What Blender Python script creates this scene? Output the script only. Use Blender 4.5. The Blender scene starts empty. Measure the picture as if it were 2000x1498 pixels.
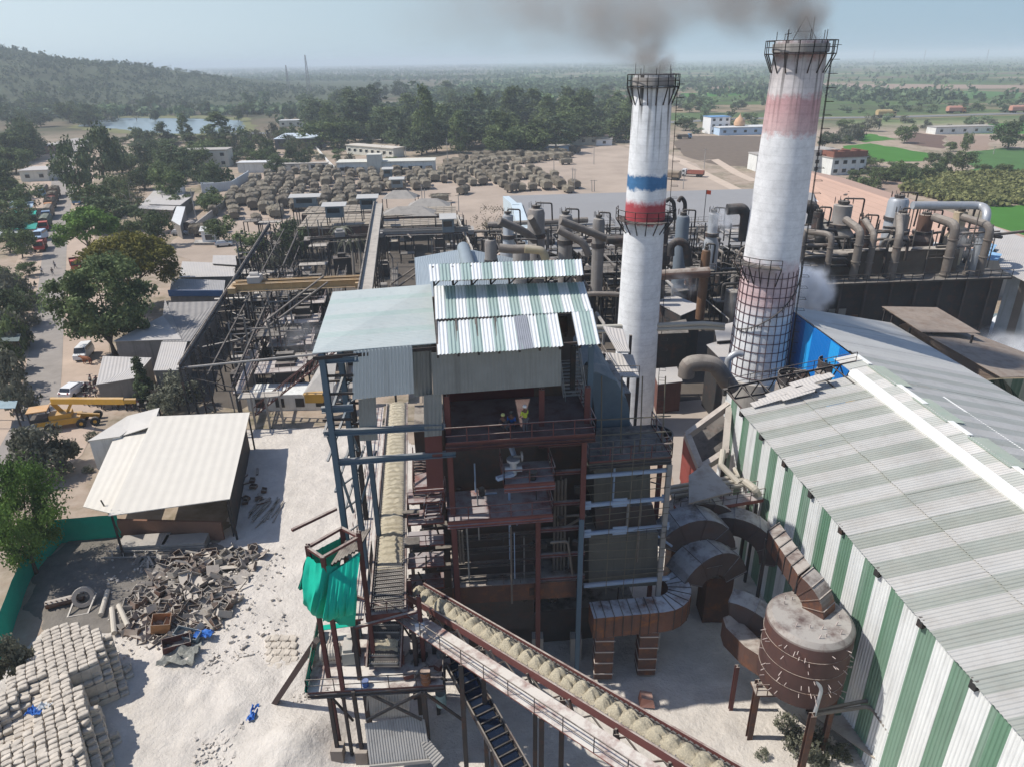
import bpy, bmesh, math, random
import numpy as np
from mathutils import Vector, Matrix, noise
R=math.radians
scene=bpy.context.scene
COL=scene.collection
# ---------------- camera
FPX=1387.; PIT=R(24.43); ROL=R(-0.85); HC=40.
vf=Vector((0,math.cos(PIT),-math.sin(PIT))); r0=Vector((1,0,0)); u0=Vector((0,math.sin(PIT),math.cos(PIT)))
vr=r0*math.cos(ROL)+u0*math.sin(ROL); vu=-r0*math.sin(ROL)+u0*math.cos(ROL)
cd=bpy.data.cameras.new('camera'); cam=bpy.data.objects.new('camera',cd); COL.objects.link(cam)
cam.matrix_world=Matrix(((vr.x,vu.x,-vf.x,0),(vr.y,vu.y,-vf.y,0),(vr.z,vu.z,-vf.z,HC),(0,0,0,1)))
cd.sensor_width=36; cd.lens=36*FPX/2000; cd.clip_start=.5; cd.clip_end=40000
scene.camera=cam
# ---------------- light
SUN_EL=R(51); LX,LY=.9994,-.035
w=bpy.data.worlds.new('World'); scene.world=w; w.use_nodes=True
nt=w.node_tree; sk=nt.nodes.new('ShaderNodeTexSky'); sk.sky_type='NISHITA'; sk.sun_disc=False
sk.sun_elevation=SUN_EL; sk.sun_rotation=math.atan2(-LX,-LY)
sk.air_density=1.0; sk.dust_density=1.0; sk.ozone_density=3; sk.altitude=300
bg=nt.nodes['Background']; bg.inputs[1].default_value=.12
tn=nt.nodes.new('ShaderNodeMix'); tn.data_type='RGBA'; tn.blend_type='MULTIPLY'; tn.inputs[0].default_value=1; tn.inputs[7].default_value=(.98,1.0,1.10,1)
nt.links.new(sk.outputs[0],tn.inputs[6]); pb=nt.nodes.new('ShaderNodeMix'); pb.data_type='RGBA'; tcw=nt.nodes.new('ShaderNodeTexCoord'); sxw=nt.nodes.new('ShaderNodeSeparateXYZ'); nt.links.new(tcw.outputs['Generated'],sxw.inputs[0]); gr=nt.nodes.new('ShaderNodeMapRange'); nt.links.new(sxw.outputs[0],gr.inputs[0]); gr.inputs[1].default_value=-.75; gr.inputs[2].default_value=.75; rw=nt.nodes.new('ShaderNodeValToRGB'); nt.links.new(gr.outputs[0],rw.inputs[0]); ew=rw.color_ramp.elements; ew[0].color=(.74,.86,.93,1); ew[1].color=(.30,.46,.60,1); em_=ew.new(.45); em_.color=(.47,.61,.70,1); sw_=nt.nodes.new('ShaderNodeVectorMath'); sw_.operation='SCALE'; sw_.inputs[3].default_value=1/.12; nt.links.new(rw.outputs[0],sw_.inputs[0]); nt.links.new(sw_.outputs[0],pb.inputs[7]); el_=nt.nodes.new('ShaderNodeMapRange'); nt.links.new(sxw.outputs[2],el_.inputs[0]); el_.inputs[1].default_value=.08; el_.inputs[2].default_value=.4; el_.inputs[3].default_value=.92; el_.inputs[4].default_value=.05; nt.links.new(el_.outputs[0],pb.inputs[0]); nt.links.new(tn.outputs[2],pb.inputs[6]); nt.links.new(pb.outputs[2],bg.inputs[0])
sd=bpy.data.lights.new('sun','SUN'); sd.energy=4.9; sd.angle=R(.55); sd.color=(1,.955,.89)
so=bpy.data.objects.new('sun',sd); COL.objects.link(so)
ld=Vector((LX*math.cos(SUN_EL),LY*math.cos(SUN_EL),-math.sin(SUN_EL)))
so.rotation_euler=ld.to_track_quat('-Z','Y').to_euler(); so.location=(-60,0,80)
scene.view_settings.view_transform='Standard'; scene.view_settings.look='None'
scene.view_settings.exposure=0.0; scene.view_settings.gamma=1
scene.cycles.max_bounces=6; scene.cycles.volume_bounces=4; scene.cycles.diffuse_bounces=3; scene.cycles.transparent_max_bounces=12
scene.cycles.volume_step_rate=2.0; scene.cycles.volume_max_steps=96
# ---------------- photograph pixel -> place in the world
def ray(x,y): return vf+vr*((x-1000)/FPX)-vu*((y-749)/FPX)
def P(x,y,z=0.):
    d=ray(x,y); t=(z-HC)/d.z; return Vector((d.x*t,d.y*t,z))
def Q(x,y,Y):
    d=ray(x,y); t=Y/d.y; return Vector((d.x*t,Y,HC+d.z*t))
# ---------------- materials
MATS={}
def M(name,col,rough=.85,metal=0.,var=.18,sc=.6,dust=0.,dcol=(.50,.45,.385),rust=0.,rcol=(.16,.06,.03),stripe=None,corr=0.,corrd=.02,spec=.3,band=None,streak=0.,alpha=1.,bump=0.,bsc=4.):
    if name in MATS: return MATS[name]
    m=bpy.data.materials.new(name); m.use_nodes=True; t=m.node_tree; N=t.nodes; L=t.links
    b=N['Principled BSDF']; b.inputs['Roughness'].default_value=rough; b.inputs['Metallic'].default_value=metal
    b.inputs['Specular IOR Level'].default_value=spec
    geo=N.new('ShaderNodeNewGeometry')
    def mixc(f,a,c):
        n=N.new('ShaderNodeMix'); n.data_type='RGBA'
        if isinstance(f,(int,float)): n.inputs[0].default_value=f
        else: L.new(f,n.inputs[0])
        for s,v in ((6,a),(7,c)):
            if isinstance(v,tuple): n.inputs[s].default_value=v+(1,) if len(v)==3 else v
            else: L.new(v,n.inputs[s])
        return n.outputs[2]
    def mth(op,a,c=None,d=None,clamp=False):
        n=N.new('ShaderNodeMath'); n.operation=op; n.use_clamp=clamp
        for i,v in enumerate((a,c,d)):
            if v is None: continue
            if isinstance(v,(int,float)): n.inputs[i].default_value=v
            else: L.new(v,n.inputs[i])
        return n.outputs[0]
    def noi(scale,det=4,rg=.6,vec=None):
        n=N.new('ShaderNodeTexNoise'); n.inputs['Scale'].default_value=scale; n.inputs['Detail'].default_value=det; n.inputs['Roughness'].default_value=rg
        L.new(vec or geo.outputs['Position'],n.inputs['Vector']); return n.outputs[0]
    def ramp(f,a,c):
        n=N.new('ShaderNodeMapRange'); L.new(f,n.inputs[0]); n.inputs[1].default_value=a; n.inputs[2].default_value=c; return n.outputs[0]
    c=tuple(col)
    if stripe or corr:
        uv=N.new('ShaderNodeUVMap'); sx=N.new('ShaderNodeSeparateXYZ'); L.new(uv.outputs[0],sx.inputs[0])
    if stripe:
        per,c2=stripe[:2]; duty=stripe[2] if len(stripe)>2 else .5
        fr=mth('FRACT',mth('MULTIPLY',sx.outputs[0],1./per)); c=mixc(mth('GREATER_THAN',fr,duty),c,tuple(c2))
        if len(stripe)>3: # per panel fade
            pn=N.new('ShaderNodeTexWhiteNoise'); pn.noise_dimensions='1D'; L.new(mth('FLOOR',mth('MULTIPLY',sx.outputs[0],1./stripe[3])),pn.inputs['W'])
            c=mixc(mth('MULTIPLY',pn.outputs[0],.22),c,(.55,.56,.55))
    if var:
        n1=noi(sc,5,.65); k=mth('MULTIPLY_ADD',n1,var*3.2,1-var*1.6)
        hsv=N.new('ShaderNodeHueSaturation'); L.new(k,hsv.inputs['Value'])
        if isinstance(c,tuple): hsv.inputs['Color'].default_value=c+(1,)
        else: L.new(c,hsv.inputs['Color'])
        c=hsv.outputs[0]
    if streak:
        mp=N.new('ShaderNodeMapping'); mp.inputs['Scale'].default_value=(1.6,1.6,.09); L.new(geo.outputs['Position'],mp.inputs[0])
        sn=noi(1.3,5,.7,mp.outputs[0]); c=mixc(mth('MULTIPLY',ramp(sn,.52,.72),streak),c,(.05,.045,.04))
    if rust:
        c=mixc(mth('MULTIPLY',ramp(noi(.9,6,.75),.5,.68),rust),c,tuple(rcol))
    if dust:
        sep=N.new('ShaderNodeSeparateXYZ'); L.new(geo.outputs['True Normal'],sep.inputs[0])
        up=ramp(sep.outputs[2],.25,.8); pn2=ramp(noi(.8,5,.7),.28,.55)
        c=mixc(mth('MULTIPLY',mth('MULTIPLY',up,pn2),dust),c,tuple(dcol))
    if isinstance(c,tuple): b.inputs['Base Color'].default_value=c+(1,)
    else: L.new(c,b.inputs['Base Color'])
    if corr or bump:
        bp=N.new('ShaderNodeBump'); bp.inputs['Strength'].default_value=1.
        if corr:
            h=mth('SINE',mth('MULTIPLY',sx.outputs[0],6.28318/corr)); bp.inputs['Distance'].default_value=corrd
        else: h=noi(bsc,6,.7); bp.inputs['Distance'].default_value=bump
        L.new(h,bp.inputs['Height']); L.new(bp.outputs[0],b.inputs['Normal'])
    if alpha<1: b.inputs['Alpha'].default_value=alpha
    MATS[name]=m; return m
# ---------------- mesh builder
class MB:
    def __init__(s): s.v=[]; s.f=[]; s.uv=[]; s.mi=[]; s.cm=0
    def quad(s,a,b,c,d,uv=None):
        i=len(s.v); s.v+=[tuple(a),tuple(b),tuple(c),tuple(d)]; s.f.append((i,i+1,i+2,i+3)); s.uv.append(uv); s.mi.append(s.cm)
    def tri(s,a,b,c):
        i=len(s.v); s.v+=[tuple(a),tuple(b),tuple(c)]; s.f.append((i,i+1,i+2)); s.uv.append(None); s.mi.append(s.cm)
    def poly(s,pts):
        i=len(s.v); s.v+=[tuple(p) for p in pts]; s.f.append(tuple(range(i,i+len(pts)))); s.uv.append(None); s.mi.append(s.cm)
    def raw(s,vs,fs):
        i=len(s.v); s.v+=[tuple(p) for p in vs]
        for f in fs: s.f.append(tuple(i+k for k in f)); s.uv.append(None); s.mi.append(s.cm)
    def hexa(s,b,t):
        """b,t: 4 bottom & 4 top points"""
        b=list(b);t=list(t)
        s.raw(b+t,[(3,2,1,0),(4,5,6,7),(0,1,5,4),(1,2,6,5),(2,3,7,6),(3,0,4,7)])
    def box(s,c,sz,rz=0.,tilt=None):
        x,y,z=(k/2 for k in sz); m=Matrix.Rotation(rz,3,'Z')
        if tilt: m=m@Matrix.Rotation(tilt[0],3,'X')@Matrix.Rotation(tilt[1],3,'Y')
        c=Vector(c); p=[c+m@Vector(q) for q in ((-x,-y,-z),(x,-y,-z),(x,y,-z),(-x,y,-z),(-x,-y,z),(x,-y,z),(x,y,z),(-x,y,z))]
        s.hexa(p[:4],p[4:])
    def base(s,c,sz,rz=0.): s.box((c[0],c[1],c[2]+sz[2]/2),sz,rz)
    def bar(s,a,b,w=.1,h=None,up=(0,0,1)):
        a=Vector(a);b=Vector(b);d=b-a
        if d.length<1e-5: return
        d.normalize(); up=Vector(up)
        if abs(d.dot(up))>.97: up=Vector((0,1,0)) if abs(d.y)<.9 else Vector((1,0,0))
        sx=d.cross(up).normalized()*(w/2); sy=sx.cross(d).normalized()*((h or w)/2)
        s.hexa([a-sx-sy,a+sx-sy,a+sx+sy,a-sx+sy],[b-sx-sy,b+sx-sy,b+sx+sy,b-sx+sy])
    def ibeam(s,a,b,w=.3,h=.4):
        a=Vector(a);b=Vector(b);d=(b-a).normalized();up=Vector((0,0,1))
        if abs(d.z)>.9: up=Vector((0,1,0))
        sx=d.cross(up).normalized(); n=sx.cross(d).normalized()*(h/2-.02)
        s.bar(a+n,b+n,w,.04,up); s.bar(a-n,b-n,w,.04,up); s.bar(a,b,.04,h-.084,up)
    def cyl(s,a,b,r1,r2=None,n=12,cap=True):
        a=Vector(a);b=Vector(b);r2=r1 if r2 is None else r2; d=(b-a).normalized()
        up=Vector((0,0,1)) if abs(d.z)<.95 else Vector((0,1,0)); x=d.cross(up).normalized(); y=d.cross(x)
        vs=[];
        for k in range(n):
            an=2*math.pi*k/n; e=x*math.cos(an)+y*math.sin(an); vs+= [a+e*r1,b+e*r2]
        fs=[(2*k,2*((k+1)%n),2*((k+1)%n)+1,2*k+1) for k in range(n)]
        if cap: fs+=[tuple(2*k for k in range(n))[::-1],tuple(2*k+1 for k in range(n))]
        s.raw(vs,fs)
    def lathe(s,c,prof,n=24):
        c=Vector(c); vs=[]; m=len(prof)
        for k in range(n):
            an=2*math.pi*k/n
            for r,z in prof: vs.append(c+Vector((r*math.cos(an),r*math.sin(an),z)))
        s.raw(vs,[(k*m+j,((k+1)%n)*m+j,((k+1)%n)*m+j+1,k*m+j+1) for k in range(n) for j in range(m-1)])
    def tube(s,pts,r,n=10,bend=0.,flange=0.):
        pts=[Vector(p) for p in pts]
        if bend:
            q=[pts[0]]
            for i in range(1,len(pts)-1):
                a,b,c=pts[i-1],pts[i],pts[i+1]; da=(a-b);dc=(c-b); l=min(bend,da.length*.45,dc.length*.45); da.normalize();dc.normalize()
                for t in (0,.25,.5,.75,1): q.append((b+da*l)*(1-t)**2+b*2*t*(1-t)+(b+dc*l)*t*t)
            q.append(pts[-1]); pts=q
        vs=[];X=None
        for i,p in enumerate(pts):
            d=((pts[min(i+1,len(pts)-1)]-pts[max(i-1,0)])).normalized()
            if X is None:
                up=Vector((0,0,1)) if abs(d.z)<.9 else Vector((0,1,0)); X=d.cross(up).normalized()
            X=(X-d*X.dot(d)).normalized(); Yv=d.cross(X)
            for k in range(n):
                an=2*math.pi*k/n; vs.append(p+(X*math.cos(an)+Yv*math.sin(an))*(r if not hasattr(r,'__len__') else r[i]))
        m=len(pts); fs=[(i*n+k,i*n+(k+1)%n,(i+1)*n+(k+1)%n,(i+1)*n+k) for i in range(m-1) for k in range(n)]
        fs+=[tuple(range(n))[::-1],tuple((m-1)*n+k for k in range(n))]
        s.raw(vs,fs)
    def rail(s,pts,h=1.05,sp=1.5,r=.035,toe=False,mids=1):
        pts=[Vector(p) for p in pts]; U=Vector((0,0,h))
        for a,b in zip(pts[:-1],pts[1:]):
            L=(b-a).length; n=max(1,round(L/sp))
            s.bar(a+U,b+U,r*1.6); 
            for j in range(mids): s.bar(a+U*(j+1)/(mids+1),b+U*(j+1)/(mids+1),r*1.2)
            for k in range(n+1):
                p=a.lerp(b,k/n); s.bar(p,p+U,r*1.5)
            if toe: s.bar(a+Vector((0,0,.06)),b+Vector((0,0,.06)),.02,.12)
    def sheet(s,a,b,c,d,pitch=.25,dep=.035,panel=None,jit=0.,seed=0,u0=0.,ragged=0.):
        """corrugated sheet, corrugations side by side from a to b (far edge d to c)"""
        a,b,c,d=(Vector(p) for p in (a,b,c,d)); Lu=(b-a).length; n=max(2,int(Lu/pitch)); nr=((b-a).cross(d-a)).normalized()
        if nr.z<0 : nr=-nr
        rg=random.Random(seed); off=0; ra=rb=0
        Lv=(d-a).length
        for i in range(n):
            if panel and i%max(1,int(panel/pitch))==0: off=rg.uniform(0,jit); ra=rg.uniform(0,ragged); rb=rg.uniform(0,ragged)
            ts=[(i+k)/n for k in (0,.3,.5,.8,1)]; hs=[0,0,1,1,0]
            for k in range(4):
                p=a.lerp(b,ts[k]);q=a.lerp(b,ts[k+1]);p2=d.lerp(c,ts[k]);q2=d.lerp(c,ts[k+1])
                e=(p-p2).normalized()
                o1=nr*(hs[k]*dep+off); o2=nr*(hs[k+1]*dep+off)
                s.quad(p+o1+e*ra,q+o2+e*ra,q2+o2-e*rb,p2+o1-e*rb,uv=[(u0+ts[k]*Lu,0),(u0+ts[k+1]*Lu,0),(u0+ts[k+1]*Lu,Lv),(u0+ts[k]*Lu,Lv)])
    def flat(s,a,b,c,d,th=.06):
        """slab with metre uvs: u from a to b"""
        a,b,c,d=(Vector(p) for p in (a,b,c,d)); n=((b-a).cross(d-a)).normalized()*th
        if n.z<0: n=-n
        Lu=(b-a).length; Lv=(d-a).length
        s.quad(a+n,b+n,c+n,d+n,uv=[(0,0),(Lu,0),(Lu,Lv),(0,Lv)])
        s.quad(d,c,b,a,uv=[(0,Lv),(Lu,Lv),(Lu,0),(0,0)])
        for p,q in ((a,b),(b,c),(c,d),(d,a)): s.quad(p,q,q+n,p+n,uv=[(0,0),(.01,0),(.01,.1),(0,.1)])
    def build(s,name,mat,parent=None,smooth=False,loc=None):
        me=bpy.data.meshes.new(name)
        if parent is not None:
            o0=wloc(parent)
        elif loc is not None: o0=Vector(loc)
        else:
            a=np.array(s.v); o0=Vector(((a[:,0].min()+a[:,0].max())/2,(a[:,1].min()+a[:,1].max())/2,a[:,2].min()))
        a=np.array(s.v,dtype=float)-np.array(o0)
        me.from_pydata(a.tolist(),[],s.f)
        for m in (mat if isinstance(mat,(list,tuple)) else [mat]): me.materials.append(m)
        me.polygons.foreach_set('material_index',s.mi)
        if any(u is not None for u in s.uv):
            ul=me.uv_layers.new(name='UVMap'); arr=[]
            for f,u in zip(s.f,s.uv):
                if u is None: arr+= [0.]*(2*len(f))
                else:
                    for q in u: arr+=[q[0],q[1]]
            ul.data.foreach_set('uv',arr)
        if smooth:
            me.polygons.foreach_set('use_smooth',[True]*len(s.f))
            bm=bmesh.new(); bm.from_mesh(me); bmesh.ops.remove_doubles(bm,verts=bm.verts,dist=.002); bm.to_mesh(me); bm.free()
            try: me.set_sharp_from_angle(angle=R(40))
            except Exception: pass
        me.update()
        o=bpy.data.objects.new(name,me); COL.objects.link(o)
        if parent is not None: o.parent=parent
        else: o.location=o0
        return o
WL={}
def wloc(o):
    p=Vector(o.location)
    while o.parent: o=o.parent; p+=Vector(o.location)
    return p
def tag(o,label=None,cat=None,group=None,kind=None):
    for k,v in (('label',label),('category',cat),('group',group),('kind',kind)):
        if v: o[k]=v
    return o
def thing(name,loc,label,cat,group=None):
    o=bpy.data.objects.new(name,None); COL.objects.link(o); o.location=loc; o.empty_display_size=.5
    return tag(o,label,cat,group)
def copy_tree(o,loc=None,rz=None,sc=None,label=None,group=None,parent=None,name=None):
    c=o.copy(); COL.objects.link(c)
    if parent is not None: c.parent=parent
    if loc is not None: c.location=loc
    if rz is not None: c.rotation_euler=(0,0,rz)
    if sc is not None: c.scale=sc if hasattr(sc,'__len__') else (sc,sc,sc)
    if label: c['label']=label
    if group: c['group']=group
    for ch in o.children: copy_tree(ch,parent=c)
    return c
def one(mb,name,mat,label,cat,group=None,**k): return tag(mb.build(name,mat,**k),label,cat,group)
# palette
dusty=(.50,.45,.385)
steel_dark=M('dark_steel',(.055,.05,.05),.7,.2,dust=.75,dcol=(.40,.35,.29),rust=.5)
steel_maroon=M('maroon_steel',(.115,.04,.036),.7,dust=.75,rust=.2)
steel_blue=M('blue_grey_steel',(.075,.12,.16),.6,dust=.55,var=.1)
steel_grey=M('grey_steel',(.24,.24,.235),.6,.2,dust=.7,rust=.25)
pipe_blue=M('pale_blue_pipe',(.25,.33,.45),.5,dust=.5,var=.1)
rusty=M('rusty_duct',(.10,.055,.043),.75,.1,dust=.85,rust=.6,rcol=(.28,.10,.035),streak=.3)
pipe_dusty=M('dusty_pipe',(.15,.13,.112),.8,dust=.65,dcol=(.36,.32,.27),var=.3,rust=.4,rcol=(.10,.05,.03))
soot=M('sooty_steel',(.035,.033,.032),.8,dust=.5,dcol=(.25,.22,.19),rust=.35)
sootp=M('sooty_plate',(.05,.045,.042),.85,dust=.65,dcol=(.30,.27,.23),rust=.3,var=.3)
silver=M('silver_cladding',(.42,.44,.46),.45,.35,dust=.4,var=.12,streak=.35)
concrete=M('concrete',(.34,.32,.29),.9,dust=.4,var=.2,streak=.3)
white_wall=M('whitewash',(.70,.70,.66),.9,var=.12,streak=.35)
rust_orange=M('orange_rust',(.14,.075,.04),.8,dust=.3,rust=.5,rcol=(.08,.03,.02),streak=.4)
yellow=M('yellow_paint',(.50,.27,.035),.6,dust=.4,var=.15,rust=.15)
craney=M('faded_yellow_girder',(.50,.33,.15),.7,dust=.5,var=.15,rust=.25)
black=M('black_rubber',(.02,.02,.02),.8,dust=.3,var=.1)
bag=M('bagasse',(.57,.50,.36),1.,var=.45,sc=14,bump=.12,bsc=22)
shed_grey=M('dusty_roof_sheet',(.45,.43,.41),.9,var=.12,sc=.35,dust=.4,corr=.3,corrd=.015)
tin_grey=M('dull_grey_tin',(.215,.235,.235),.55,.3,var=.14,sc=.8,corr=.22,corrd=.012,streak=.3)
tin_light=M('pale_tin',(.46,.52,.54),.5,.25,var=.08,corr=.0,streak=.15)
green_net=M('green_shade_net',(.0,.36,.24),.8,var=.12,sc=1.5,bump=.03,bsc=3)
glass_dark=M('dark_glass',(.02,.025,.03),.15,var=0,spec=.6)
white_paint=M('white_paint',(.78,.78,.77),.35,var=.03,dust=.25)
soil=M('ash_brown_soil',(.23,.18,.135),1.,var=.2)
# ---------------- the setting
def ground_mat():
    m=bpy.data.materials.new('ground_soil'); m.use_nodes=True; t=m.node_tree; N=t.nodes; L=t.links; b=N['Principled BSDF']
    b.inputs['Roughness'].default_value=1; b.inputs['Specular IOR Level'].default_value=.1
    geo=N.new('ShaderNodeNewGeometry'); pos=geo.outputs['Position']
    def noi(s,d=5,r=.6,v=None):
        n=N.new('ShaderNodeTexNoise'); n.inputs['Scale'].default_value=s; n.inputs['Detail'].default_value=d; n.inputs['Roughness'].default_value=r; L.new(v or pos,n.inputs['Vector']); return n.outputs[0]
    def mr(f,a,c):
        n=N.new('ShaderNodeMapRange'); L.new(f,n.inputs[0]); n.inputs[1].default_value=a; n.inputs[2].default_value=c; return n.outputs[0]
    def mix(f,a,c):
        n=N.new('ShaderNodeMix'); n.data_type='RGBA'
        if isinstance(f,float): n.inputs[0].default_value=f
        else: L.new(f,n.inputs[0])
        for s,v in ((6,a),(7,c)):
            if isinstance(v,tuple): n.inputs[s].default_value=v+(1,)
            else: L.new(v,n.inputs[s])
        return n.outputs[2]
    near=mix(mr(noi(.05,6,.65),.46,.62),(.34,.26,.195),(.13,.12,.065))
    near=mix(mr(noi(.7,5,.7),.35,.8),near,(.42,.35,.28))
    mp=N.new('ShaderNodeMapping'); mp.inputs['Scale'].default_value=(.0062,.0095,1); mp.inputs['Rotation'].default_value=(0,0,.25); L.new(pos,mp.inputs[0])
    vo=N.new('ShaderNodeTexVoronoi'); vo.distance='CHEBYCHEV'; vo.inputs['Scale'].default_value=1; vo.inputs['Randomness'].default_value=.8; L.new(mp.outputs[0],vo.inputs[0])
    sp=N.new('ShaderNodeSeparateColor'); L.new(vo.outputs['Color'],sp.inputs[0])
    rp=N.new('ShaderNodeValToRGB'); rp.color_ramp.interpolation='CONSTANT'; L.new(sp.outputs[0],rp.inputs[0])
    cols=[(0,(.075,.12,.035)),(.2,(.17,.15,.085)),(.36,(.055,.095,.03)),(.5,(.26,.20,.13)),(.6,(.09,.13,.05)),(.76,(.14,.10,.07)),(.88,(.10,.17,.045))]
    el=rp.color_ramp.elements
    el[0].color=cols[0][1]+(1,); el[1].position=cols[1][0]; el[1].color=cols[1][1]+(1,)
    for p,c in cols[2:]: e=el.new(p); e.color=c+(1,)
    far=mix(mr(noi(.012,5,.6),.5,.62),rp.outputs[0],(.07,.08,.04))
    sx=N.new('ShaderNodeSeparateXYZ'); L.new(pos,sx.inputs[0])
    far=mix(mr(sx.outputs[0],30.,-110.),far,mix(mr(noi(.01,5,.6),.42,.6),(.16,.13,.09),(.075,.08,.045)))
    c=mix(mr(sx.outputs[1],430.,520.),near,far)
    h=N.new('ShaderNodeHueSaturation'); L.new(c,h.inputs['Color']); k=N.new('ShaderNodeMath'); k.operation='MULTIPLY_ADD'; L.new(noi(.3,6,.7),k.inputs[0]); k.inputs[1].default_value=.7; k.inputs[2].default_value=.65; L.new(k.outputs[0],h.inputs['Value'])
    L.new(h.outputs[0],b.inputs['Base Color']); return m
g=MB(); S=16000
ys=[-200,0,100,200,400,800,1600,3200,6400,S]; xs=[-S,-3000,-800,-200,0,200,800,3000,S]
for i in range(len(xs)-1):
    for j in range(len(ys)-1): g.quad((xs[i],ys[j],0),(xs[i+1],ys[j],0),(xs[i+1],ys[j+1],0),(xs[i],ys[j+1],0))
tag(g.build('ground',ground_mat(),loc=(0,0,0)),kind='structure')
def rgh(n,c,v=.2,s=.25,**k): return M(n,c,1.,var=v,sc=s,spec=.1,**k)
def sheetpx(name,pts,mat,z=.03,world=False,soft=0):
    m=MB(); p=[(P(x,y) if not world else Vector((x,y,0))) for x,y in pts]
    q=[]
    rg=random.Random(len(pts)*7+int(pts[0][0]))
    for a,b in zip(p,p[1:]+p[:1]):      # ragged outline
        n=max(1,int((b-a).length/6)) if soft else 1
        for k in range(n):
            v=a.lerp(b,k/n)
            if k and soft: v+=Vector((rg.uniform(-soft,soft),rg.uniform(-soft,soft),0))
            q.append((v.x,v.y,z))
    me=bmesh.new(); vs=[me.verts.new(v) for v in q]; 
    try: me.faces.new(vs)
    except Exception: pass
    bmesh.ops.triangulate(me,faces=me.faces); bmesh.ops.recalc_face_normals(me,faces=me.faces)
    for f in me.faces:
        if f.normal.z<0: f.normal_flip()
    d=bpy.data.meshes.new(name); me.to_mesh(d); me.free(); d.materials.append(mat); o=bpy.data.objects.new(name,d); COL.objects.link(o); o['kind']='structure'; return o
def ribbon(name,pts,wd,mat,z=.03,px=True,kind='structure'):
    m=MB(); p=[P(x,y) if px else Vector((x,y,0)) for x,y in pts]; e=[]
    for i,a in enumerate(p):
        d=(p[min(i+1,len(p)-1)]-p[max(i-1,0)]).normalized(); nrm=Vector((-d.y,d.x,0)); ww=wd[i] if hasattr(wd,'__len__') else wd
        e.append((a+nrm*ww/2,a-nrm*ww/2))
    for (a,b),(c,d) in zip(e[:-1],e[1:]): m.quad((b.x,b.y,z),(d.x,d.y,z),(c.x,c.y,z),(a.x,a.y,z))
    o=m.build(name,mat,loc=(0,0,0)); o['kind']=kind; return o
tan_yard=rgh('trodden_tan_soil',(.39,.315,.25),.25,.06)
sheetpx('cane_yard',[(330,480),(400,425),(470,345),(680,345),(860,332),(1110,292),(1200,285),(1245,292),(1330,306),(1445,375),(1400,425),(960,445),(930,560),(420,560)],tan_yard,.02,soft=1.2)
sheetpx('ploughed_field',[(1315,277),(1345,266),(1500,267),(1500,328),(1400,323),(1335,305)],rgh('ploughed_soil',(.165,.13,.10),.2,.3),.03,soft=1)
grn=rgh('young_wheat_green',(.06,.175,.03),.15,.1)
grn2=rgh('dull_crop_green',(.075,.15,.05),.2,.1)
for nm,pt,mt in (('wheat_field',[(1645,286),(1700,281),(1835,304),(1800,316),(1690,318)],grn),('wheat_field',[(1660,265),(1700,262),(1752,273),(1690,279)],grn),
    ('wheat_field',[(1885,299),(1960,290),(2080,292),(2100,360),(1905,338)],grn2),('wheat_field',[(1925,405),(2090,398),(2150,520),(1935,447)],grn),
    ('ploughed_field',[(1768,259),(1847,266),(1842,291),(1770,281)],rgh('umber_soil',(.15,.10,.08),.15,.3)),('fallow_field',[(1850,266),(1938,266),(1932,295),(1863,292)],rgh('pale_fallow',(.30,.22,.17),.15,.3)),
    ('fallow_field',[(1670,358),(1800,345),(1760,388),(1700,382)],rgh('pale_fallow',(.30,.22,.17),.15,.3)),('crop_strip',[(900,165),(1100,158),(1130,172),(870,178)],grn2),('crop_strip',[(1160,195),(1215,198),(1215,214),(1150,208)],grn),
    ('crop_strip',[(1150,150),(1480,152),(1480,160),(1140,158)],grn2),('crop_strip',[(1620,185),(1900,178),(2050,184),(2050,192),(1630,196)],grn2),('fallow_field',[(1330,165),(1480,162),(2050,168),(2050,174),(1330,174)],rgh('pale_fallow',(.30,.22,.17),.15,.3)),
    ('crop_strip',[(1330,183),(1480,180),(1480,186),(1330,190)],grn),('wheat_field',[(1930,243),(2060,238),(2060,262),(1900,262)],grn)):
    sheetpx(nm,pt,mt,.06,soft=1.5)
for k,pt in enumerate(([(1225,285),(1290,300),(1340,322),(1400,352),(1440,372)],[(1290,300),(1345,318),(1395,312),(1440,340),(1475,355)])):
    ribbon('dirt_track',pt,[3,3,4,4,4],rgh('pale_track',(.52,.42,.33),.12,.3),.045+.01*k)
sheetpx('sooty_yard',[(930,470),(1560,455),(1640,560),(1600,640),(1560,760),(1330,790),(1270,760),(1150,700),(900,600),(700,560),(650,700),(470,800),(330,780),(460,560),(560,430),(900,430)],rgh('sooty_trodden_soil',(.105,.09,.075),.35,.15),.025,soft=1)
sheetpx('dusty_court',[(1270,790),(1420,775),(1460,800),(1420,1000),(1330,1000),(1300,880)],rgh('rosy_dust',(.38,.325,.275),.15,.3),.035,soft=.6)
asph=rgh('worn_asphalt',(.30,.27,.24),.2,.4)
ribbon('road',[(-60,985),(30,900),(72,815),(86,720),(95,630),(103,540),(108,480),(113,430),(121,380),(124,340),(124,300),(118,285)],[5,5,4.8,4.6,4.6,4.8,5,5.5,7,8,10,12],asph,.05)
ribbon('road_shoulder',[(-90,985),(20,900),(75,815),(95,720),(105,630),(112,540),(115,480),(116,430),(121,380),(124,340),(124,300),(118,285)],[15,15,15,16,16,17,16,18,20,22,24,24],rgh('tan_shoulder',(.44,.345,.27),.2,.2),.03)
sheetpx('paved_junction',[(60,288),(150,270),(190,275),(150,300),(90,300)],rgh('pale_asphalt',(.36,.33,.30),.1,.2),.055)
hw=[(430,263),(560,261),(700,261),(900,256),(1200,246),(1450,233),(1600,232),(1750,230),(2050,221)]
ribbon('embankment',hw,30,rgh('dry_grass_bank',(.20,.18,.10),.3,.1),.05)
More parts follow.
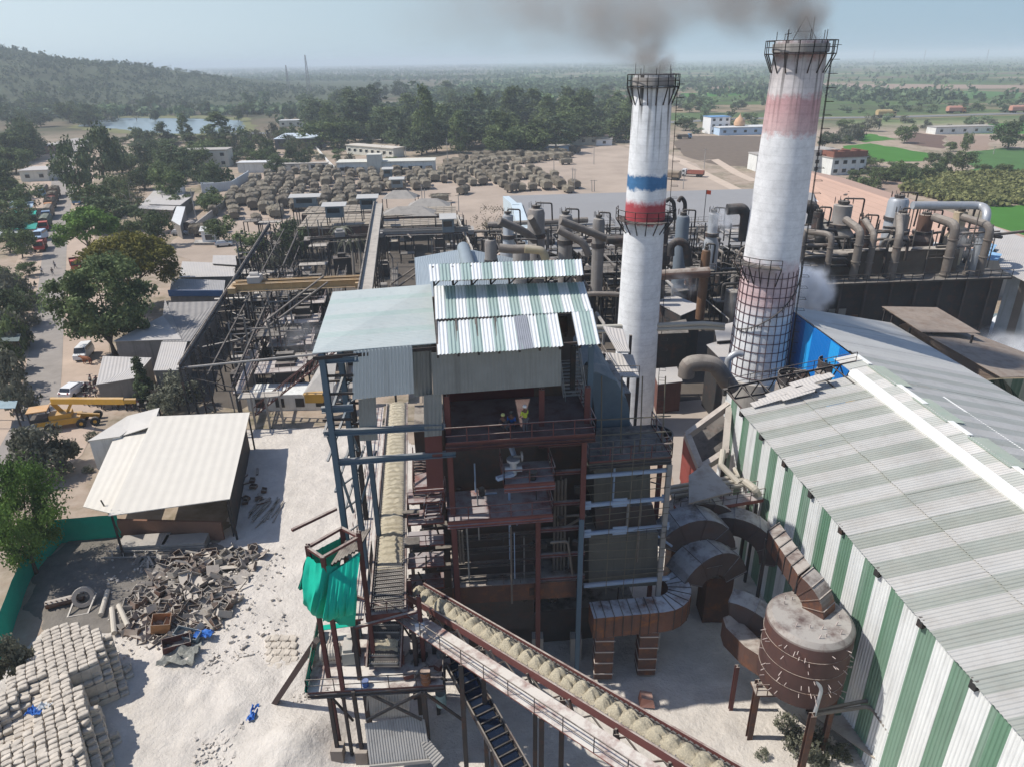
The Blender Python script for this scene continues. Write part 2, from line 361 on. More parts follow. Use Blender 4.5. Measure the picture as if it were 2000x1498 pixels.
ribbon('highway',hw,13,rgh('highway_asphalt',(.20,.20,.195),.1,.2),.3)
ribbon('service_road',[(470,275),(560,272),(700,268),(760,275)],6,rgh('pale_asphalt',(.36,.33,.30),.1,.2),.08)
wm=M('pond_water',(.22,.28,.30),.25,var=.05,spec=.5,bump=.01,bsc=.6)
sheetpx('water',[(150,248),(195,233),(250,231),(400,233),(470,236),(480,252),(440,262),(330,262),(265,257),(200,250)],wm,.09,soft=2)
sheetpx('pond_bank',[(130,251),(185,229),(250,225),(400,227),(490,231),(500,256),(450,267),(330,267),(250,262)],rgh('olive_bank',(.17,.17,.08),.2,.1),.07,soft=4)
# hill
def ridge(X):
    pts=[(-2600,170),(-1900,150),(-1250,128),(-900,114),(-800,100),(-740,84),(-700,72),(-640,64),(-560,52),(-470,31),(-405,13),(-320,5),(-200,1),(-120,0)]
    if X<=pts[0][0]: return pts[0][1]
    for (a,b),(c,d) in zip(pts[:-1],pts[1:]):
        if a<=X<=c: return b+(d-b)*(X-a)/(c-a)
    return 0
def hillz(X,Y):
    y0=1050+.12*(X+700); wdt=270
    s=(Y-y0)/wdt; h=.78*ridge(X)*math.exp(-s*s) if s<0 else .78*ridge(X)*math.exp(-(s/1.9)**2)
    n=noise.fractal(Vector((X*.006,Y*.006,1)),1,2,5)
    e=max(0,min(1,(Y-640)/120)); return max(-.5,(h+n*h*.16)*e-.4)
m=MB(); nx,ny=110,56; X0,X1,Y0,Y1=-2600,-120,640,2300; vs=[]
for i in range(nx+1):
    for j in range(ny+1):
        X=X0+(X1-X0)*(i/nx)**.8; Y=Y0+(Y1-Y0)*(j/ny)**1.2; vs.append((X,Y,hillz(X,Y)))
m.raw(vs,[(i*(ny+1)+j,(i+1)*(ny+1)+j,(i+1)*(ny+1)+j+1,i*(ny+1)+j+1) for i in range(nx) for j in range(ny)])
o=m.build('hill',rgh('scrub_hillside',(.07,.08,.045),.5,.02),smooth=True,loc=(0,0,0)); o['kind']='structure'
# ---------------- foliage
def leafmat(n,c,v=.4,sc=.35,sec=None):
    m=bpy.data.materials.new(n); m.use_nodes=True; t=m.node_tree; N=t.nodes; L=t.links; b=N['Principled BSDF']
    b.inputs['Roughness'].default_value=.75; b.inputs['Specular IOR Level'].default_value=.12
    geo=N.new('ShaderNodeNewGeometry'); no=N.new('ShaderNodeTexNoise'); no.inputs['Scale'].default_value=sc; no.inputs['Detail'].default_value=3; L.new(geo.outputs['Position'],no.inputs['Vector'])
    rp=N.new('ShaderNodeValToRGB'); L.new(no.outputs[0],rp.inputs[0]); rp.color_ramp.elements[0].position=.33; rp.color_ramp.elements[1].position=.67
    c=tuple(k*1.6 for k in c); s=tuple(k*1.5 for k in sec) if sec else tuple(k*2.1 for k in c)
    rp.color_ramp.elements[0].color=tuple(k*(1-v) for k in c)+(1,); rp.color_ramp.elements[1].color=tuple(s)+(1,)
    oi=N.new('ShaderNodeObjectInfo'); mm=N.new('ShaderNodeMath'); mm.operation='MULTIPLY_ADD'; L.new(oi.outputs['Random'],mm.inputs[0]); mm.inputs[1].default_value=.5; mm.inputs[2].default_value=.75
    h=N.new('ShaderNodeHueSaturation'); L.new(rp.outputs[0],h.inputs['Color']); L.new(mm.outputs[0],h.inputs['Value'])
    L.new(h.outputs[0],b.inputs['Base Color'])
    tr=N.new('ShaderNodeBsdfTranslucent'); L.new(h.outputs[0],tr.inputs[0]); mx=N.new('ShaderNodeMixShader'); mx.inputs[0].default_value=.22
    L.new(b.outputs[0],mx.inputs[1]); L.new(tr.outputs[0],mx.inputs[2]); L.new(mx.outputs[0],N['Material Output'].inputs[0]); return m
def leaf_cloud(cent,rad,n,size,seed,flat=.75,shell=.55,aspect=.55):
    """n leaves round every clump centre"""
    rg=np.random.default_rng(seed); cent=np.array(cent);rad=np.array(rad); K=len(cent)
    d=rg.normal(size=(K,n,3)); d/=np.linalg.norm(d,axis=2,keepdims=True); rr=(shell+(1-shell)*rg.random((K,n,1)))*(.85+.3*rg.random((K,n,1)))
    p=cent[:,None,:]+d*rr*rad[:,None,None]*np.array([1,1,flat]); p=p.reshape(-1,3); M_=len(p)
    nn=d.reshape(-1,3)*.8+rg.normal(size=(M_,3))*.75+np.array([0,0,.35]); nn/=np.linalg.norm(nn,axis=1,keepdims=True)
    a=np.cross(nn,rg.normal(size=(M_,3))); a/=np.linalg.norm(a,axis=1,keepdims=True); b=np.cross(nn,a)
    s=size*(.6+.8*rg.random((M_,1)))
    v=np.stack([p-a*s,p-b*s*aspect*(.6+.5*rg.random((M_,1))),p+a*s,p+b*s*aspect],axis=1).reshape(-1,3)
    return v,np.arange(M_*4).reshape(-1,4)
def np_mesh(name,v,f,mat):
    me=bpy.data.meshes.new(name); me.vertices.add(len(v)); me.vertices.foreach_set('co',np.asarray(v,dtype=np.float32).ravel())
    me.loops.add(f.size); me.loops.foreach_set('vertex_index',f.ravel().astype(np.int32)); me.polygons.add(len(f))
    me.polygons.foreach_set('loop_start',np.arange(0,f.size,4,dtype=np.int32)); me.update(calc_edges=True); me.validate(); me.materials.append(mat); return me
bark=M('bark',(.10,.08,.06),.95,var=.25)
barkp=M('pale_bark',(.30,.27,.23),.95,var=.2)
def tree_proto(name,h,r,mat,seed,shape='round',clumps=40,n=90,size=.3,crr=.34,tr=.25,bk=None,trunks=1,base=.32,flat=.75,shell=.45):
    """tree at the origin: trunk with limbs > crown of leaf clumps"""
    rg=random.Random(seed); root=bpy.data.objects.new(name,None); COL.objects.link(root); root.empty_display_size=.5
    cs=[];rs=[]
    for k in range(clumps):
        if shape=='round':
            while True:
                x,y,z=(rg.uniform(-1,1) for _ in range(3))
                q=x*x+y*y+z*z
                if .18<q<1: break
            c=(x*r*.9,y*r*.9,h*(base+(1-base)/2)+z*h*(1-base)/2*.88)
        elif shape=='umbrella':
            an=rg.uniform(0,6.283); q=math.sqrt(rg.random()); c=(math.cos(an)*q*r*.88,math.sin(an)*q*r*.88,h*(.9-.28*q*q)-rg.random()**2*h*.3)
        elif shape=='tall':
            t=rg.random(); an=rg.uniform(0,6.283); q=rg.random()**.6*math.sin(math.pi*min(1,.22+t*.78))*.95; c=(math.cos(an)*q*r,math.sin(an)*q*r,h*(base+(1-base)*t*.95))
        elif shape=='cone':
            t=rg.random()**1.3; an=rg.uniform(0,6.283); q=(1-t)*.9*rg.random()**.5; c=(math.cos(an)*q*r,math.sin(an)*q*r,h*(.05+t*.92))
        elif shape=='bush':
            an=rg.uniform(0,6.283); q=math.sqrt(rg.random()); c=(math.cos(an)*q*r*.85,math.sin(an)*q*r*.85,h*.75*math.sqrt(max(0,1-q*q))*rg.uniform(.3,1)+h*.12)
        cs.append(c); rs.append(r*crr*rg.uniform(.6,1.25))
    v,f=leaf_cloud(cs,rs,n,size,seed,flat,shell)
    cm=np_mesh('crown',v,f,mat); co=bpy.data.objects.new('crown',cm); COL.objects.link(co); co.parent=root
    t=MB()
    for q in range(trunks):
        ox,oy=(rg.uniform(-.5,.5)*(trunks>1),rg.uniform(-.5,.5)*(trunks>1)); top=Vector((rg.uniform(-.1,.1)*r,rg.uniform(-.1,.1)*r,h*(base+.15)))
        pts=[Vector((ox,oy,-.2)),Vector((ox*.8,oy*.8,h*base*.5)),top]
        t.tube(pts,[tr*1.25,tr*.9,tr*.55],7)
        for c in rg.sample(cs,min(len(cs),7 if n>20 else 2)):
            c=Vector(c); s0=pts[1].lerp(top,rg.uniform(.2,1)); t.tube([s0,s0.lerp(c,.55)+Vector((0,0,.08*h)),c],[tr*.45,tr*.28,tr*.08],5)
    t.build('trunk',bk or bark,root); return root
LG=leafmat('leaf_dark_green',(.052,.075,.028),sec=(.115,.145,.06)); LD=leafmat('leaf_deep_green',(.038,.05,.024)); LO=leafmat('leaf_olive',(.095,.095,.022),sec=(.21,.19,.04)); LB=leafmat('leaf_bright_green',(.055,.11,.025),sec=(.13,.21,.045))
LY=leafmat('leaf_yellow_green',(.085,.095,.035),sec=(.16,.16,.065)); LS=leafmat('leaf_dusty_grey_green',(.07,.075,.048),sec=(.15,.15,.11)); LF=leafmat('leaf_far_green',(.058,.08,.042),.35,.05); LBR=leafmat('leaf_brownish',(.075,.065,.035),sec=(.14,.12,.07))
used={}
def scale_at(p): d=(p-Vector((0,0,HC))).dot(vf); return FPX/d
def place_tree(proto,ph,pr_,x,yb,ytop,rpx,label,cat='tree',group=None,rz=None,yy=None):
    b=P(x,yb); hh=max(.8,Q(x,ytop,b.y).z); rr=rpx/scale_at(b+Vector((0,0,hh*.6)))
    sc=(rr/pr_,rr/pr_,hh/ph); rz=rz if rz is not None else random.Random(int(x*31+yb)).uniform(0,6.28)
    if not used.get(proto.name): used[proto.name]=1; o=proto; o.location=b; o.rotation_euler=(0,0,rz); o.scale=sc
    else: o=copy_tree(proto,b,rz,sc)
    for k in ('group',):
        if k in o.keys(): del o[k]
    tag(o,label,cat,group); return o
nearA=tree_proto('broadleaf_tree',14,7,LG,11,'round',70,230,.26,.24,.28,trunks=2,base=.06)
nearB=tree_proto('rain_tree',13,7,LO,12,'umbrella',95,230,.22,.2,.4,base=.3)
nearC=tree_proto('bright_tree',9,6,LB,13,'umbrella',60,170,.26,.2,.25,base=.3)
nearD=tree_proto('acacia_tree',8,5,LB,14,'round',80,330,.12,.28,.2,base=.15,shell=.2)
nearE=tree_proto('conifer_tree',7,2,LD,15,'cone',50,120,.16,.3,.15)
nearF=tree_proto('dusty_shrub',4,3,LS,16,'bush',34,140,.17,.3,.1)
midA=tree_proto('round_tree',10,5,LG,21,'round',36,64,.38,.34,.25,base=.1)
midB=tree_proto('spreading_tree',10,6,LD,22,'round',40,60,.4,.32,.3,base=.12)
midC=tree_proto('tall_tree',18,4.5,LG,23,'tall',56,54,.42,.38,.3,bk=barkp,base=.1)
midD=tree_proto('slender_tree',18,3.2,leafmat('leaf_eucalyptus',(.05,.07,.04),sec=(.10,.13,.075)),24,'tall',40,42,.36,.34,.22,bk=barkp,base=.25)
midE=tree_proto('bare_tree',8,4,LBR,25,'round',26,26,.16,.3,.16,bk=barkp,base=.2)
midF=tree_proto('scrub_bush',3,3,LS,26,'bush',18,44,.28,.38,.08)
midG=tree_proto('green_bush',3,3,LG,27,'bush',18,44,.28,.38,.08)
farA=tree_proto('field_tree',9,5,LF,31,'round',14,22,.8,.42,.3,base=.12)
farB=tree_proto('tall_field_tree',16,5,LF,32,'tall',18,20,.85,.42,.3,base=.12)
PT={'A':(nearA,14,7),'B':(nearB,13,7),'C':(nearC,9,6),'D':(nearD,8,5),'E':(nearE,7,2),'F':(nearF,4,3),'a':(midA,10,5),'b':(midB,10,6),'c':(midC,18,4.5),'d':(midD,18,3.2),'e':(midE,8,4),'f':(midF,3,3),'g':(midG,3,3),'x':(farA,9,5),'y':(farB,16,5)}
for k,x,yb,yt,r,lb in (
 ('A',225,695,490,100,'large dark green tree on twin trunks leaning over the road beside the long grey sheds'),
 ('B',270,610,446,98,'big spreading olive yellow tree behind the dark twin trunk tree'),
 ('C',180,505,402,62,'bright green flat topped tree left of the big olive yellow tree'),
 ('b',215,450,378,62,'dark flat topped tree just behind the bright green tree by the road'),
 ('F',85,925,826,72,'dusty broadleaf tree by the road in front of the yellow crane cab'),
 ('D',72,1120,905,98,'feathery light green acacia growing over the green net fence'),
 ('E',288,792,699,27,'dark pointed conifer beside the parked motorcycles'),
 ('F',350,800,728,52,'grey dusty bush between the conifer and the crane gantry'),
 ('F',45,1345,1238,58,'dark dusty shrub at the foot of the sack stack'),
 ('b',20,640,560,48,'dusty thicket on the left verge of the road, nearer one'),
 ('f',15,760,680,45,'grey green thicket on the left verge opposite the white van'),
 ('f',25,585,530,40,'thin dusty thicket on the left verge beside two walking people'),
 ('a',45,505,440,30,'round green tree on the left verge beside the green stall roofs'),
 ('a',20,495,450,30,'dark tree behind the stalls at the left edge'),
 ('a',440,475,418,33,'round green tree beside the small white hut'),
 ('a',492,520,444,38,'dense green tree at the end of the gantry rail'),
 ('b',580,505,430,42,'dull green tree inside the cane yard under the gantry'),
 ('e',620,500,440,34,'thin dusty tree inside the cane yard'),
 ('f',545,535,480,30,'dusty bush beneath the gantry lattice'),
 ('e',958,475,398,36,'bare grey thorn tree beside the silver evaporators'),
 ('e',265,430,335,30,'bare pale branching tree beside the grey yard roof'),
 ('b',160,390,270,40,'tall green roadside tree, nearest of the clump left of the pond'),
 ('b',205,360,243,46,'dark green spreading tree on the near shore of the pond'),
 ('a',185,425,350,38,'dull olive tree in the middle of the roadside clump'),
 ('b',280,330,282,34,'round dark green tree behind the low brown wall'),
 ('b',345,340,275,40,'large dark tree with a brown tinge beside the pale two storey house'),
 ('a',330,400,320,36,'dark green tree in front of the pale two storey house'),
 ('c',365,280,222,16,'slender tree standing against the pond'),
 ('c',322,282,238,18,'light green tree leaning over the pond'),
 ('a',268,275,245,14,'small round tree on the pond bank'),('a',295,277,252,12,'smaller round tree next to it on the pond bank'),
 ('c',430,285,218,34,'tall pair of leafy trees at the right end of the pond'),
 ('a',500,330,286,24,'round dark tree beside the white shed'),('b',540,340,305,22,'low round tree in front of the cycle shed'),
 ('b',588,330,298,24,'dark round tree before the blue white shed roof'),('a',290,455,405,30,'grey green tree behind the olive yellow tree'),
 ('a',318,480,405,28,'dusty grey green tree beside the low white quonset roof'),
 ('a',255,480,425,26,'small olive tree between the bright tree and the white roof'),
 ('c',833,300,163,26,'tallest slender tree rising from the middle of the grove'),
 ('b',1968,292,236,36,'big dark lone tree at the right edge of the wheat'),
 ('a',1765,281,242,20,'dark lone tree beside the ploughed plot'),('a',1885,300,255,12,'young tree left of the big lone tree'),
 ('a',1855,297,275,12,'small bush tree in front of the ploughed plot'),('a',1880,336,292,25,'olive round tree at the corner of the sugarcane field'),
 ('a',1915,342,318,16,'left one of two round bushes on the wheat edge'),('a',1957,345,318,19,'right one of two round bushes on the wheat edge'),
 ('y',1640,185,172,14,'dark tree just right of the taller chimney')):
    pt=PT[k]; place_tree(*pt,x,yb,yt,r,lb)
rgt=random.Random(5)
# the grove behind the truck yard, every tree on its own
grv=[]
for k in range(120):
    x=rgt.uniform(610,1240); fr=rgt.random()
    yb=300-abs(x-900)*.02+rgt.uniform(-52,8) 
    if x<760: yb=rgt.uniform(235,292)
    if x>1100: yb=rgt.uniform(240,283)
    grv.append((yb,x))
for yb,x in sorted(grv):
    k=rgt.choice('ccdba'); place_tree(*PT[k],x,yb,yb-rgt.uniform(48,88)*(.75 if k in 'ba' else 1),rgt.uniform(20,34)*(1.25 if k in 'ba' else 1),'leafy green tree in the grove behind the parked cane carts','tree','grove behind the cane carts')
for x0,x1,y0,y1,n,hh,rr,ks,lb,gp in (
 (0,85,300,420,14,(45,75),(24,36),'abcb','dark roadside tree in the row left of the road','trees left of the road'),
 (0,60,420,470,5,(40,55),(24,30),'ab','dark roadside tree behind the stalls','trees behind the stalls'),
 (0,190,200,250,22,(28,50),(18,32),'abba','dark green tree at the foot of the hill beyond the pond','trees at the foot of the hill'),
 (190,620,205,240,34,(14,34),(10,22),'abxfe','scrubby tree on the far side of the pond','trees beyond the pond'),
 (380,620,262,330,22,(18,40),(12,22),'abfee','tree between the houses left of the school','trees between the houses'),
 (600,1240,190,240,50,(22,44),(14,26),'cxyab','green tree in the far part of the grove','trees in the far grove'),
 (1320,1480,205,262,18,(14,34),(12,22),'axyb','green tree left of the white temple buildings','trees by the temple'),
 (1600,1700,235,290,14,(16,34),(12,20),'abf','tree behind the white houses','trees behind the houses'),
 (1655,1850,318,372,26,(16,34),(14,24),'agab','bushy green tree in the thicket beside the unfinished brick house','thicket by the brick house'),
 (1640,2000,205,222,22,(8,18),(8,18),'xxg','tree in the belt beyond the highway','trees beyond the highway'),
 (1640,2000,238,262,18,(7,18),(7,14),'xgf','bush on the near side of the highway','bushes by the highway'),
 (620,820,262,330,12,(10,24),(9,16),'gfa','bush beside the white school buildings','bushes by the school'),
 (190,440,300,420,30,(30,52),(20,32),'abga','green tree among the sheds between the road and the cane yard','trees between the road and the cane yard'),
 (200,480,278,306,16,(14,26),(14,24),'abcb','leafy tree along the near shore of the pond','trees along the pond shore'),
 (400,620,270,330,20,(18,34),(14,24),'abg','green tree around the cycle shed','trees around the cycle shed'),
 (0,58,430,640,16,(22,45),(20,32),'fga','dusty bush on the left road verge','bushes on the left verge'),(0,45,640,830,8,(40,70),(26,40),'fg','tall dusty bush in the near left verge','near left verge bushes'),
 (60,260,830,990,3,(8,14),(10,16),'f','low weed on the bank beside the dusty shed','weeds by the shed')):
    for k in range(n):
        x=rgt.uniform(x0,x1);yb=rgt.uniform(y0,y1); place_tree(*PT[rgt.choice(ks)],x,yb,yb-rgt.uniform(*hh),rgt.uniform(*rr),lb,'tree',gp)
# far woods as one mass
def scatter_mass(name,pts,mat,n,size):
    cs=[p[:3] for p in pts]; rs=[p[3] for p in pts]; v,f=leaf_cloud(cs,rs,n,size,7,.8,.3,.8); me=np_mesh(name,v,f,mat); o=bpy.data.objects.new(name,me); COL.objects.link(o); return o
ps=[]; rq=random.Random(9)
while len(ps)<9500:
    X=-1900*rq.random()**.8-140; Y=rq.uniform(660,1250)
    h=hillz(X,Y)
    if h<1: continue
    r=rq.uniform(2.6,6.2); ps.append((X,Y,h+r*.5,r))
tag(scatter_mass('hillside_scrub',ps,leafmat('leaf_hill',(.04,.06,.03),.35,.02,sec=(.085,.10,.055)),11,1.5),'dry scrub woodland covering the hillside','scrub',kind='stuff')
ps=[]
while len(ps)<15000:
    Y=470*(9000/470)**(rq.random()**.9); X=rq.uniform(-.8,.8)*Y
    if X<-.12*Y and 700<Y<1700 : continue
    den=noise.fractal(Vector((X*.0021,Y*.0032,4)),1,2,4)+.55*noise.noise(Vector((X*.0006,Y*.018,9)))
    thr=.02 if X<.12*Y else .40
    if den<thr and rq.random()>.03: continue
    if X>.16*Y and Y<620: continue
    if -380<X<-170 and Y<660: continue
    if abs(Y-(475+.17*max(0,X)))<26: continue
    r=rq.uniform(3,5.5)*(1+Y/7000); ps.append((X,Y,r*.8,r))
tag(scatter_mass('distant_woods',ps,LF,9,2.6),'hazy belts of trees crossing the plain','woods',kind='stuff')
# tall sugarcane
cf=[]; a,b,c,d=P(1760,375),P(1812,335),P(2060,345),P(2060,408); e=P(1868,402)
from mathutils.geometry import intersect_point_tri_2d as ipt
while len(cf)<1500:
    X=rq.uniform(80,260);Y=rq.uniform(130,260); p=Vector((X,Y))
    if any(ipt(p,t[0].xy,t[1].xy,t[2].xy) for t in ((a,b,c),(a,c,e),(e,c,d))): cf.append((X,Y,1.3,1.5))
tag(scatter_mass('sugarcane_crop',cf,LY,22,.55),'tall yellowing sugarcane standing at the right edge','crop',kind='stuff')
# ---------------- air
hz=MB(); hz.box((0,4000,35),(30000,24000,72)); hm=bpy.data.materials.new('haze_air'); hm.use_nodes=True; t=hm.node_tree
t.nodes.remove(t.nodes['Principled BSDF']); pv=t.nodes.new('ShaderNodeVolumePrincipled'); pv.inputs['Color'].default_value=(.82,.92,1,1); pv.inputs['Density'].default_value=.00027; pv.inputs['Anisotropy'].default_value=.0
t.links.new(pv.outputs[0],t.nodes['Material Output'].inputs['Volume'])
tag(hz.build('haze',hm),'thin blue haze lying over the plain','haze',kind='stuff')
# ---------------- plant frame (everything in the mill is turned 6 degrees)
class Fr:
    def __init__(s,ox,oy,th): s.o=Vector((ox,oy,0)); s.x=Vector((math.cos(R(th)),math.sin(R(th)),0)); s.y=Vector((-math.sin(R(th)),math.cos(R(th)),0)); s.th=R(th)
    def w(s,u,v,z): return s.o+s.x*u+s.y*v+Vector((0,0,z))
    def q(s,x,y,v):
        d=ray(x,y); o=Vector((0,0,HC)); t=(v-(o-s.o).dot(s.y))/d.dot(s.y); return o+d*t
    def qu(s,x,y,u):
        d=ray(x,y); o=Vector((0,0,HC)); t=(u-(o-s.o).dot(s.x))/d.dot(s.x); return o+d*t
    def uv(s,p): p=Vector(p)-s.o; return p.dot(s.x),p.dot(s.y),p.z
B=Fr(4.3,37.9,6)
grn_roof=M('green_white_striped_sheet',(.74,.76,.75),.4,.15,stripe=(1.24,(.34,.445,.41),.5),var=.09,sc=.5,streak=.1,dust=.12)
grn_pale=M('faded_green_sheet',(.43,.49,.475),.6,.1,stripe=(3.0,(.36,.465,.43),.72,1.0),var=.1,sc=.4,corr=.25,corrd=.018,dust=.15,streak=.15)
hall_wall=M('green_white_wall_sheet',(.76,.77,.75),.5,.05,stripe=(2.7,(.135,.255,.17),.53,.9),var=.1,sc=.5,streak=.3)
hall_roof=M('weathered_striped_roof',(.43,.42,.39),.8,.0,stripe=(2.7,(.27,.29,.25),.5,.9),var=.14,sc=.3,dust=.15,rust=.25,rcol=(.24,.21,.17))
white_sheet=M('bright_ridge_sheet',(.82,.81,.76),.45,var=.04)
# ---- boiler house
bh=thing('boiler_house',B.w(0,3,0),'tall open steel boiler house with green white striped roof and maroon platforms','building')
mb=MB(); mb.sheet(B.q(855,692,-1.5),B.q(1172,670,-1.5),B.q(1158,607,1.6)+Vector((0,0,.02)),B.q(851,627,1.6),.2,.045,1.24,.02,3,ragged=.18)
# hole in the lower sheet row: drop quads there
hx0,hx1=B.q(1090,640,0),B.q(1118,640,0)
uu0=(hx0-B.o).dot(B.x);uu1=(hx1-B.o).dot(B.x)
keep=[i for i,f in enumerate(mb.f) if not (uu0<(Vector(mb.v[f[0]])-B.o).dot(B.x)<uu1)]
def filt(mb,keep): mb.f=[mb.f[i] for i in keep]; mb.uv=[mb.uv[i] for i in keep]; mb.mi=[mb.mi[i] for i in keep]
filt(mb,keep)
mb.sheet(B.q(851,628,1.5)+Vector((0,0,.09)),B.q(1157,611,1.5)+Vector((0,0,.09)),B.q(1140,552,4.6),B.q(848,560,4.6),.2,.045,1.24,.02,5)
rf=mb.build('roof',grn_roof,bh)
mb=MB(); a=B.q(1010,632,1.2);b=B.q(1028,625,1.2); mb.sheet(B.q(1012,690,-1.7)+Vector((0,0,.16)),B.q(1042,686,-1.7)+Vector((0,0,.16)),B.q(1028,622,1.4)+Vector((0,0,.2)),B.q(1003,625,1.4)+Vector((0,0,.2)),.12,.03); mb.build('patch_sheet',M('zinc_patch',(.42,.43,.45),.4,.5,var=.1,streak=.2),rf)
mb=MB(); mb.sheet(B.q(840,551,3.4),B.q(1140,539,3.4),B.q(1136,508,5.2),B.q(837,518,5.2),.2,.045,1.24,.02,6)
r1=B.q(1136,508,5.2);r2=B.q(837,518,5.2)
mb.sheet(r2+B.y*3.2-Vector((0,0,1.3)),r1+B.y*3.2-Vector((0,0,1.3)),r1+Vector((0,0,.01)),r2+Vector((0,0,.01)),.2,.045,1.24,.02,7)
mb.build('monitor_roof',grn_roof,bh)
mb=MB(); e0=B.q(848,560,4.6);e1=B.q(1140,552,4.6); mb.sheet(e0+B.y*10-Vector((0,0,2.6)),e1+B.y*10-Vector((0,0,2.6)),e1+B.y*2+Vector((0,0,-.2)),e0+B.y*2+Vector((0,0,-.2)),.2,.045); mb.build('rear_roof',grn_roof,bh)
mb=MB()
lf=[B.q(610,692,-1.2),B.q(852,672,-.6),B.q(842,557,9),B.q(650,572,9.6)]
mb.flat(lf[0],lf[3],lf[2],lf[1],.05); mb.build('lean_to_roof',grn_pale,bh)
# roof trusses seen under monitor
mb=MB()
for k in range(9):
    t=k/8; p=e0.lerp(e1,t)+B.y*.3; mb.bar(p-Vector((0,0,.2)),p+Vector((0,0,1.15)),.12)
    mb.bar(B.q(855,692,-1.5).lerp(B.q(1172,670,-1.5),t)-Vector((0,0,.15)),e0.lerp(e1,t)-Vector((0,0,.15)),.12,.2)
    if k<8: mb.bar(p-Vector((0,0,.1)),e0.lerp(e1,(k+1)/8)+B.y*.3+Vector((0,0,1.1)),.07)
for v in (-1.2,1.5,4.4):
    a=B.q(855,692,-1.5);b=B.q(1172,670,-1.5); f_=(v+1.5)/6.1; mb.bar(a.lerp(e0,f_)-Vector((0,0,.12)),b.lerp(e1,f_)-Vector((0,0,.12)),.1,.14)
mb.bar(lf[0]-Vector((0,0,.25)),lf[1]-Vector((0,0,.25)),.14,.2); mb.bar(lf[3]-Vector((0,0,.25)),lf[2]-Vector((0,0,.25)),.14,.2); mb.bar(lf[0].lerp(lf[3],.5)-Vector((0,0,.2)),lf[1].lerp(lf[2],.5)-Vector((0,0,.2)),.14,.2)
# black housing wall behind monitor
mb.build('roof_truss',soot,bh)
mb=MB(); mb.cyl(B.q(1103,625,3.5),B.q(1103,625,3.5)+B.x*.5,1.1,n=18); mb.cyl(B.q(1098,632,3.2),B.q(1098,632,3.2)-B.y*.4,.5,n=14); mb.build('fan_wheel',soot,bh)
# upper cladding walls
def pan(pts,v,name,mat,off=0):
    m=MB(); q=[B.q(x,y,v) for x,y in pts]; m.flat(q[0],q[1],q[2],q[3],.04) if not off else m.sheet(q[0],q[1],q[2],q[3],.2,.04); return m.build(name,mat,bh)
pan([(688,780),(809,768),(805,674),(690,686)],-1.0,'wall_panel',tin_light,1)
pan([(702,861),(738,859),(734,776),(700,780)],-.7,'wall_panel',tin_grey)
pan([(808,775),(845,770),(842,668),(806,676)],-.2,'wall_panel',tin_grey)
pan([(846,771),(1096,753),(1096,676),(842,690)],-.9,'wall_panel',tin_grey)
pan([(829,853),(863,850),(863,768),(827,772)],-.7,'wall_panel',tin_grey)
pan([(834,952),(866,950),(863,850),(829,853)],-.7,'wall_panel',steel_maroon)
# inner dark shell of the upper house (stops light from behind)
def ubox(name,x0,x1,z0,z1,v0,v1,mat,par=bh):
    """box between two columns of pixels (measured at row 850 on the front plane)"""
    u0=(B.q(x0,850,0)-B.o).dot(B.x);u1=(B.q(x1,850,0)-B.o).dot(B.x)
    m=MB(); m.hexa([B.w(u0,v0,z0),B.w(u1,v0,z0),B.w(u1,v1,z0),B.w(u0,v1,z0)],[B.w(u0,v0,z1),B.w(u1,v0,z1),B.w(u1,v1,z1),B.w(u0,v1,z1)]); return m.build(name,mat,par)
dark_int=M('sooty_brown_plate',(.07,.058,.054),.9,dust=.6,rust=.3,var=.3,streak=.2)
maroon_wall=M('maroon_plate',(.085,.022,.022),.75,dust=.4,var=.2,streak=.3)
ubox('inner_wall',868,1062,19.4,24.4,4.2,4.5,maroon_wall)
ubox('rear_wall',690,1150,20,25.5,9.2,9.4,dark_int)
ubox('inner_wall',1062,1150,19.4,24.6,5.5,5.8,dark_int)
ubox('casing',884,1050,3.0,13.2,1.6,9.5,dark_int)          # lower boiler body
ubox('casing',872,1062,13.2,19.2,3.2,9.5,dark_int)
ubox('casing',1050,1215,3.0,19.2,5.2,9.5,dark_int)
brick_grey=M('lagged_casing',(.11,.108,.095),.9,var=.25,sc=.5,streak=.35,dust=.4)
m_=MB()
for x0,x1,y0,y1,v in ((1160,1270,900,985,2.2),(1150,1285,1046,1150,1.2)):
    q=[B.q(x0,y1,v),B.q(x1,y1-8,v),B.q(x1,y0-8,v),B.q(x0,y0,v)]; m_.hexa([q[0],q[1],q[1]+B.y*6,q[0]+B.y*6],[q[3],q[2],q[2]+B.y*6,q[3]+B.y*6])
m_.build('economiser_casing',brick_grey,bh)
m_=MB(); q=[B.q(1165,1045,1.8),B.q(1285,1035,1.8),B.q(1275,985,1.8),B.q(1162,993,1.8)]; m_.hexa([q[0],q[1],q[1]+B.y*5,q[0]+B.y*5],[q[3],q[2],q[2]+B.y*5,q[3]+B.y*5]); m_.build('casing',dark_int,bh)
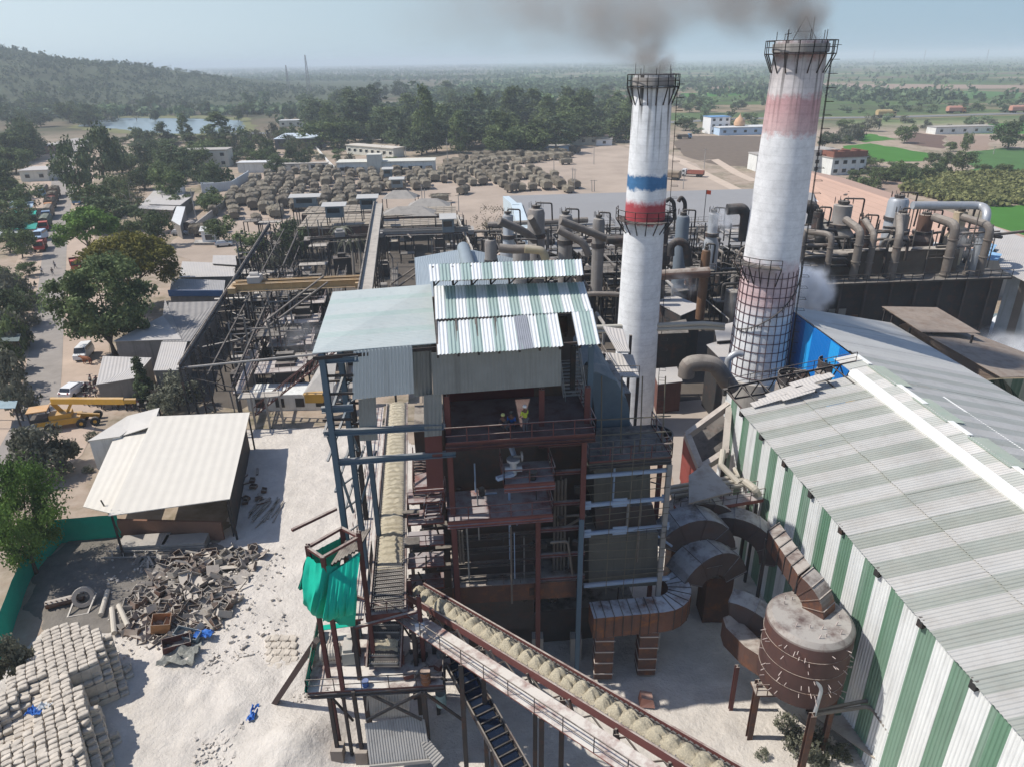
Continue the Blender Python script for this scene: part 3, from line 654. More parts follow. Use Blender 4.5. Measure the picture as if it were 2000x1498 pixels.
# columns
def column(x,yt,yb,v,mat=steel_maroon,wd=.35,name='column',z0=None):
    t=B.q(x,yt,v); u=(t-B.o).dot(B.x); zb=0 if yb is None else B.q(x,yb,v).z
    m=MB(); m.ibeam(B.w(u,v,zb if z0 is None else z0),B.w(u,v,t.z),wd,wd); return m.build(name,mat,bh)
for x,yt,yb,v,mt in ((872,772,None,-.4,steel_maroon),(1058,760,862,0,steel_maroon),(1148,755,852,0,steel_maroon),(1051,1010,None,.2,steel_maroon),(1142,850,None,-.1,steel_maroon),(1136,1012,None,-.2,steel_blue),
    (628,690,None,-1.0,steel_blue),(664,686,None,2.4,steel_blue),(700,682,None,6,steel_blue),(885,1030,None,-.2,soot),(1308,905,1190,.4,steel_grey),(1155,676,852,.6,steel_blue),(688,780,None,9,soot),(1120,676,760,3,soot),(1290,900,None,6,steel_maroon)):
    column(x,yt,yb,v,mt,.32 if mt is steel_blue else .32)
# left frame beams and braces
mb=MB()
U=lambda x,y,v: B.q(x,y,v)
for a,b in (((628,800,-1.0),(690,796,-1.0)),((632,846,-1),(870,832,-.6)),((655,903,-1),(890,885,-.6)),((622,705,-1),(700,700,-1))):
    mb=MB(); mb.ibeam(U(*a),U(*b),.26,.34); mb.build('beam',steel_blue,bh)
for y0,y1,n in ((735,745,1),(770,790,1),(820,830,1),):
    m=MB(); m.bar(U(630,y0,-1),U(690,y0-2,-1),.12); m.build('beam',soot,bh); m=MB(); m.bar(U(640,y1,2.4),U(720,y1-4,2.4),.12); m.build('beam',soot,bh)
mb=MB()
for a,b in (((633,846,-1),(672,730,2.4)),((640,900,-1),(684,780,2.4)),((655,960,-1),(690,850,4)),((672,1000,2.4),(712,870,6)),((640,850,-1),(690,1000,2.4)),((664,780,2.4),(700,880,6)),((700,1000,6),(735,880,6))): mb.bar(U(*a),U(*b),.13)
for y in (760,800,850,900,950,1000,1050):
    mb.bar(U(664,y,2.4),U(700,y-26,6),.1)
mb.build('brace',steel_blue,bh)
# platforms
grat=M('dusty_maroon_plate',(.20,.07,.055),.8,dust=.85,dcol=(.40,.38,.37),var=.3,rust=.2)
def platform(pts,v0,name='platform',mat=grat,th=.18,rail=True,sides=True,rows=None,rh=1.05,par=bh):
    """pts: front-left, front-right px on plane v0; depth rows"""
    a,b=B.q(*pts[0],v0),B.q(*pts[1],v0); z=(a.z+b.z)/2; a.z=b.z=z; dep=rows; c,d=b+B.y*dep,a+B.y*dep
    m=MB(); m.hexa([a-Vector((0,0,th)),b-Vector((0,0,th)),c-Vector((0,0,th)),d-Vector((0,0,th))],[a,b,c,d]); m.ibeam(a-Vector((0,0,th+.12)),b-Vector((0,0,th+.12)),.2,.24)
    o=m.build(name,mat,par)
    if rail:
        m=MB(); m.rail(([d,a,b,c] if sides else [a,b]),rh,1.25,.035,True); m.build('railing',steel_maroon,par)
    return a,b,c,d
pf1=platform([(870,868),(1163,849)],-1.6,rows=5.6,mat=M('shaded_maroon_plate',(.07,.03,.027),.85,dust=.35,dcol=(.22,.2,.19),var=.3,rust=.3))  # platform plate copy with the roof's shade put into a darker colour
pf2=platform([(985,948),(1084,943)],-1.9,rows=2.6)
pf3=platform([(874,1022),(1080,1004)],-1.2,rows=3.4)
pf4=platform([(810,952),(866,946)],-.3,rows=4,rail=False)
pf5=platform([(1150,905),(1312,893)],.2,rows=4.5,mat=sootp)
# dark hangings under pf1, stairs left
def stair(p0,p1,wd,n,mat,name='stair',par=bh,side=None,rail=True):
    p0=Vector(p0);p1=Vector(p1); d=Vector((p1.x-p0.x,p1.y-p0.y,0)); s=(side or Vector((-d.y,d.x,0))).normalized()*wd/2
    m=MB()
    for k in range(n+1):
        c=p0.lerp(p1,k/n); dn=d.normalized()*.13 if d.length>1e-3 else Vector((0,.13,0)); m.hexa([c-s-dn,c+s-dn,c+s+dn,c-s+dn],[q+Vector((0,0,.04)) for q in (c-s-dn,c+s-dn,c+s+dn,c-s+dn)])
    for e in (-s,s):
        m.bar(p0+e,p1+e,.06,.2)
        if rail:
            m.bar(p0+e+Vector((0,0,.95)),p1+e+Vector((0,0,.95)),.05)
            for k in range(0,n+1,4): c=p0.lerp(p1,k/n)+e; m.bar(c,c+Vector((0,0,.95)),.05)
    return m.build(name,mat,par)
stair(B.q(822,968,.8),B.q(822,898,1.8),.9,12,steel_maroon,side=B.x)
stair(B.q(845,1010,.8),B.q(855,955,2.2),1.0,8,grat,side=B.x)
stair(B.q(1125,800,3),B.q(1110,690,6),1.4,16,steel_grey,side=B.x)
# body grid
mb=MB()
for k,y in enumerate((1048,1072,1100,1128,1150)):
    mb.ibeam(B.q(884,y+4,.9),B.q(1052,y-8,.9),.2,.28 if k%2==0 else .16)
for k,y in enumerate((1060,1086,1112,1138)): 
    mb.rail([B.q(884,y+10,.5),B.q(1050,y-2,.5)],.9,1.1,.025)
mb.build('buckstay',steel_dark,bh)
mb=MB()
for k,y in enumerate((870,925,985,1035,1085,1130)): mb=MB(); mb.ibeam(B.q(1052,y,.3),B.q(1142,y-6,.3),.22,.26); mb.build('beam',steel_maroon,bh)
mb=MB()
for k,(x,y0,y1) in enumerate(((1084,940,1160),(1091,938,1160),(1098,936,1160),(1105,934,1160))):
    a=B.q(x,y0,1.6); u=(a-B.o).dot(B.x); z1=B.q(x,y1,1.6).z; mb.cyl(a,B.w(u,1.6,z1),.085,n=8); mb.tube([B.w(u,1.6,z1),B.w(u-.2,2.2,z1-.8),B.w(u-1.4,3.4,z1-1.4)],.085,8); mb.build('riser_tube',pipe_dusty,bh); mb=MB()
for x in (890,896,902): a=B.q(x,1035,.4); u=(a-B.o).dot(B.x); mb.cyl(a,B.w(u,.4,a.z-2.6),.08,n=8); mb.build('riser_tube',pipe_dusty,bh); mb=MB()
for y0,y1 in ((931,917),(987,972),(1042,1026),(1143,1128)):
    m=MB(); a,b=B.q(1140,y0,.1),B.q(1306,y1,.5); m.cyl(a,b,.17 if y0>1100 else .15,n=12)
    for t in (.0,.42,1.): 
        c=a.lerp(b,t) if t not in (0,1.) else a.lerp(b,.04 if t==0 else .96)
        if y0!=931 and y0!=1143: m.box(c+Vector((0,0,.0)),(.95 if t==.42 else .5,.06,.62),B.th)
    m.build('header_pipe',pipe_blue,bh)
# pipe scaffold on right section
mb=MB(); rg=random.Random(4)
for y in (905,945,962,1005,1018,1060,1072,1090,1112,1128): mb.cyl(B.q(1140,y+4,-.25),B.q(1308,y-9+rg.uniform(-9,9),-.1),.024,n=6)
for x in (1198,1240,1262): 
    a=B.q(x,860,-.2);u=(a-B.o).dot(B.x); mb.cyl(a,B.w(u+rg.uniform(-.3,.3),-.2,B.q(x,1160,-.2).z),.024,n=6)
for y in (820,850,875): mb.cyl(B.q(1165,y,.5),B.q(1310,y-8,.5),.04,n=6)
for x in (1175,1215,1255,1300): a=B.q(x,735,1.2);u=(a-B.o).dot(B.x); mb.cyl(a,B.w(u+.2,1.2,B.q(x,900,1.2).z),.04,n=6)
mb.build('scaffold_pole',M('bamboo',(.13,.115,.085),.9,var=.3),bh)
mb=MB(); mb.rail([B.q(1150,892,.1),B.q(1312,880,.1)],1,1.1,.025); mb.rail([B.q(1146,1066,.2),B.q(1300,1050,.2)],.9,1.2,.022)
mb.build('railing',steel_dark,bh)
# clutter of small valves / boxes / cables inside the frame
mb=MB(); rg=random.Random(8)
FT=[]
for k in range(34):
    mb=MB(); FT.append(mb); v=rg.uniform(.6,3); x=rg.uniform(880,1140); y=rg.uniform(955,1170); c=B.q(x,y,v)
    mb.box(c,(rg.uniform(.15,.7),rg.uniform(.15,.5),rg.uniform(.1,.6)),rg.uniform(0,1.5))
for k in range(28):
    mb=MB(); FT.append(mb); v=rg.uniform(.8,4.5); x=rg.uniform(1145,1305); y=rg.uniform(870,960); c=B.q(x,y,v); mb.bar(c,c+Vector((rg.uniform(-1.5,1.5),rg.uniform(-.6,.6),rg.uniform(-.6,.6))),.07)
for k in range(34):
    mb=MB(); FT.append(mb); v=rg.uniform(1,5); x=rg.uniform(795,872); y=rg.uniform(960,1180); c=B.q(x,y,v)
    if rg.random()<.5: mb.box(c,(rg.uniform(.3,1.6),rg.uniform(.3,1),rg.uniform(.06,.4)),B.th)
    else: mb.bar(c,c+Vector((rg.uniform(-1.2,1.2),rg.uniform(-1,1),rg.uniform(-1.5,1.5))),.09)
for q in FT: q.build('fitting',sootp,bh)
ubox('casing',800,872,0,17.6,5,9,dark_int)
for k in range(5):
    y=985+k*42; v=1.2+.4*k; a=B.q(797,y,v); b=B.q(868,y-5,v); m=MB(); m.hexa([a,b,b+B.y*1.6,a+B.y*1.6],[q+Vector((0,0,.12)) for q in (a,b,b+B.y*1.6,a+B.y*1.6)]); m.rail([a,b],.9,1.2,.03); m.build('landing',grat,bh)
for k in range(26):
    v=rg.uniform(-.1,2.8); x=rg.uniform(885,1300); y=rg.uniform(880,1060); a=B.q(x,y,v); u_=(a-B.o).dot(B.x); mb=MB()
    if k%3: mb.cyl(a,B.w(u_,v,max(3,a.z-rg.uniform(3,9))),rg.uniform(.03,.09),n=7)
    else: mb.tube([a,a+B.x*rg.uniform(-3,3),a+B.x*rg.uniform(-3,3)-Vector((0,0,rg.uniform(1,3)))],rg.uniform(.04,.12),7,.3)
    mb.build('pipe',(pipe_dusty,steel_grey,pipe_blue,soot)[k%4],bh)
# machines on platforms
vt=thing('valve_assembly',B.q(1003,925,-1.2),'blue grey motorised steam valve standing on the upper maroon platform','valve')
m=MB(); c=B.q(1003,925,-1.2); m.cyl(c,c+Vector((0,0,.9)),.22,n=14); m.cyl(c+Vector((0,0,.35))-B.x*.5,c+Vector((0,0,.35))+B.x*.5,.2,n=14); m.cyl(c+Vector((0,0,.9)),c+Vector((0,0,1.05)),.4,n=14); m.build('valve_body',silver,vt)
m=MB(); m.cyl(c+Vector((.45,0,1.2)),c+Vector((.45,0,1.2))+B.x*.1,.3,n=14); m.bar(c+Vector((0,0,1.2)),c+Vector((.5,0,1.2)),.08); m.build('handwheel',steel_grey,vt)
m=MB(); m.box(c+Vector((-.5,-.5,.15)),(1.1,.28,.2),.5); m.cyl(c+Vector((.1,.3,.9)),c+Vector((-.3,1.6,1.6)),.16,n=10); m.build('actuator',pipe_blue,vt)
m=MB(); c=B.q(1040,935,-1.4); m.cyl(c,c+Vector((0,0,.5)),.22,n=12); m.cyl(c+Vector((0,0,.5)),c+Vector((0,0,.56)),.3,n=12); one(m,'steel_drum',sootp,'small dark drum standing at the edge of the upper maroon platform','drum')
# tarpaulin-covered curved casing behind scaffold
m=MB(); a=B.q(1170,885,4.5); prof=[]
for i in range(13):
    an=math.pi*.5*i/12; prof.append((math.cos(an),math.sin(an)))
u0_,u1_=(B.q(1168,850,4.5)-B.o).dot(B.x),(B.q(1250,850,4.5)-B.o).dot(B.x); vs=[]
for j in range(15):
    for i in range(13):
        v=5+j*.5; nz=.18*noise.noise(Vector((i*.5,j*.6,2))); vs.append(B.w(u0_+(u1_-u0_)*prof[i][0]+nz-.6,v+nz,17.0+4.6*prof[i][1]*(.9+.1*math.sin(j))+nz))
m.raw(vs,[(j*13+i,j*13+i+1,(j+1)*13+i+1,(j+1)*13+i) for j in range(14) for i in range(12)])
vs2=[vs[i] for i in range(13)]; m.poly(vs2+[B.w(u0_,5,17)])
m.hexa([B.w(u0_-.6,5,9),B.w(u1_-.7,5,9),B.w(u1_-.7,11,9),B.w(u0_-.6,11,9)],[B.w(u0_-.6,5,17.05),B.w(u1_-.7,5,17.05),B.w(u1_-.7,11,17.05),B.w(u0_-.6,11,17.05)])
one(m,'tarpaulin_cover',M('blue_grey_tarp',(.115,.15,.175),.7,var=.2,dust=.35,bump=.06,bsc=2),'blue grey tarpaulin wrapped over a rounded casing behind the scaffold','tarpaulin',smooth=True)
ubox('casing',1168,1275,16.8,19.4,5.2,11,dark_int)
m=MB(); q_=B.q(1278,862,6); m.lathe((q_.x,q_.y,q_.z-.8),[(1.25,0),(1.3,1.5),(1.2,1.5),(1.15,.4),(.01,.4)],22); m.build('open_drum',sootp,bh,smooth=True)
m=MB(); q_=B.q(1185,905,3); m.hexa([q_,q_+B.x*4,q_+B.x*4+B.y*2,q_+B.y*2],[k_+Vector((0,0,1.4)) for k_ in (q_,q_+B.x*4,q_+B.x*4+B.y*2,q_+B.y*2)]); m.build('casing',sootp,bh)
# rear platforms beside the left chimney
m=MB()
for x0,y0,x1,y1,z in ((1172,690,1248,738,17),(1178,640,1230,690,18.5)):
    a,b,c,d=P(x0,y0,z),P(x1-12,y0+6,z),P(x1,y1,z),P(x0+28,y1,z); m.flat(a,b,c,d,.12)
fd=m.build('filter_deck',shed_grey,bh)
m=MB(); 
for x,y,z in ((1175,692,17),(1246,738,17),(1200,738,17),(1232,655,18.5),(1180,690,18.5)): p=P(x,y,z); m.bar(p,(p.x,p.y,0),.22)
m.rail([P(1172,690,17.1),P(1200,738,17.1),P(1248,738,17.1)],1,1.5,.03); m.build('column',steel_dark,bh)
# concrete legs under the boiler
for x,y0 in ((1125,1240),(1050,1240),(1280,1210),(945,1250)):
    m=MB(); t=B.q(x,y0,1.2); m.hexa(*[[(t.x-.4,t.y-.35,z),(t.x+.4,t.y-.35,z),(t.x+.4,t.y+.35,z),(t.x-.4,t.y+.35,z)] for z in (0,t.z)]); m.build('concrete_leg',concrete,bh)
m=MB(); a=B.q(885,1180,.4);b=B.q(1125,1165,.4); m.hexa([a,b,b+B.y*7,a+B.y*7],[q+Vector((0,0,1.4)) for q in (a,b,b+B.y*7,a+B.y*7)]); m.build('bottom_header',rusty,bh)
m=MB(); m.box(B.q(1140,1245,3),(.3,.3,.3)); 
a=B.q(885,1330,1);b=B.q(1120,1320,1); m=MB(); m.hexa([B.w(-7.5,3,0),B.w(5,3,0),B.w(5,9,0),B.w(-7.5,9,0)],[B.w(-7.5,3,3.1),B.w(5,3,3.1),B.w(5,9,3.1),B.w(-7.5,9,3.1)]); m.build('ash_hopper_block',dark_int,bh)
# ---- chimneys
def chimney_mat(name,bands,dark,zt,axis,AMP=1.5):
    m=bpy.data.materials.new(name); m.use_nodes=True; t=m.node_tree; N=t.nodes; L=t.links; b=N['Principled BSDF']; b.inputs['Roughness'].default_value=.85; b.inputs['Specular IOR Level'].default_value=.2
    geo=N.new('ShaderNodeNewGeometry'); s=N.new('ShaderNodeSeparateXYZ'); L.new(geo.outputs['Position'],s.inputs[0])
    no=N.new('ShaderNodeTexNoise'); no.inputs['Scale'].default_value=1.2; no.inputs['Detail'].default_value=6; no.inputs['Roughness'].default_value=.75; L.new(geo.outputs['Position'],no.inputs['Vector'])
    zz=N.new('ShaderNodeMath'); zz.operation='MULTIPLY_ADD'; L.new(no.outputs[0],zz.inputs[0]); zz.inputs[1].default_value=AMP; L.new(s.outputs[2],zz.inputs[2])
    mr=N.new('ShaderNodeMapRange'); L.new(zz.outputs[0],mr.inputs[0]); mr.inputs[1].default_value=AMP/2; mr.inputs[2].default_value=zt+AMP/2
    rp=N.new('ShaderNodeValToRGB'); L.new(mr.outputs[0],rp.inputs[0]); e=rp.color_ramp.elements; e[0].position=0; e[0].color=(.72,.73,.73,1); e[1].position=1; e[1].color=(.7,.71,.71,1)
    for z,c in bands: q=e.new(z/zt); q.color=c+(1,)
    mp=N.new('ShaderNodeMapping'); mp.inputs['Scale'].default_value=(2.6,2.6,.05); L.new(geo.outputs['Position'],mp.inputs[0])
    st=N.new('ShaderNodeTexNoise'); st.inputs['Scale'].default_value=1; st.inputs['Detail'].default_value=3; L.new(mp.outputs[0],st.inputs['Vector'])
    r2=N.new('ShaderNodeMapRange'); L.new(st.outputs[0],r2.inputs[0]); r2.inputs[1].default_value=.53; r2.inputs[2].default_value=.62
    r3=N.new('ShaderNodeMapRange'); L.new(s.outputs[2],r3.inputs[0]); r3.inputs[1].default_value=zt-9; r3.inputs[2].default_value=zt-1.5; r3.inputs[4].default_value=dark
    mm=N.new('ShaderNodeMath'); mm.operation='MULTIPLY'; L.new(r2.outputs[0],mm.inputs[0]); L.new(r3.outputs[0],mm.inputs[1])
    mx=N.new('ShaderNodeMix'); mx.data_type='RGBA'; L.new(mm.outputs[0],mx.inputs[0]); L.new(rp.outputs[0],mx.inputs[6]); mx.inputs[7].default_value=(.03,.028,.025,1)
    n2=N.new('ShaderNodeTexNoise'); n2.inputs['Scale'].default_value=.8; n2.inputs['Detail'].default_value=8; n2.inputs['Roughness'].default_value=.8; L.new(geo.outputs['Position'],n2.inputs['Vector'])
    k=N.new('ShaderNodeMapRange'); L.new(n2.outputs[0],k.inputs[0]); k.inputs[1].default_value=.35; k.inputs[2].default_value=.7; k.inputs[3].default_value=1.05; k.inputs[4].default_value=.72
    # board marks
    wv=N.new('ShaderNodeTexWave'); wv.bands_direction='Z'; wv.inputs['Scale'].default_value=.42; wv.inputs['Distortion'].default_value=.6; L.new(geo.outputs['Position'],wv.inputs[0])
    k2=N.new('ShaderNodeMapRange'); L.new(wv.outputs[0],k2.inputs[0]); k2.inputs[1].default_value=0; k2.inputs[2].default_value=.12; k2.inputs[3].default_value=.93; k2.inputs[4].default_value=1
    km=N.new('ShaderNodeMath'); km.operation='MULTIPLY'; L.new(k.outputs[0],km.inputs[0]); L.new(k2.outputs[0],km.inputs[1])
    h=N.new('ShaderNodeHueSaturation'); L.new(mx.outputs[2],h.inputs['Color']); L.new(km.outputs[0],h.inputs['Value']); L.new(h.outputs[0],b.inputs['Base Color']); return m
W_=(.74,.75,.75); PK=(.60,.43,.42); RD=(.42,.07,.08); BL=(.06,.17,.33)
def chimney(ax,ay,h,r0,r1,mat,label,z0=0,ring=None,gridz=None,r_top=1.35):
    t=thing('chimney',(ax,ay,0),label,'chimney')
    m=MB(); m.lathe((ax,ay,0),[(r0,z0),(r0+(r1-r0)*.5,h*.5+z0*.5),(r1,h-.9),(r1*1.02,h-.9),(r1*1.02,h),(r1*.8,h),(r1*.78,h-3)],56); m.build('shaft',mat,t,smooth=True)
    m=MB(); m.lathe((ax,ay,0),[(r1*1.035,h-1.0),(r1*1.075,h-.95),(r1*1.075,h-.28),(r1*1.03,h-.25)],48)
    m.build('collar',M('sooty_collar',(.30,.28,.26),.9,var=.35,streak=.6),t,smooth=True)
    def ringrail(z,ro,ri,name,a0=0,a1=360,hh=1.1,brk=1.6):
        m=MB(); n=max(6,int((a1-a0)/22)); P_=[]
        for k in range(n+1): an=R(a0+(a1-a0)*k/n); P_.append(Vector((ax+ro*math.cos(an),ay+ro*math.sin(an),z)))
        m.rail(P_,hh,9,.04,False,1)
        for k in range(n+1):
            an=R(a0+(a1-a0)*k/n); p=P_[k]; q=Vector((ax+ri*math.cos(an),ay+ri*math.sin(an),z-brk)); m.bar(p,q,.09); m.bar(p,Vector((q.x,q.y,z)),.08)
        for k in range(n):
            a_,b_=P_[k],P_[k+1]; s_=R(a0+(a1-a0)*k/n);e_=R(a0+(a1-a0)*(k+1)/n)
            c_=Vector((ax+(ri+.02)*math.cos(e_),ay+(ri+.02)*math.sin(e_),z));d_=Vector((ax+(ri+.02)*math.cos(s_),ay+(ri+.02)*math.sin(s_),z)); m.hexa([a_-Vector((0,0,.06)),b_-Vector((0,0,.06)),c_-Vector((0,0,.06)),d_-Vector((0,0,.06))],[a_,b_,c_,d_])
        m.build(name,soot,t)
    ringrail(h-1.1,r1*r_top,r1*1.03,'gallery')
    if ring: ringrail(*ring)
    # ladder
    m=MB(); an=R(-12); 
    for s_ in (-.22,.22):
        e=Vector((-math.sin(an),math.cos(an),0))*s_
        m.bar(Vector((ax+(r0+.35)*math.cos(an),ay+(r0+.35)*math.sin(an),z0))+e,Vector((ax+(r1+.45)*math.cos(an),ay+(r1+.45)*math.sin(an),h))+e,.05)
    for z in np.arange(z0+.5,h,.6):
        r_=r0+(r1-r0)*(z-z0)/(h-z0)+.4; c=Vector((ax+r_*math.cos(an),ay+r_*math.sin(an),z)); e=Vector((-math.sin(an),math.cos(an),0)); m.bar(c-e*.22,c+e*.22,.04)
        if int(z/.6)%2==0:
            f=Vector((math.cos(an),math.sin(an),0)); m.bar(c-e*.4,c-e*.4+f*.7,.035);m.bar(c+e*.4,c+e*.4+f*.7,.035); m.bar(c-e*.4+f*.7,c+e*.4+f*.7,.035)
    m.build('ladder',soot,t)
    if gridz:
        m=MB(); za,zb=gridz
        for z in np.arange(za,zb,1.0):
            r_=r0+(r1-r0)*(z-z0)/(h-z0)+.05; n=40
            for k in range(n): m.bar((ax+r_*math.cos(k*2*math.pi/n),ay+r_*math.sin(k*2*math.pi/n),z),(ax+r_*math.cos((k+1)*2*math.pi/n),ay+r_*math.sin((k+1)*2*math.pi/n),z),.06)
        for k in range(26):
            a_=k*2*math.pi/26; ra=r0+(r1-r0)*(za-z0)/(h-z0)+.05; rb=r0+(r1-r0)*(zb-z0)/(h-z0)+.05; m.bar((ax+ra*math.cos(a_),ay+ra*math.sin(a_),za),(ax+rb*math.cos(a_),ay+rb*math.sin(a_),zb),.055)
        m.build('steel_strapping',M('strap_steel',(.10,.05,.055),.7,var=.1),t)
        # spiral pipe
        m=MB(); pts=[]
        for k in range(30):
            a_=R(200+150*k/29); z=za+5.2+ (k/29)**1.6*7; r_=r0+(r1-r0)*(z-z0)/(h-z0)+.28; pts.append((ax+r_*math.cos(a_),ay+r_*math.sin(a_),z))
        m.tube(pts,.07,6); 
        for k in range(0,30,2): p=Vector(pts[k]); m.bar(p+Vector((0,0,.1)),p+Vector((.05,-.05,-.35)),.07)
        m.build('conduit',soot,t)
    m=MB(); rg=random.Random(int(ax))
    for k in range(7): an=R(360*k/7+10); c=Vector((ax+r1*.95*math.cos(an),ay+r1*.95*math.sin(an),h)); m.bar(c,c+Vector((0,0,rg.uniform(.4,1.0))),.05)
    if gridz:
        c=Vector((ax,ay,h)); a_,b_,d_=c+Vector((-1.0,-.4,0)),c+Vector((1.2,-.4,0)),c+Vector((.1,0,2.0)); m.bar(a_,d_,.05);m.bar(b_,d_,.05);m.bar(a_+Vector((.35,0,.75)),b_+Vector((-.4,0,.75)),.04); m.bar(c+Vector((1.0,.3,0)),c+Vector((1.0,.3,1.9)),.07)
        m.bar(c+Vector((-1.6,-.8,0)),c+Vector((-1.6,-.8,.9)),.08); m.bar(c+Vector((-1.9,-.8,.5)),c+Vector((-1.3,-.8,.6)),.06)
    m.build('lightning_rod',soot,t)
    return t
c1=Q(1277,146,75); c2=Q(1566,80,72)
m1=chimney_mat('chimney_paint_blue_red',[(24.2,W_),(24.5,RD),(26.3,RD),(26.9,W_),(27.8,W_),(27.95,BL),(29.15,BL),(29.3,W_),(37.4,W_),(37.8,(.10,.09,.08))],.95,38.8,0)
m2=chimney_mat('chimney_paint_faded_pink',[(8.5,W_),(15.2,W_),(17.2,PK),(20.4,(.62,.50,.50)),(21.6,(.74,.74,.74)),(33.0,(.72,.72,.72)),(33.6,PK),(36.3,(.55,.33,.33)),(37.0,(.62,.58,.57)),(39.5,(.50,.46,.45)),(40.5,(.36,.20,.19))],.75,41.6,0,3.2)
chimney(c1.x,c1.y,c1.z,2.45,1.88,m1,'white concrete chimney with a blue and a red band, the shorter one',ring=(24.7,3.0,2.1,'ring_platform',150,400,1.1,1.4))
chimney(c2.x,c2.y,c2.z,3.05,2.32,m2,'tallest concrete chimney with faded pink bands and steel strapping below',z0=8,ring=(20.9,4.1,2.7,'ring_platform',175,265,.9,2.2),gridz=(8.6,20.2),r_top=1.34)
m=MB(); m.lathe((c2.x,c2.y,0),[(3.25,0),(3.2,7.95),(3.05,8.05)],32); 
ch2=[o for o in bpy.data.objects if o.name.startswith('chimney') and 'tallest' in str(o.get('label',''))][0]; m.build('pedestal',concrete,ch2,smooth=True)
# ---- turbine hall with green-white wall
Hf=Fr(19.5,53.4,4.9)
def hw_(v,z,u=0): return Hf.w(u,v,z)
hall=thing('turbine_hall',Hf.w(0,-20,0),'long hall with bold green and white striped wall and weathered striped roof','building')
m=MB(); m.sheet(hw_(4,0),hw_(-46,0),hw_(-46,13),hw_(4,13),.25,.05,1.35,.0); m.build('wall',hall_wall,hall)
UR,ZR,U2,Z2,U3,Z3=10.0,14.9,12.1,14.95,29.3,10.0
m=MB(); zm=(13.05+ZR)/2; um=(UR-.4)/2; m.sheet(hw_(0,13.05,-.4),hw_(-46,13.05,-.4),hw_(-46,zm,um),hw_(0,zm,um),.25,.045,1.35,.03,2,ragged=.07); m.sheet(hw_(0,zm+.06,um-.15),hw_(-46,zm+.06,um-.15),hw_(-46,ZR+.05,UR),hw_(0,ZR+.05,UR),.25,.045,1.35,.03,5,ragged=.07)
m.sheet(hw_(1.6,14.0,5.4),hw_(.0,14.05,5.4),hw_(.0,ZR+.02,UR),hw_(1.6,ZR+.02,UR),.25,.045)
m.build('roof',hall_roof,hall)
m=MB(); m.sheet(hw_(5.2,ZR+.05,UR+.2),hw_(-46,ZR+.05,UR+.2),hw_(-46,Z2+.35,U2),hw_(5.2,Z2+.35,U2),.25,.045,2.7,.03,2)
m.sheet(hw_(10.6,Z3,U3),hw_(-46,Z3,U3),hw_(-46,Z2+.3,U2+.1),hw_(6.4,Z2+.3,U2+.1),.25,.045,2.7,.04,4); m.build('roof',M('brightened_weathered_roof',(.60,.58,.535),.85,.0,stripe=(2.7,(.45,.46,.41),.5,.9),var=.14,sc=.3,dust=.15,rust=.25,rcol=(.35,.31,.26)),hall)  # roof colour brightened on this slope to offset its weaker sunlight
m=MB()
m.tube([hw_(-46,ZR+.2,UR),hw_(-20,ZR+.2,UR),hw_(1.4,ZR+.2,UR)],[.42,.42,.5],10)
for k in range(7):
    v=5-k*6.5; w_=3.6 if k%2 else 2.2; m.flat(hw_(v,Z2+.40,U2-.1),hw_(v-w_,Z2+.40,U2-.1),hw_(v-w_,Z2+.35,U2+.35),hw_(v,Z2+.35,U2+.35),.04)
m.bar(hw_(-1.5,Z2-1.0,U2+4.3),hw_(-30,Z2-1.0,U2+4.3),.2,.12)
m.build('ridge_vent',white_sheet,hall)
m=MB()
for k in range(6):
    v=2.6-k*6.5; m.flat(hw_(v,Z2+.40,U2-.3),hw_(v-4.2,Z2+.40,U2-.3),hw_(v-4.2,Z2+.15,U2+1.3),hw_(v,Z2+.15,U2+1.3),.03)
m.build('skylight_strip',M('pale_green_sheet',(.33,.40,.32),.6,var=.15,dust=.3),hall)
m=MB()
for k in range(12):
    v=4-k*4.1; c=hw_(v,12.8,-.1); m.box(c,(.5,.35,.6),.3); m.build('gutter_bracket',soot,hall); m=MB()
m=MB(); m.bar(hw_(4,12.95,-.05),hw_(-46,12.95,-.05),.12,.1); m.build('eave_trim',soot,hall)
# exposed trusses at the torn end
m=MB(); A_=hw_(3.8,13.3,0);E_=hw_(3.8,15.2,11.5)
m.bar(A_,E_,.16);m.bar(A_-Vector((0,0,1.2)),hw_(3.8,13.6,11.5),.14)
for k in range(8): p=A_.lerp(E_,k/8); q=(A_-Vector((0,0,1.2))).lerp(hw_(3.8,13.6,11.5),(k+.5)/8); m.bar(p,q,.09); m.bar(q,A_.lerp(E_,(k+1)/8),.09)
for k in range(6): p=A_.lerp(E_,.1+k/7); m.bar(p,p-Hf.y*4,.09)
m.rail([A_,E_],.9,1.8,.03); m.build('roof_truss',soot,hall)
m=MB(); rg=random.Random(3)
for k in range(7):
    a=hw_(.6+rg.uniform(-.6,.9),13.4+k*.22,.6+k*.75); m.flat(a,a+Hf.x*rg.uniform(2,3.4)+Vector((0,0,.7)),a+Hf.x*2.6-Hf.y*.9+Vector((0,0,.72)),a-Hf.y*.9,.05)
m.build('loose_sheet',shed_grey,hall)
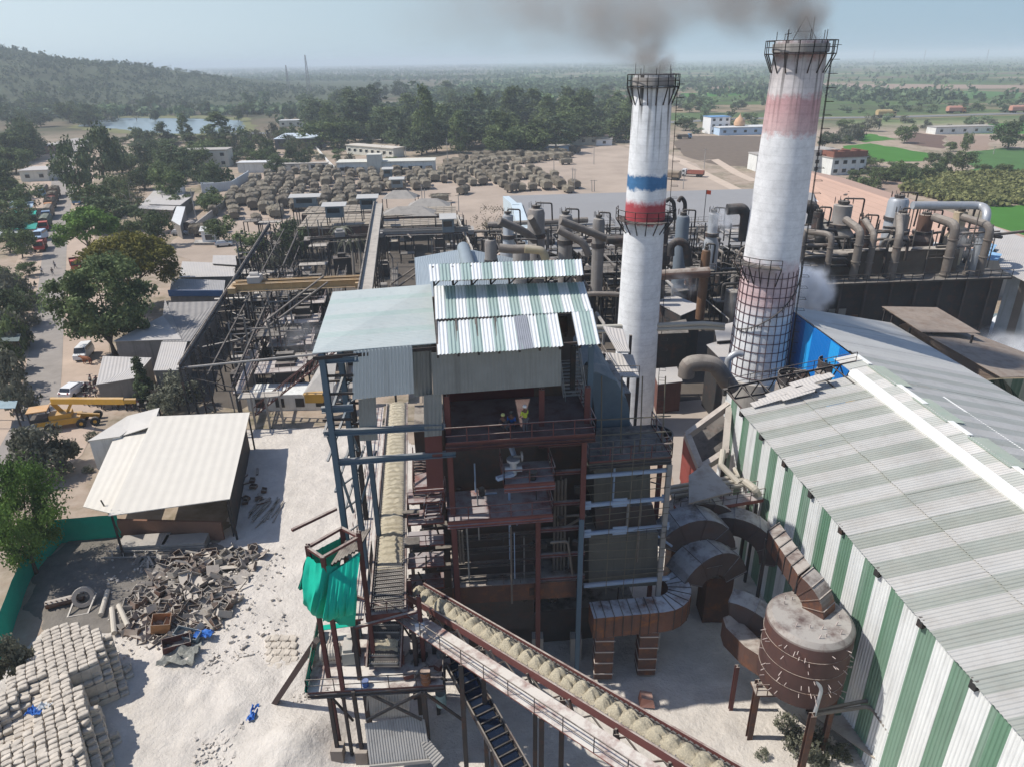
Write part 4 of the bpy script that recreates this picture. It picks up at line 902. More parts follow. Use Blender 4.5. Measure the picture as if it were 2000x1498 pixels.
# tanks inside the torn end
for (x,y,lb,rr) in ((1545,800,'rust stained grey tank under the open trusses beside the hall roof',1.5),(1620,772,'second domed tank right of the rust stained tank, under the open trusses',1.35)):
    c=P(x,y-38,11.2); m=MB(); m.lathe((c.x,c.y,0),[(rr,2),(rr,11.6),(rr*.92,12.0),(rr*.5,12.3),(.01,12.4)],26); t=thing('domed_tank',(c.x,c.y,0),lb,'tank'); m.build('shell',M('stained_tank',(.33,.31,.28),.6,.2,dust=.3,rust=.6,rcol=(.2,.09,.05),streak=.4),t,smooth=True)
    m=MB(); m.lathe((c.x,c.y,0),[(rr*.94,12.05),(rr*.94,12.9),(rr*.9,12.9)],16); m.tube([(c.x,c.y,12.3),(c.x,c.y,13.1),(c.x+1.2,c.y+.3,13.1)],.1,8)
    for k in range(6): m.cyl((c.x+.6*math.cos(k),c.y+.6*math.sin(k),12.2),(c.x+.6*math.cos(k),c.y+.6*math.sin(k),12.9),.1,n=6)
    m.build('fitting',steel_dark,t)
# ---- blue clad building behind
bb=thing('blue_clad_building',P(1600,760,0),'bright blue clad building with grey sheet roof right of the taller chimney','building')
bluem=M('blue_sheet',(.005,.155,.50),.45,.0,stripe=(5.6,(.02,.33,.74),.68),var=.06,corr=.3,corrd=.02)
a0=hw_(19.8,14.8,12.7);a1=hw_(4.8,14.9,12.2)
m=MB(); q0=Vector((a0.x,a0.y,0));q1=Vector((a1.x,a1.y,0)); m.flat(q1,q0,a0,a1,.15)
for i in (0,1): m.uv[i]=[((q1-q0).length-.6,0),(-.6,0),(-.6,12),((q1-q0).length-.6,12)]
m.build('wall',bluem,bb)
m=MB(); m.sheet(hw_(26.5,Z3,U3+.3),hw_(10.6,Z3,U3),hw_(6.4,Z2+.22,U2+.1),hw_(20,Z2+.1,U2+.5),.3,.03,2.0,.03,8)
m.build('roof',M('grey_blue_sheet',(.52,.51,.475),.75,.0,var=.1,sc=.3,stripe=(4,(.56,.55,.51),.5,1.2),dust=.1),bb)
m=MB(); m.flat(hw_(5.0,10,12.15),hw_(3.4,10,12.15),hw_(3.4,13.6,12.15),hw_(5.0,13.6,12.15),.1); m.build('yellow_panel',yellow,bb)
# brown roofs
brn=M('brown_rusty_roof',(.20,.15,.115),.85,var=.2,sc=.3,corr=.3,corrd=.015,rust=.3,rcol=(.22,.11,.06),dust=.3)
bs=thing('brown_roof_shed',P(1900,680,0),'long brown rusty roofed shed behind the weathered hall roof','shed')
m=MB(); m.flat(P(1755,636,9),P(1905,742,8.2),P(1960,738,10),P(1768,632,10.5),.06); m.flat(P(1768,632,10.6),P(1955,738,10.1),P(2120,735,8.6),P(1870,640,8.6),.06)
m.build('roof',brn,bs)
m=MB(); m.flat(P(1722,600,11),P(1800,650,11),P(1915,652,10.4),P(1830,602,10.8),.08); m.build('raised_roof',brn,bs)
m=MB(); g0=P(1905,744,8.1);g1=P(1960,740,10);g2=P(2120,737,8.5); m.poly([(g0.x,g0.y,0),(g2.x,g2.y,0),tuple(g2),tuple(g1),tuple(g0)])
for i,f in enumerate(m.f): m.uv[i]=[(0,0),(9,0),(9,8),(4,9.5),(0,8)]
m.build('gable_wall',M('green_cream_stripe',(.30,.31,.22),.6,stripe=(1.3,(.06,.12,.07),.5),var=.1,corr=.3),bs)
m=MB()
for x,y in ((1730,604),(1745,612),(1780,630),(1820,645),(1900,655)): p=P(x,y,10.9); m.bar(p,(p.x,p.y,0),.2)
for k in range(6): m.bar(P(1725+k*12,606+k*6,10.2-k*.5),P(1760+k*12,628+k*4,8.5),.14)
m.build('post',soot,bs)
# ---------------- process house, vessels, warehouses
rg=random.Random(77)
V=Fr(P(1613,552,12).x,P(1613,552,12).y,4.5)
vh=thing('vessel_house',V.w(14,4,0),'long sooty steel building carrying a row of evaporator vessels and downcomer pipes','building')
m=MB(); m.hexa([V.w(-6,.4,0),V.w(26,.4,0),V.w(26,9,0),V.w(-6,9,0)],[V.w(-6,.4,11.7),V.w(26,.4,11.7),V.w(26,9,11.7),V.w(-6,9,11.7)]); m.build('wall',M('tarry_wall',(.035,.033,.034),.85,var=.4,sc=.3,streak=.3,rust=.3,corr=.0),vh)
m=MB(); m.hexa([V.w(-6,-1,11.75),V.w(26,-1,11.75),V.w(26,10,11.75),V.w(-6,10,11.75)],[V.w(-6,-1,12),V.w(26,-1,12),V.w(26,10,12),V.w(-6,10,12)]); m.build('deck',sootp,vh)
m=MB(); m.rail([V.w(-6,-.9,12),V.w(26,-.9,12)],1.1,1.6,.04); m.build('railing',soot,vh)
for k in range(9):
    u=-5+k*3.6; m=MB(); m.ibeam(V.w(u,-.2,0),V.w(u,-.2,11.7),.3,.3); m.build('column',steel_dark,vh)
m=MB(); p0,p1=V.w(26.2,0,0),V.w(34,-4.5,0); m.flat(p0,p1,p1+Vector((0,0,11.4)),p0+Vector((0,0,12.2)),.1); m.build('tin_wall',M('patchwork_tin',(.20,.22,.235),.6,.2,stripe=(2.6,(.10,.085,.075),.6),var=.2,streak=.3),vh)
m=MB(); m.flat(P(1955,528,12.2),P(2100,600,11.6),P(2140,520,12),P(1930,440,12),.1); m.build('side_roof',shed_grey,vh)
for k in range(5):
    m=MB(); u=rg.uniform(-4,18); m.hexa([V.w(u,.25,2+k%2*3),V.w(u+2.5,.25,2+k%2*3),V.w(u+2.5,.35,2+k%2*3),V.w(u,.35,2+k%2*3)],[V.w(u,.25,6+k%3),V.w(u+2.5,.25,6+k%3),V.w(u+2.5,.35,6+k%3),V.w(u,.35,6+k%3)]); m.build('wall_patch',rust_orange if k==1 else tin_grey,vh)
m=MB(); m.hexa([V.w(-5,2.2,12.05),V.w(20,2.2,12.05),V.w(20,4.5,12.05),V.w(-5,4.5,12.05)],[V.w(-5,2.4,15.3),V.w(20,2.4,15.3),V.w(20,4.5,15.3),V.w(-5,4.5,15.3)]); one(m,'trough_tank',M('sooty_trough',(.11,.09,.07),.85,var=.35,dust=.8,streak=.3,rust=.4),'long open rusty trough tank running behind the downcomer pipes on the vessel deck','tank')
# downcomers  (px of upper bend, px of foot)
dn=[((1545,450),(1571,455),(1563,545),.34),((1567,452),(1626,462),(1613,545),.40),((1652,430),(1682,455),(1668,541),.52),((1690,432),(1708,462),(1688,541),.42),((1757,425),(1757,462),(1740,541),.52),((1825,425),(1868,443),(1850,530),.60),((1880,425),(1936,445),(1915,530),.52)]
lbs=['thin grey downcomer pipe nearest the taller chimney','grey downcomer pipe, second from the taller chimney','wide dusty downcomer pipe below the brown topped vessel','pale lagged downcomer, fourth from the chimney','broad soot stained downcomer in front of the silver vessel','thick downcomer standing above the grey pump','last thick downcomer at the right end of the vessel deck']
for (a,b,c,r_),lb in zip(dn,lbs):
    m=MB(); bv=.4; p=V.q(b[0],b[1],bv); q=V.q(c[0],c[1],bv); q=Vector((p.x,p.y,12.0)); s_=V.q(a[0],a[1],4.5)
    m.tube([s_,p+Vector((0,0,.2)),q],r_,12,1.2); 
    t=thing('downcomer_pipe',q,lb,'pipe'); m.build('barrel',pipe_dusty,t,smooth=True)
    m=MB(); 
    for f_ in (.25,.6,.95): c_=p.lerp(q,f_); m.cyl(c_-Vector((0,0,.06)),c_+Vector((0,0,.06)),r_*1.2,n=14)
    m.build('flange',pipe_dusty,t)
m=MB(); a=V.q(1782,402,6);b=V.q(1918,402,6); c=V.q(1930,415,3)
m.tube([a,b,c,Vector((c.x-.3,c.y-.2,12.1))],.55,14,1.6); one(m,'vapour_pipe',silver,'large silver vapour pipe arching from the silver vessel to the right end of the deck','pipe',smooth=True)
def vessel(x,yt,Y,rp,kind,mat,label,frame=None,zb=None,zt=None,name='vessel'):
    c=Q(x,yt,Y); r=rp/scale_at(c); zb=12 if zb is None else zb; h=c.z-zb; t=thing(name,(c.x,c.y,zb),label,'vessel')
    m=MB()
    if kind=='cone': pr_=[(r*.5,0),(r*1.25,h*.18),(r*1.35,h*.5),(r,h*.62),(r*.8,h*.66),(r*.8,h),(.01,h*1.02)]
    elif kind=='cyl': pr_=[(r,0),(r,h*.93),(r*.85,h*.98),(.01,h)]
    elif kind=='step': pr_=[(r*1.3,0),(r*1.3,h*.5),(r*.8,h*.62),(r*.8,h*.97),(.01,h)]
    else: pr_=[(r*.9,0),(r*.9,h*.4),(r*1.5,h*.45),(r*1.5,h*.6),(r*.8,h*.7),(r*.8,h),(.01,h)]
    m.lathe((c.x,c.y,zb),pr_,24); m.build('shell',mat,t,smooth=True)
    m=MB(); m.cyl((c.x,c.y,zb+h),(c.x,c.y,zb+h+.35),r*.5,n=12); m.tube([(c.x,c.y,zb+h+.2),(c.x,c.y,zb+h+.7),(c.x+r*1.8,c.y,zb+h+.6),(c.x+r*1.9,c.y+.4,zb+h-2)],.12,7,.3)
    for k in range(8): a=k*.785; m.bar((c.x+r*.8*math.cos(a),c.y+r*.8*math.sin(a),zb+h),(c.x+r*.8*math.cos(a),c.y+r*.8*math.sin(a),zb+h+.8),.06)
    m.build('top_fitting',sootp,t)
    m=MB(); m.cyl((c.x,c.y,zb+h*.62),(c.x,c.y,zb+h*.68),r*1.12,n=24); m.build('flange_ring',steel_dark,t)
    return t
bstl=M('brown_lagged_vessel',(.13,.075,.055),.75,.1,dust=.7,rust=.3,streak=.4)
gstl=M('grey_lagged_vessel',(.23,.215,.20),.7,.15,dust=.7,streak=.4,rust=.25)
for a in ((1648,398,103,22,'step',gstl,'grey stepped vessel with a conical shoulder, left on the vessel deck'),(1757,386,107,19,'cyl',silver,'bright silver cylindrical vessel, tallest on the vessel deck'),(1763,417,101,16,'cone',gstl,'soot caked vessel with conical bottom in front of the silver vessel'),
    (1810,420,102,17,'cone',bstl,'brown vessel with a dark conical skirt beside the big silver pipe'),(1878,412,102,15,'step',M('cream_lagging',(.42,.34,.23),.8,var=.15,streak=.4,dust=.3),'cream topped vessel near the right end of the vessel deck'),(1690,430,102,14,'cone',bstl,'small brown vessel between two downcomers'),
    (1600,415,99,13,'ring',soot,'dark narrow vessel just right of the taller chimney')): vessel(*a)
t=thing('quench_tank',V.w(8.5,7,12),'white conical drum tipped behind the brown vessel','tank'); m=MB(); m.cyl(V.w(19,8,13),V.w(21,9,13.5),1.6,1.3,20); m.build('shell',white_paint,t)
m=MB(); c=V.w(20.5,.8,12.1); m.cyl(c,c+V.x*1.4,.5,n=14); m.box(c+Vector((.6,.2,.2)),(1.6,.7,.4),V.th); one(m,'pump',pipe_dusty,'grey pump set at the foot of the thick downcomer','pump')
# tarpaulins at right
for k,(x,y) in enumerate(((1925,482),(1935,500))):
    m=MB(); a=P(x-28,y+8,12.6);b=P(x+14,y+10,12.6);c=P(x+22,y-2,12.9);d=P(x-10,y-10,13); m.flat(a,b,c,d,.08); one(m,'tarpaulin',M('blue_white_tarp',(.25,.42,.60),.6,var=.4,sc=1.5),('blue and white tarpaulin, upper one of two at the right end of the vessel deck','blue and white tarpaulin, lower one of two at the right end of the vessel deck')[k],'tarpaulin')
# clutter on vessel deck: short pipes and valves (each a thing)
for k in range(60):
    u=rg.uniform(-5,25);v=rg.uniform(1,9);z=12.05; m=MB(); h=rg.uniform(1.5,6)
    if k%3==0: m.tube([V.w(u,v,z),V.w(u,v,z+h),V.w(u+rg.uniform(1.5,4),v,z+h),V.w(u+rg.uniform(3,5),v+.5,z+h*.4)],rg.uniform(.1,.3),8,.5)
    elif k%3==1: m.bar(V.w(u,v,z),V.w(u,v,z+h+3),.12); m.bar(V.w(u,v,z+h*.7),V.w(u+2.5,v,z+h*.7),.1); m.bar(V.w(u+2.5,v,z),V.w(u+2.5,v,z+h+1),.12); m.rail([V.w(u,v,z+h*.7),V.w(u+2.5,v,z+h*.7)],1,1,.03)
    else: m.tube([V.w(u,v,z+h),V.w(u+rg.uniform(3,8),v+rg.uniform(-1,1),z+h+rg.uniform(-.5,.5))],rg.uniform(.12,.3),8)
    one(m,'pipework',(sootp,pipe_dusty,steel_dark)[k%3],'sooty pipework among the vessels on the long deck','pipe','sooty pipework among the vessels')
# ---- big warehouses behind
wh=thing('grey_warehouse',P(1240,430,0),'huge flat grey roofed warehouse behind the evaporators','building')
rgr=M('plain_grey_roof',(.27,.265,.26),.85,var=.06,sc=.08,streak=.0)
m=MB(); m.flat(P(1000,402,9),P(1590,384,9),P(1590,367,7.6),P(982,384,7.6),.1); a,b=P(1000,402,9),P(1590,384,9); c,d=P(1600,475,6.8),P(1030,500,6.8); m.flat(d,c,b,a,.1); m.build('roof',rgr,wh)
m=MB(); m.hexa([P(984,388,7.5)*0+Vector((P(984,388,7.5).x,P(984,388,7.5).y,0)),Vector((a.x,a.y,0)),Vector((a.x+.3,a.y,0)),Vector((P(984,388,7.5).x+.3,P(984,388,7.5).y,0))],[P(982,384,8.2),P(1000,400,9.6),P(1000,400,9.6)+Vector((1.6,0,0)),P(982,384,8.2)+Vector((1.6,0,0))])
m.hexa([Vector((a.x,a.y,0)),Vector((d.x,d.y,0)),Vector((d.x+.3,d.y,0)),Vector((a.x+.3,a.y,0))],[a+Vector((-.3,0,.6)),d+Vector((-.3,0,.6)),d+Vector((2.2,0,.6)),a+Vector((2.2,0,.6))]); m.build('gable_parapet',M('pale_blue_gable',(.52,.60,.63),.6,var=.15),wh)
sw=thing('sugar_warehouse',P(1700,400,0),'sugar warehouse with a long pinkish tan ribbed roof','building')
m=MB(); tan_roof=M('pinkish_tan_roof',(.50,.33,.245),.8,stripe=(3.0,(.40,.26,.19),.93),var=.08,sc=.12)
ra,rb=P(1560,331,10.5),P(1975,470,10.5); ea,eb=P(1545,388,7),P(1760,520,7)
m.flat(ea,ra,rb,eb,.1); m.build('roof',tan_roof,sw)
m=MB(); rc,rd_=ra+Vector((14,3,-3)),rb+Vector((14,3,-3)); m.flat(ra,rc,rd_,rb,.1); m.build('rear_roof',tan_roof,sw)
m=MB(); m.hexa([Vector((ea.x,ea.y,0)),Vector((eb.x,eb.y,0)),Vector((rc.x,rc.y,0))*.0+Vector((rd_.x,rd_.y,0)),Vector((rc.x,rc.y,0))],[ea-Vector((0,0,.2)),eb-Vector((0,0,.2)),rd_-Vector((0,0,.2)),rc-Vector((0,0,.2))]); m.build('wall',concrete,sw)
m=MB(); m.bar(P(1568,384,8),P(1628,411,7.4),.8,1.0); m.build('gutter',white_sheet,sw)
m=MB(); p=P(1667,378,9.8); m.box(p,(1.5,2.2,.15),.4,(.1,.2)); m.box(p+Vector((-2.5,-1.5,0)),(1.8,.7,.12),.9); one(m,'torn_sheet',soot,'torn dark roof sheet lying on the tan warehouse roof','sheet')
# ---- evaporator station (silver bodies at the left of the process area)
for a in ((992,418,112,13,'step',silver,'silver evaporator with a flared skirt beside the bare thorn tree',None,8),(1047,406,108,17,'cyl',gstl,'grey evaporator with a red flag pole above it',None,8),(1105,418,104,14,'cyl',gstl,'grey evaporator, third from the thorn tree',None,8),(1170,425,102,12,'cyl',gstl,'grey evaporator with a tall mast, nearest the left chimney',None,8),
   (1395,415,112,12,'step',silver,'pale silver evaporator steaming behind the taller chimney',None,8),(1335,420,105,13,'cyl',M('blue_grey_lagging',(.15,.18,.21),.6,var=.15,dust=.3),'blue grey evaporator between the chimneys',None,8),(1297,425,100,12,'ring',soot,'black vessel with ring platforms between the chimneys',None,8),(1380,487,92,9,'cyl',rust_orange,'orange rusted column beside the taller chimney',None,7.5),
   (958,467,100,12,'cyl',gstl,'plain grey tank beside the peaked sheet roof',None,8),(1018,478,97,17,'cyl',gstl,'wide grey tank behind the peaked sheet roofs',None,8)):
    vessel(*a,name='evaporator')
for (x,y,z,h,lb) in ((1038,410,22,3.5,'small red flag on a pole above the grey evaporator'),(1380,372,22,2.6,'small orange flag on a pole between the chimneys')):
    Y=108; p=Q(x,y,Y); t=thing('flag_pole',(p.x,p.y,p.z-h),lb,'flag'); m=MB(); m.bar((p.x,p.y,p.z-h-2),p,.08); m.build('pole',soot,t); m=MB(); m.flat(p,p+Vector((.7,0,-.1)),p+Vector((.7,0,-.7)),p+Vector((0,0,-.6)),.02); m.build('flag_cloth',M('flag_red',(.8,.12,.05),.8,var=.05),t)
for (pts,Y,r_,lb,mt) in (
 ([(975,432),(1022,452),(1045,470)],104,.6,'wide tan inclined duct beside the silver evaporator',pipe_dusty),([(1036,425),(1052,455)],102,.5,'tan inclined duct under the red flag',pipe_dusty),([(1095,432),(1200,472),(1225,480)],100,.55,'long dusty inclined duct left of the chimney',pipe_dusty),
 ([(1090,450),(1140,475),(1150,500)],95,.5,'pale dusty duct bending down left of the chimney',pipe_dusty),([(975,485),(1000,488),(1048,486)],92,.6,'dusty horizontal pipe behind the peaked roofs',pipe_dusty),([(1025,487),(1060,490),(1066,508)],91,.55,'yellowish elbow pipe behind the peaked roofs',M('yellow_grey_pipe',(.38,.32,.20),.8,dust=.5,var=.2)),
 ([(1185,470),(1225,468)],98,.6,'black horizontal duct meeting the shorter chimney',soot),([(1310,500),(1310,480),(1325,470),(1340,478),(1345,520)],92,.5,'sooty goose neck pipe between the chimneys',soot),([(1420,410),(1450,408),(1457,420),(1452,470)],104,.8,'dark hooked vapour duct left of the taller chimney',soot),([(1560,408),(1580,402),(1592,415),(1586,440)],102,.9,'dark hooked vapour duct right of the taller chimney',soot),
 ([(1290,538),(1385,532)],90,.7,'brown horizontal pipe between the chimneys',bstl),([(1140,640),(1380,632),(1415,636)],74,.24,'pale pipe line passing behind both chimneys, upper one',M('pale_cream_pipe',(.40,.38,.32),.7,var=.1,dust=.3)),([(1140,649),(1385,640),(1415,643)],74,.22,'pale pipe line passing behind both chimneys, lower one',M('pale_cream_pipe',(.40,.38,.32),.7,var=.1,dust=.3)),
 ([(1340,735),(1342,712),(1370,708),(1396,712),(1430,760)],66,.85,'fat dusty bent duct at the foot of the taller chimney',pipe_dusty),([(1420,760),(1422,700),(1438,690),(1450,692)],68,.35,'slim grey swan neck pipe beside the taller chimney',silver),([(1115,578),(1160,574),(1215,576)],84,.3,'long grey pipe crossing behind the shorter chimney',pipe_dusty),
 ([(1325,395),(1330,385),(1338,395),(1338,430)],108,.3,'thin looped black pipe above the process house',soot),([(1300,395),(1308,388),(1316,396),(1318,430)],108,.3,'second thin looped pipe nearest the shorter chimney',soot)):
    m=MB(); m.tube([Q(x,y,Y+(i*1.5 if 'inclined' in lb else 0)) for i,(x,y) in enumerate(pts)],r_,12,1.0); one(m,'duct_pipe',mt,lb,'pipe',smooth=True)
# long duct rows seen left of the chimney
K=Fr(P(960,520,6).x,P(960,520,6).y,6)
for k in range(5):
    z=3+k*1.0; v=2+k*5.2; m=MB(); m.tube([K.w(rg.uniform(0,5),v,z+rg.uniform(0,2)),K.w(rg.uniform(22,34),v,z+rg.uniform(0,2))],rg.uniform(.35,.8),10); one(m,'main_duct',(soot,pipe_dusty,sootp)[k%3],'sooty main duct running across the process area','pipe','sooty main ducts across the process area')
# decks with legs and rails
def deck(u0,v0,du,dv,z,mat,label,group,F_=K,rails=True):
    t=thing('steel_deck',F_.w(u0+du/2,v0+dv/2,0),label,'platform',group); m=MB(); m.hexa([F_.w(u0,v0,z-.15),F_.w(u0+du,v0,z-.15),F_.w(u0+du,v0+dv,z-.15),F_.w(u0,v0+dv,z-.15)],[F_.w(u0,v0,z),F_.w(u0+du,v0,z),F_.w(u0+du,v0+dv,z),F_.w(u0,v0+dv,z)]); m.build('deck_plate',mat,t)
    for a,b in ((0,0),(1,0),(1,1),(0,1)): m=MB(); m.ibeam(F_.w(u0+du*a,v0+dv*b,0),F_.w(u0+du*a,v0+dv*b,z),.2,.2); m.build('leg',steel_dark,t)
    if rails: m=MB(); m.rail([F_.w(u0,v0,z),F_.w(u0+du,v0,z),F_.w(u0+du,v0+dv,z)],1.05,1.5,.035); m.build('railing',steel_dark,t)
deck(2,21,26,8,8,sootp,'long sooty deck carrying the silver and grey evaporators left of the chimneys','steel decks of the process area'); deck(30,21,22,8,8,sootp,'long sooty deck carrying the evaporators between the chimneys','steel decks of the process area')
for k in range(70):
    u=rg.uniform(2,52);v=rg.uniform(-22,30)
    X=K.w(u,v,0)
    if (X-Vector((c1.x,c1.y,0))).length<5 or (X-Vector((c2.x,c2.y,0))).length<6.5: continue
    if X.x>30 and X.y<84: continue
    if X.y<70 and X.x<27: continue
    deck(u,v,rg.uniform(3,8),rg.uniform(2.5,6),min(rg.uniform(2.5,9.5)+max(0,v)*.32,38.6-.215*X.y),(sootp,sootp,sootp,M('dusty_plate',(.22,.20,.175),.9,dust=.8,var=.3))[k%4],'dusty steel deck on posts in the process area','steel decks of the process area')
for k in range(75):
    u=rg.uniform(0,50);v=rg.uniform(-24,32); X=K.w(u,v,0)
    if (X-Vector((c1.x,c1.y,0))).length<4 or (X-Vector((c2.x,c2.y,0))).length<5.5 or (X.x>29 and X.y<84) or (X.y<70 and X.x<27): continue
    r_=rg.uniform(.5,1.5);h=min(rg.uniform(4,9.5)+max(0,v)*.28,38-.215*X.y); t=thing('process_tank',X,'small sooty tank standing in the process area','tank','small tanks of the process area'); m=MB(); m.lathe(X,[(r_,0),(r_,h),(r_*.85,h+.15),(.01,h+.35)],16); m.build('shell',(soot,gstl,bstl,sootp)[k%4],t,smooth=True)
    m=MB(); m.tube([X+Vector((0,0,h)),X+Vector((0,0,h+rg.uniform(1,2.5))),X+Vector((rg.uniform(-4,4),rg.uniform(-2,2),h+1)),X+Vector((rg.uniform(-4,4),rg.uniform(-2,2),h-3))],rg.uniform(.1,.22),7,.4); m.build('outlet_pipe',sootp,t)
for k in range(240):
    u=rg.uniform(0,52);v=rg.uniform(-24,32); a=K.w(u,v,0); z=max(2,min(rg.uniform(2,10)+max(0,v)*.36,39.2-.212*a.y)); a=K.w(u,v,z)
    if (a.x>28 and a.y<84) or (a.y<70 and a.x<27): continue
    L_=rg.uniform(3,12); b=a+(K.x if rg.random()<.6 else K.y)*L_*(1 if rg.random()<.5 else -1)
    if any(((a.lerp(b,q)-Vector((c.x,c.y,0))).xy.length<4.2) for q in (0,.25,.5,.75,1) for c in (c1,c2)): continue
    m=MB(); r_=rg.uniform(.06,.3); m.tube([Vector((a.x,a.y,z-rg.uniform(1,4))),a,b,Vector((b.x,b.y,z-rg.uniform(1,4)))],r_,7,.4); one(m,'pipe_run',(soot,pipe_dusty,sootp,steel_grey,soot)[k%5],'sooty pipe run criss-crossing the process area','pipe','pipe runs of the process area')
for k in range(90):
    u=rg.uniform(0,52);v=rg.uniform(-20,32); a=K.w(u,v,0)
    if (a.x>28 and a.y<84) or (a.y<70 and a.x<27): continue
    h=min(rg.uniform(7,14)+max(0,v)*.32,40.5-.215*a.y); m=MB(); m.ibeam(a,a+Vector((0,0,h)),.22,.22); m.bar(a+Vector((0,0,h*.8)),a+K.x*2+Vector((0,0,h*.8)),.1); one(m,'steel_post',soot,'upright sooty steel post in the process area','post','steel posts of the process area')
# heaps / sheds near the chimneys
for pts,z,lb,mt in (([(1278,590),(1330,618),(1372,600),(1310,575)],7.5,'pale square roof between the chimneys',shed_grey),([(1275,722),(1285,752),(1333,746),(1322,718)],4,'flat roofed brick hut at the foot of the chimneys',shed_grey),
    ([(1380,675),(1420,715),(1445,712),(1430,660)],8,'narrow sloping roof left of the taller chimney',shed_grey),([(1262,640),(1262,655),(1345,652),(1340,625)],7,'sooty tank house roof behind the shorter chimney',sootp),
    ([(1395,640),(1400,668),(1450,664),(1445,628)],8.5,'dusty roof left of the steel strapped chimney base',shed_grey),([(1290,560),(1300,575),(1345,568),(1335,553)],8,'small dark roof above the square pale roof',sootp)):
    p=[P(x,y,z) for x,y in pts]; t=thing('process_shed',sum(p,Vector())/4*1,lb,'shed'); t.location.z=0
    m=MB(); m.flat(p[0],p[1],p[2],p[3],.1); m.build('roof',mt,t); m=MB(); c=sum(p,Vector())/4; q=[c+(k-c)*.94 for k in p]; m.hexa([Vector((k.x,k.y,0)) for k in q],[k-Vector((0,0,.02)) for k in q]); m.build('wall',M('maroon_hut_wall',(.13,.06,.05),.9,var=.3,streak=.3) if 'hut' in lb else soot,t)
# peaked sheet roofs behind the boiler house
for apex,bs_,z,lb in (((990,487),[(962,506),(1015,506),(1020,500),(985,484)],9,'left one of two pinkish peaked sheet roofs behind the boiler house'),((1028,498),[(985,520),(1068,516),(1060,500),(1000,500)],9,'right one of two pinkish peaked sheet roofs behind the boiler house')):
    a=P(*apex,z+2.2); b=[P(x,y,z) for x,y in bs_]; m=MB(); c=sum(b,Vector())/4
    for k in range(4): m.tri(b[k],b[(k+1)%4],a)
    m.poly(b[::-1]); t=thing('peaked_roof_tank',(c.x,c.y,0),lb,'roof'); m.build('roof',M('pinkish_sheet',(.43,.32,.26),.8,var=.12,dust=.3),t); m=MB(); m.lathe((c.x,c.y,0),[(2,0),(2,z)],20); m.build('wall',gstl,t)
pk=thing('mill_house',P(880,560,0),'pale blue grey mill roof with a round duct over its ridge, behind the boiler house','building')
m=MB(); r1_,r2_=P(900,492,11.5),P(1105,492,11.5)
a=P(810,505,11.5); b=P(908,487,13); c=P(1012,508,11.5); d=P(1040,560,11); e=P(815,600,10.5)
m.flat(P(815,590,10.5),P(905,590,12.2),b,a,.1); m.flat(P(905,590,12.2),P(1040,590,10.6),c,b,.1); m.build('roof',M('blue_grey_tin_roof',(.30,.345,.37),.5,.2,var=.08,sc=.3,corr=.3),pk)
m=MB(); m.tube([P(905,485,13.4),P(918,530,13)],1.0,14); m.build('ridge_duct',M('blue_grey_tin_roof2',(.26,.30,.32),.5,.2,var=.1),pk,smooth=True)
# ---------------- cane carts
canem=M('cane_load',(.165,.14,.105),1.,var=.35,sc=1.2,bump=.12,bsc=5)
canem2=M('cane_load_pale',(.23,.20,.15),1.,var=.3,sc=1.4,bump=.12,bsc=5)
def bundle(mb,L,W,H,z0,seed,n=90,nx=9):
    rg=random.Random(seed); ny=6; 
    def pt(i,j,s):  # loaf shape
        x=(i/nx-.5)*L; a=math.pi*j/ny; y=-math.copysign(abs(math.cos(a))**.45,math.cos(a))*W/2; z=max(0,math.sin(a))**.35*H
        nn=noise.noise(Vector((i*.7+seed,j*.9,seed*3.1)))*.35; e=1-.12*abs(i/nx-.5)*2
        return (x+nn*.3,y*e*(1+nn*.35),z0+max(0,z)*e*(1+nn*.25))
    vs=[pt(i,j,seed) for i in range(nx+1) for j in range(ny+1)]
    mb.raw(vs,[(i*(ny+1)+j,(i+1)*(ny+1)+j,(i+1)*(ny+1)+j+1,i*(ny+1)+j+1) for i in range(nx) for j in range(ny)]+[tuple(range(ny+1)),tuple(nx*(ny+1)+j for j in range(ny+1))[::-1]])
    for k in range(n):
        x=rg.uniform(-.5,.5)*L;a=math.pi*rg.uniform(.08,.92); y=-math.cos(a)*W/2;z=z0+math.sin(a)**.55*H; l=rg.uniform(.5,1.4); t=rg.uniform(-.5,.5)
        mb.bar((x-l*math.cos(t),y-l*math.sin(t)*.5,z-.1),(x+l*math.cos(t),y+l*math.sin(t)*.5,z+rg.uniform(-.15,.2)),.07)
def wheels(parent,xs,ys,r,w,mat=black,hub=None,part=True):
    for x in xs:
        for y in ys: m=MB(); m.cyl((x,y-w/2,r),(x,y+w/2,r),r,n=14); m.cyl((x,y-w/2-.02,r),(x,y+w/2+.02,r),r*.45,n=8); m.build('wheel',mat,parent,loc=None) 
def at0(name):
    o=bpy.data.objects.new(name,None); COL.objects.link(o); o.empty_display_size=.5; return o
cartP=[]
for s in range(4):
    t=at0('cane_cart'); m=MB(); bundle(m,6.2,3.9,2.6,1.0,s+1); m.build('cane_load',(canem,canem2)[s%2],t)
    m=MB(); m.box((0,0,.95),(5.6,2.2,.2)); m.box((3.6,0,.8),(1.4,.15,.15)); m.box((-2.7,0,1.5),(.1,2.2,1.2))
    for x in (-1.6,1.6):
        for y in (-1,1): m.cyl((x,y-.15,.45),(x,y+.15,.45),.45,n=10)
    m.build('trailer',M('rusty_trailer',(.10,.06,.05),.85,var=.3,dust=.4),t); cartP.append(t)
def inpoly(x,y,pl):
    c=False; n=len(pl)
    for i in range(n):
        (x1,y1),(x2,y2)=pl[i],pl[(i+1)%n]
        if (y1>y)!=(y2>y) and x<(x2-x1)*(y-y1)/(y2-y1)+x1: c=not c
    return c
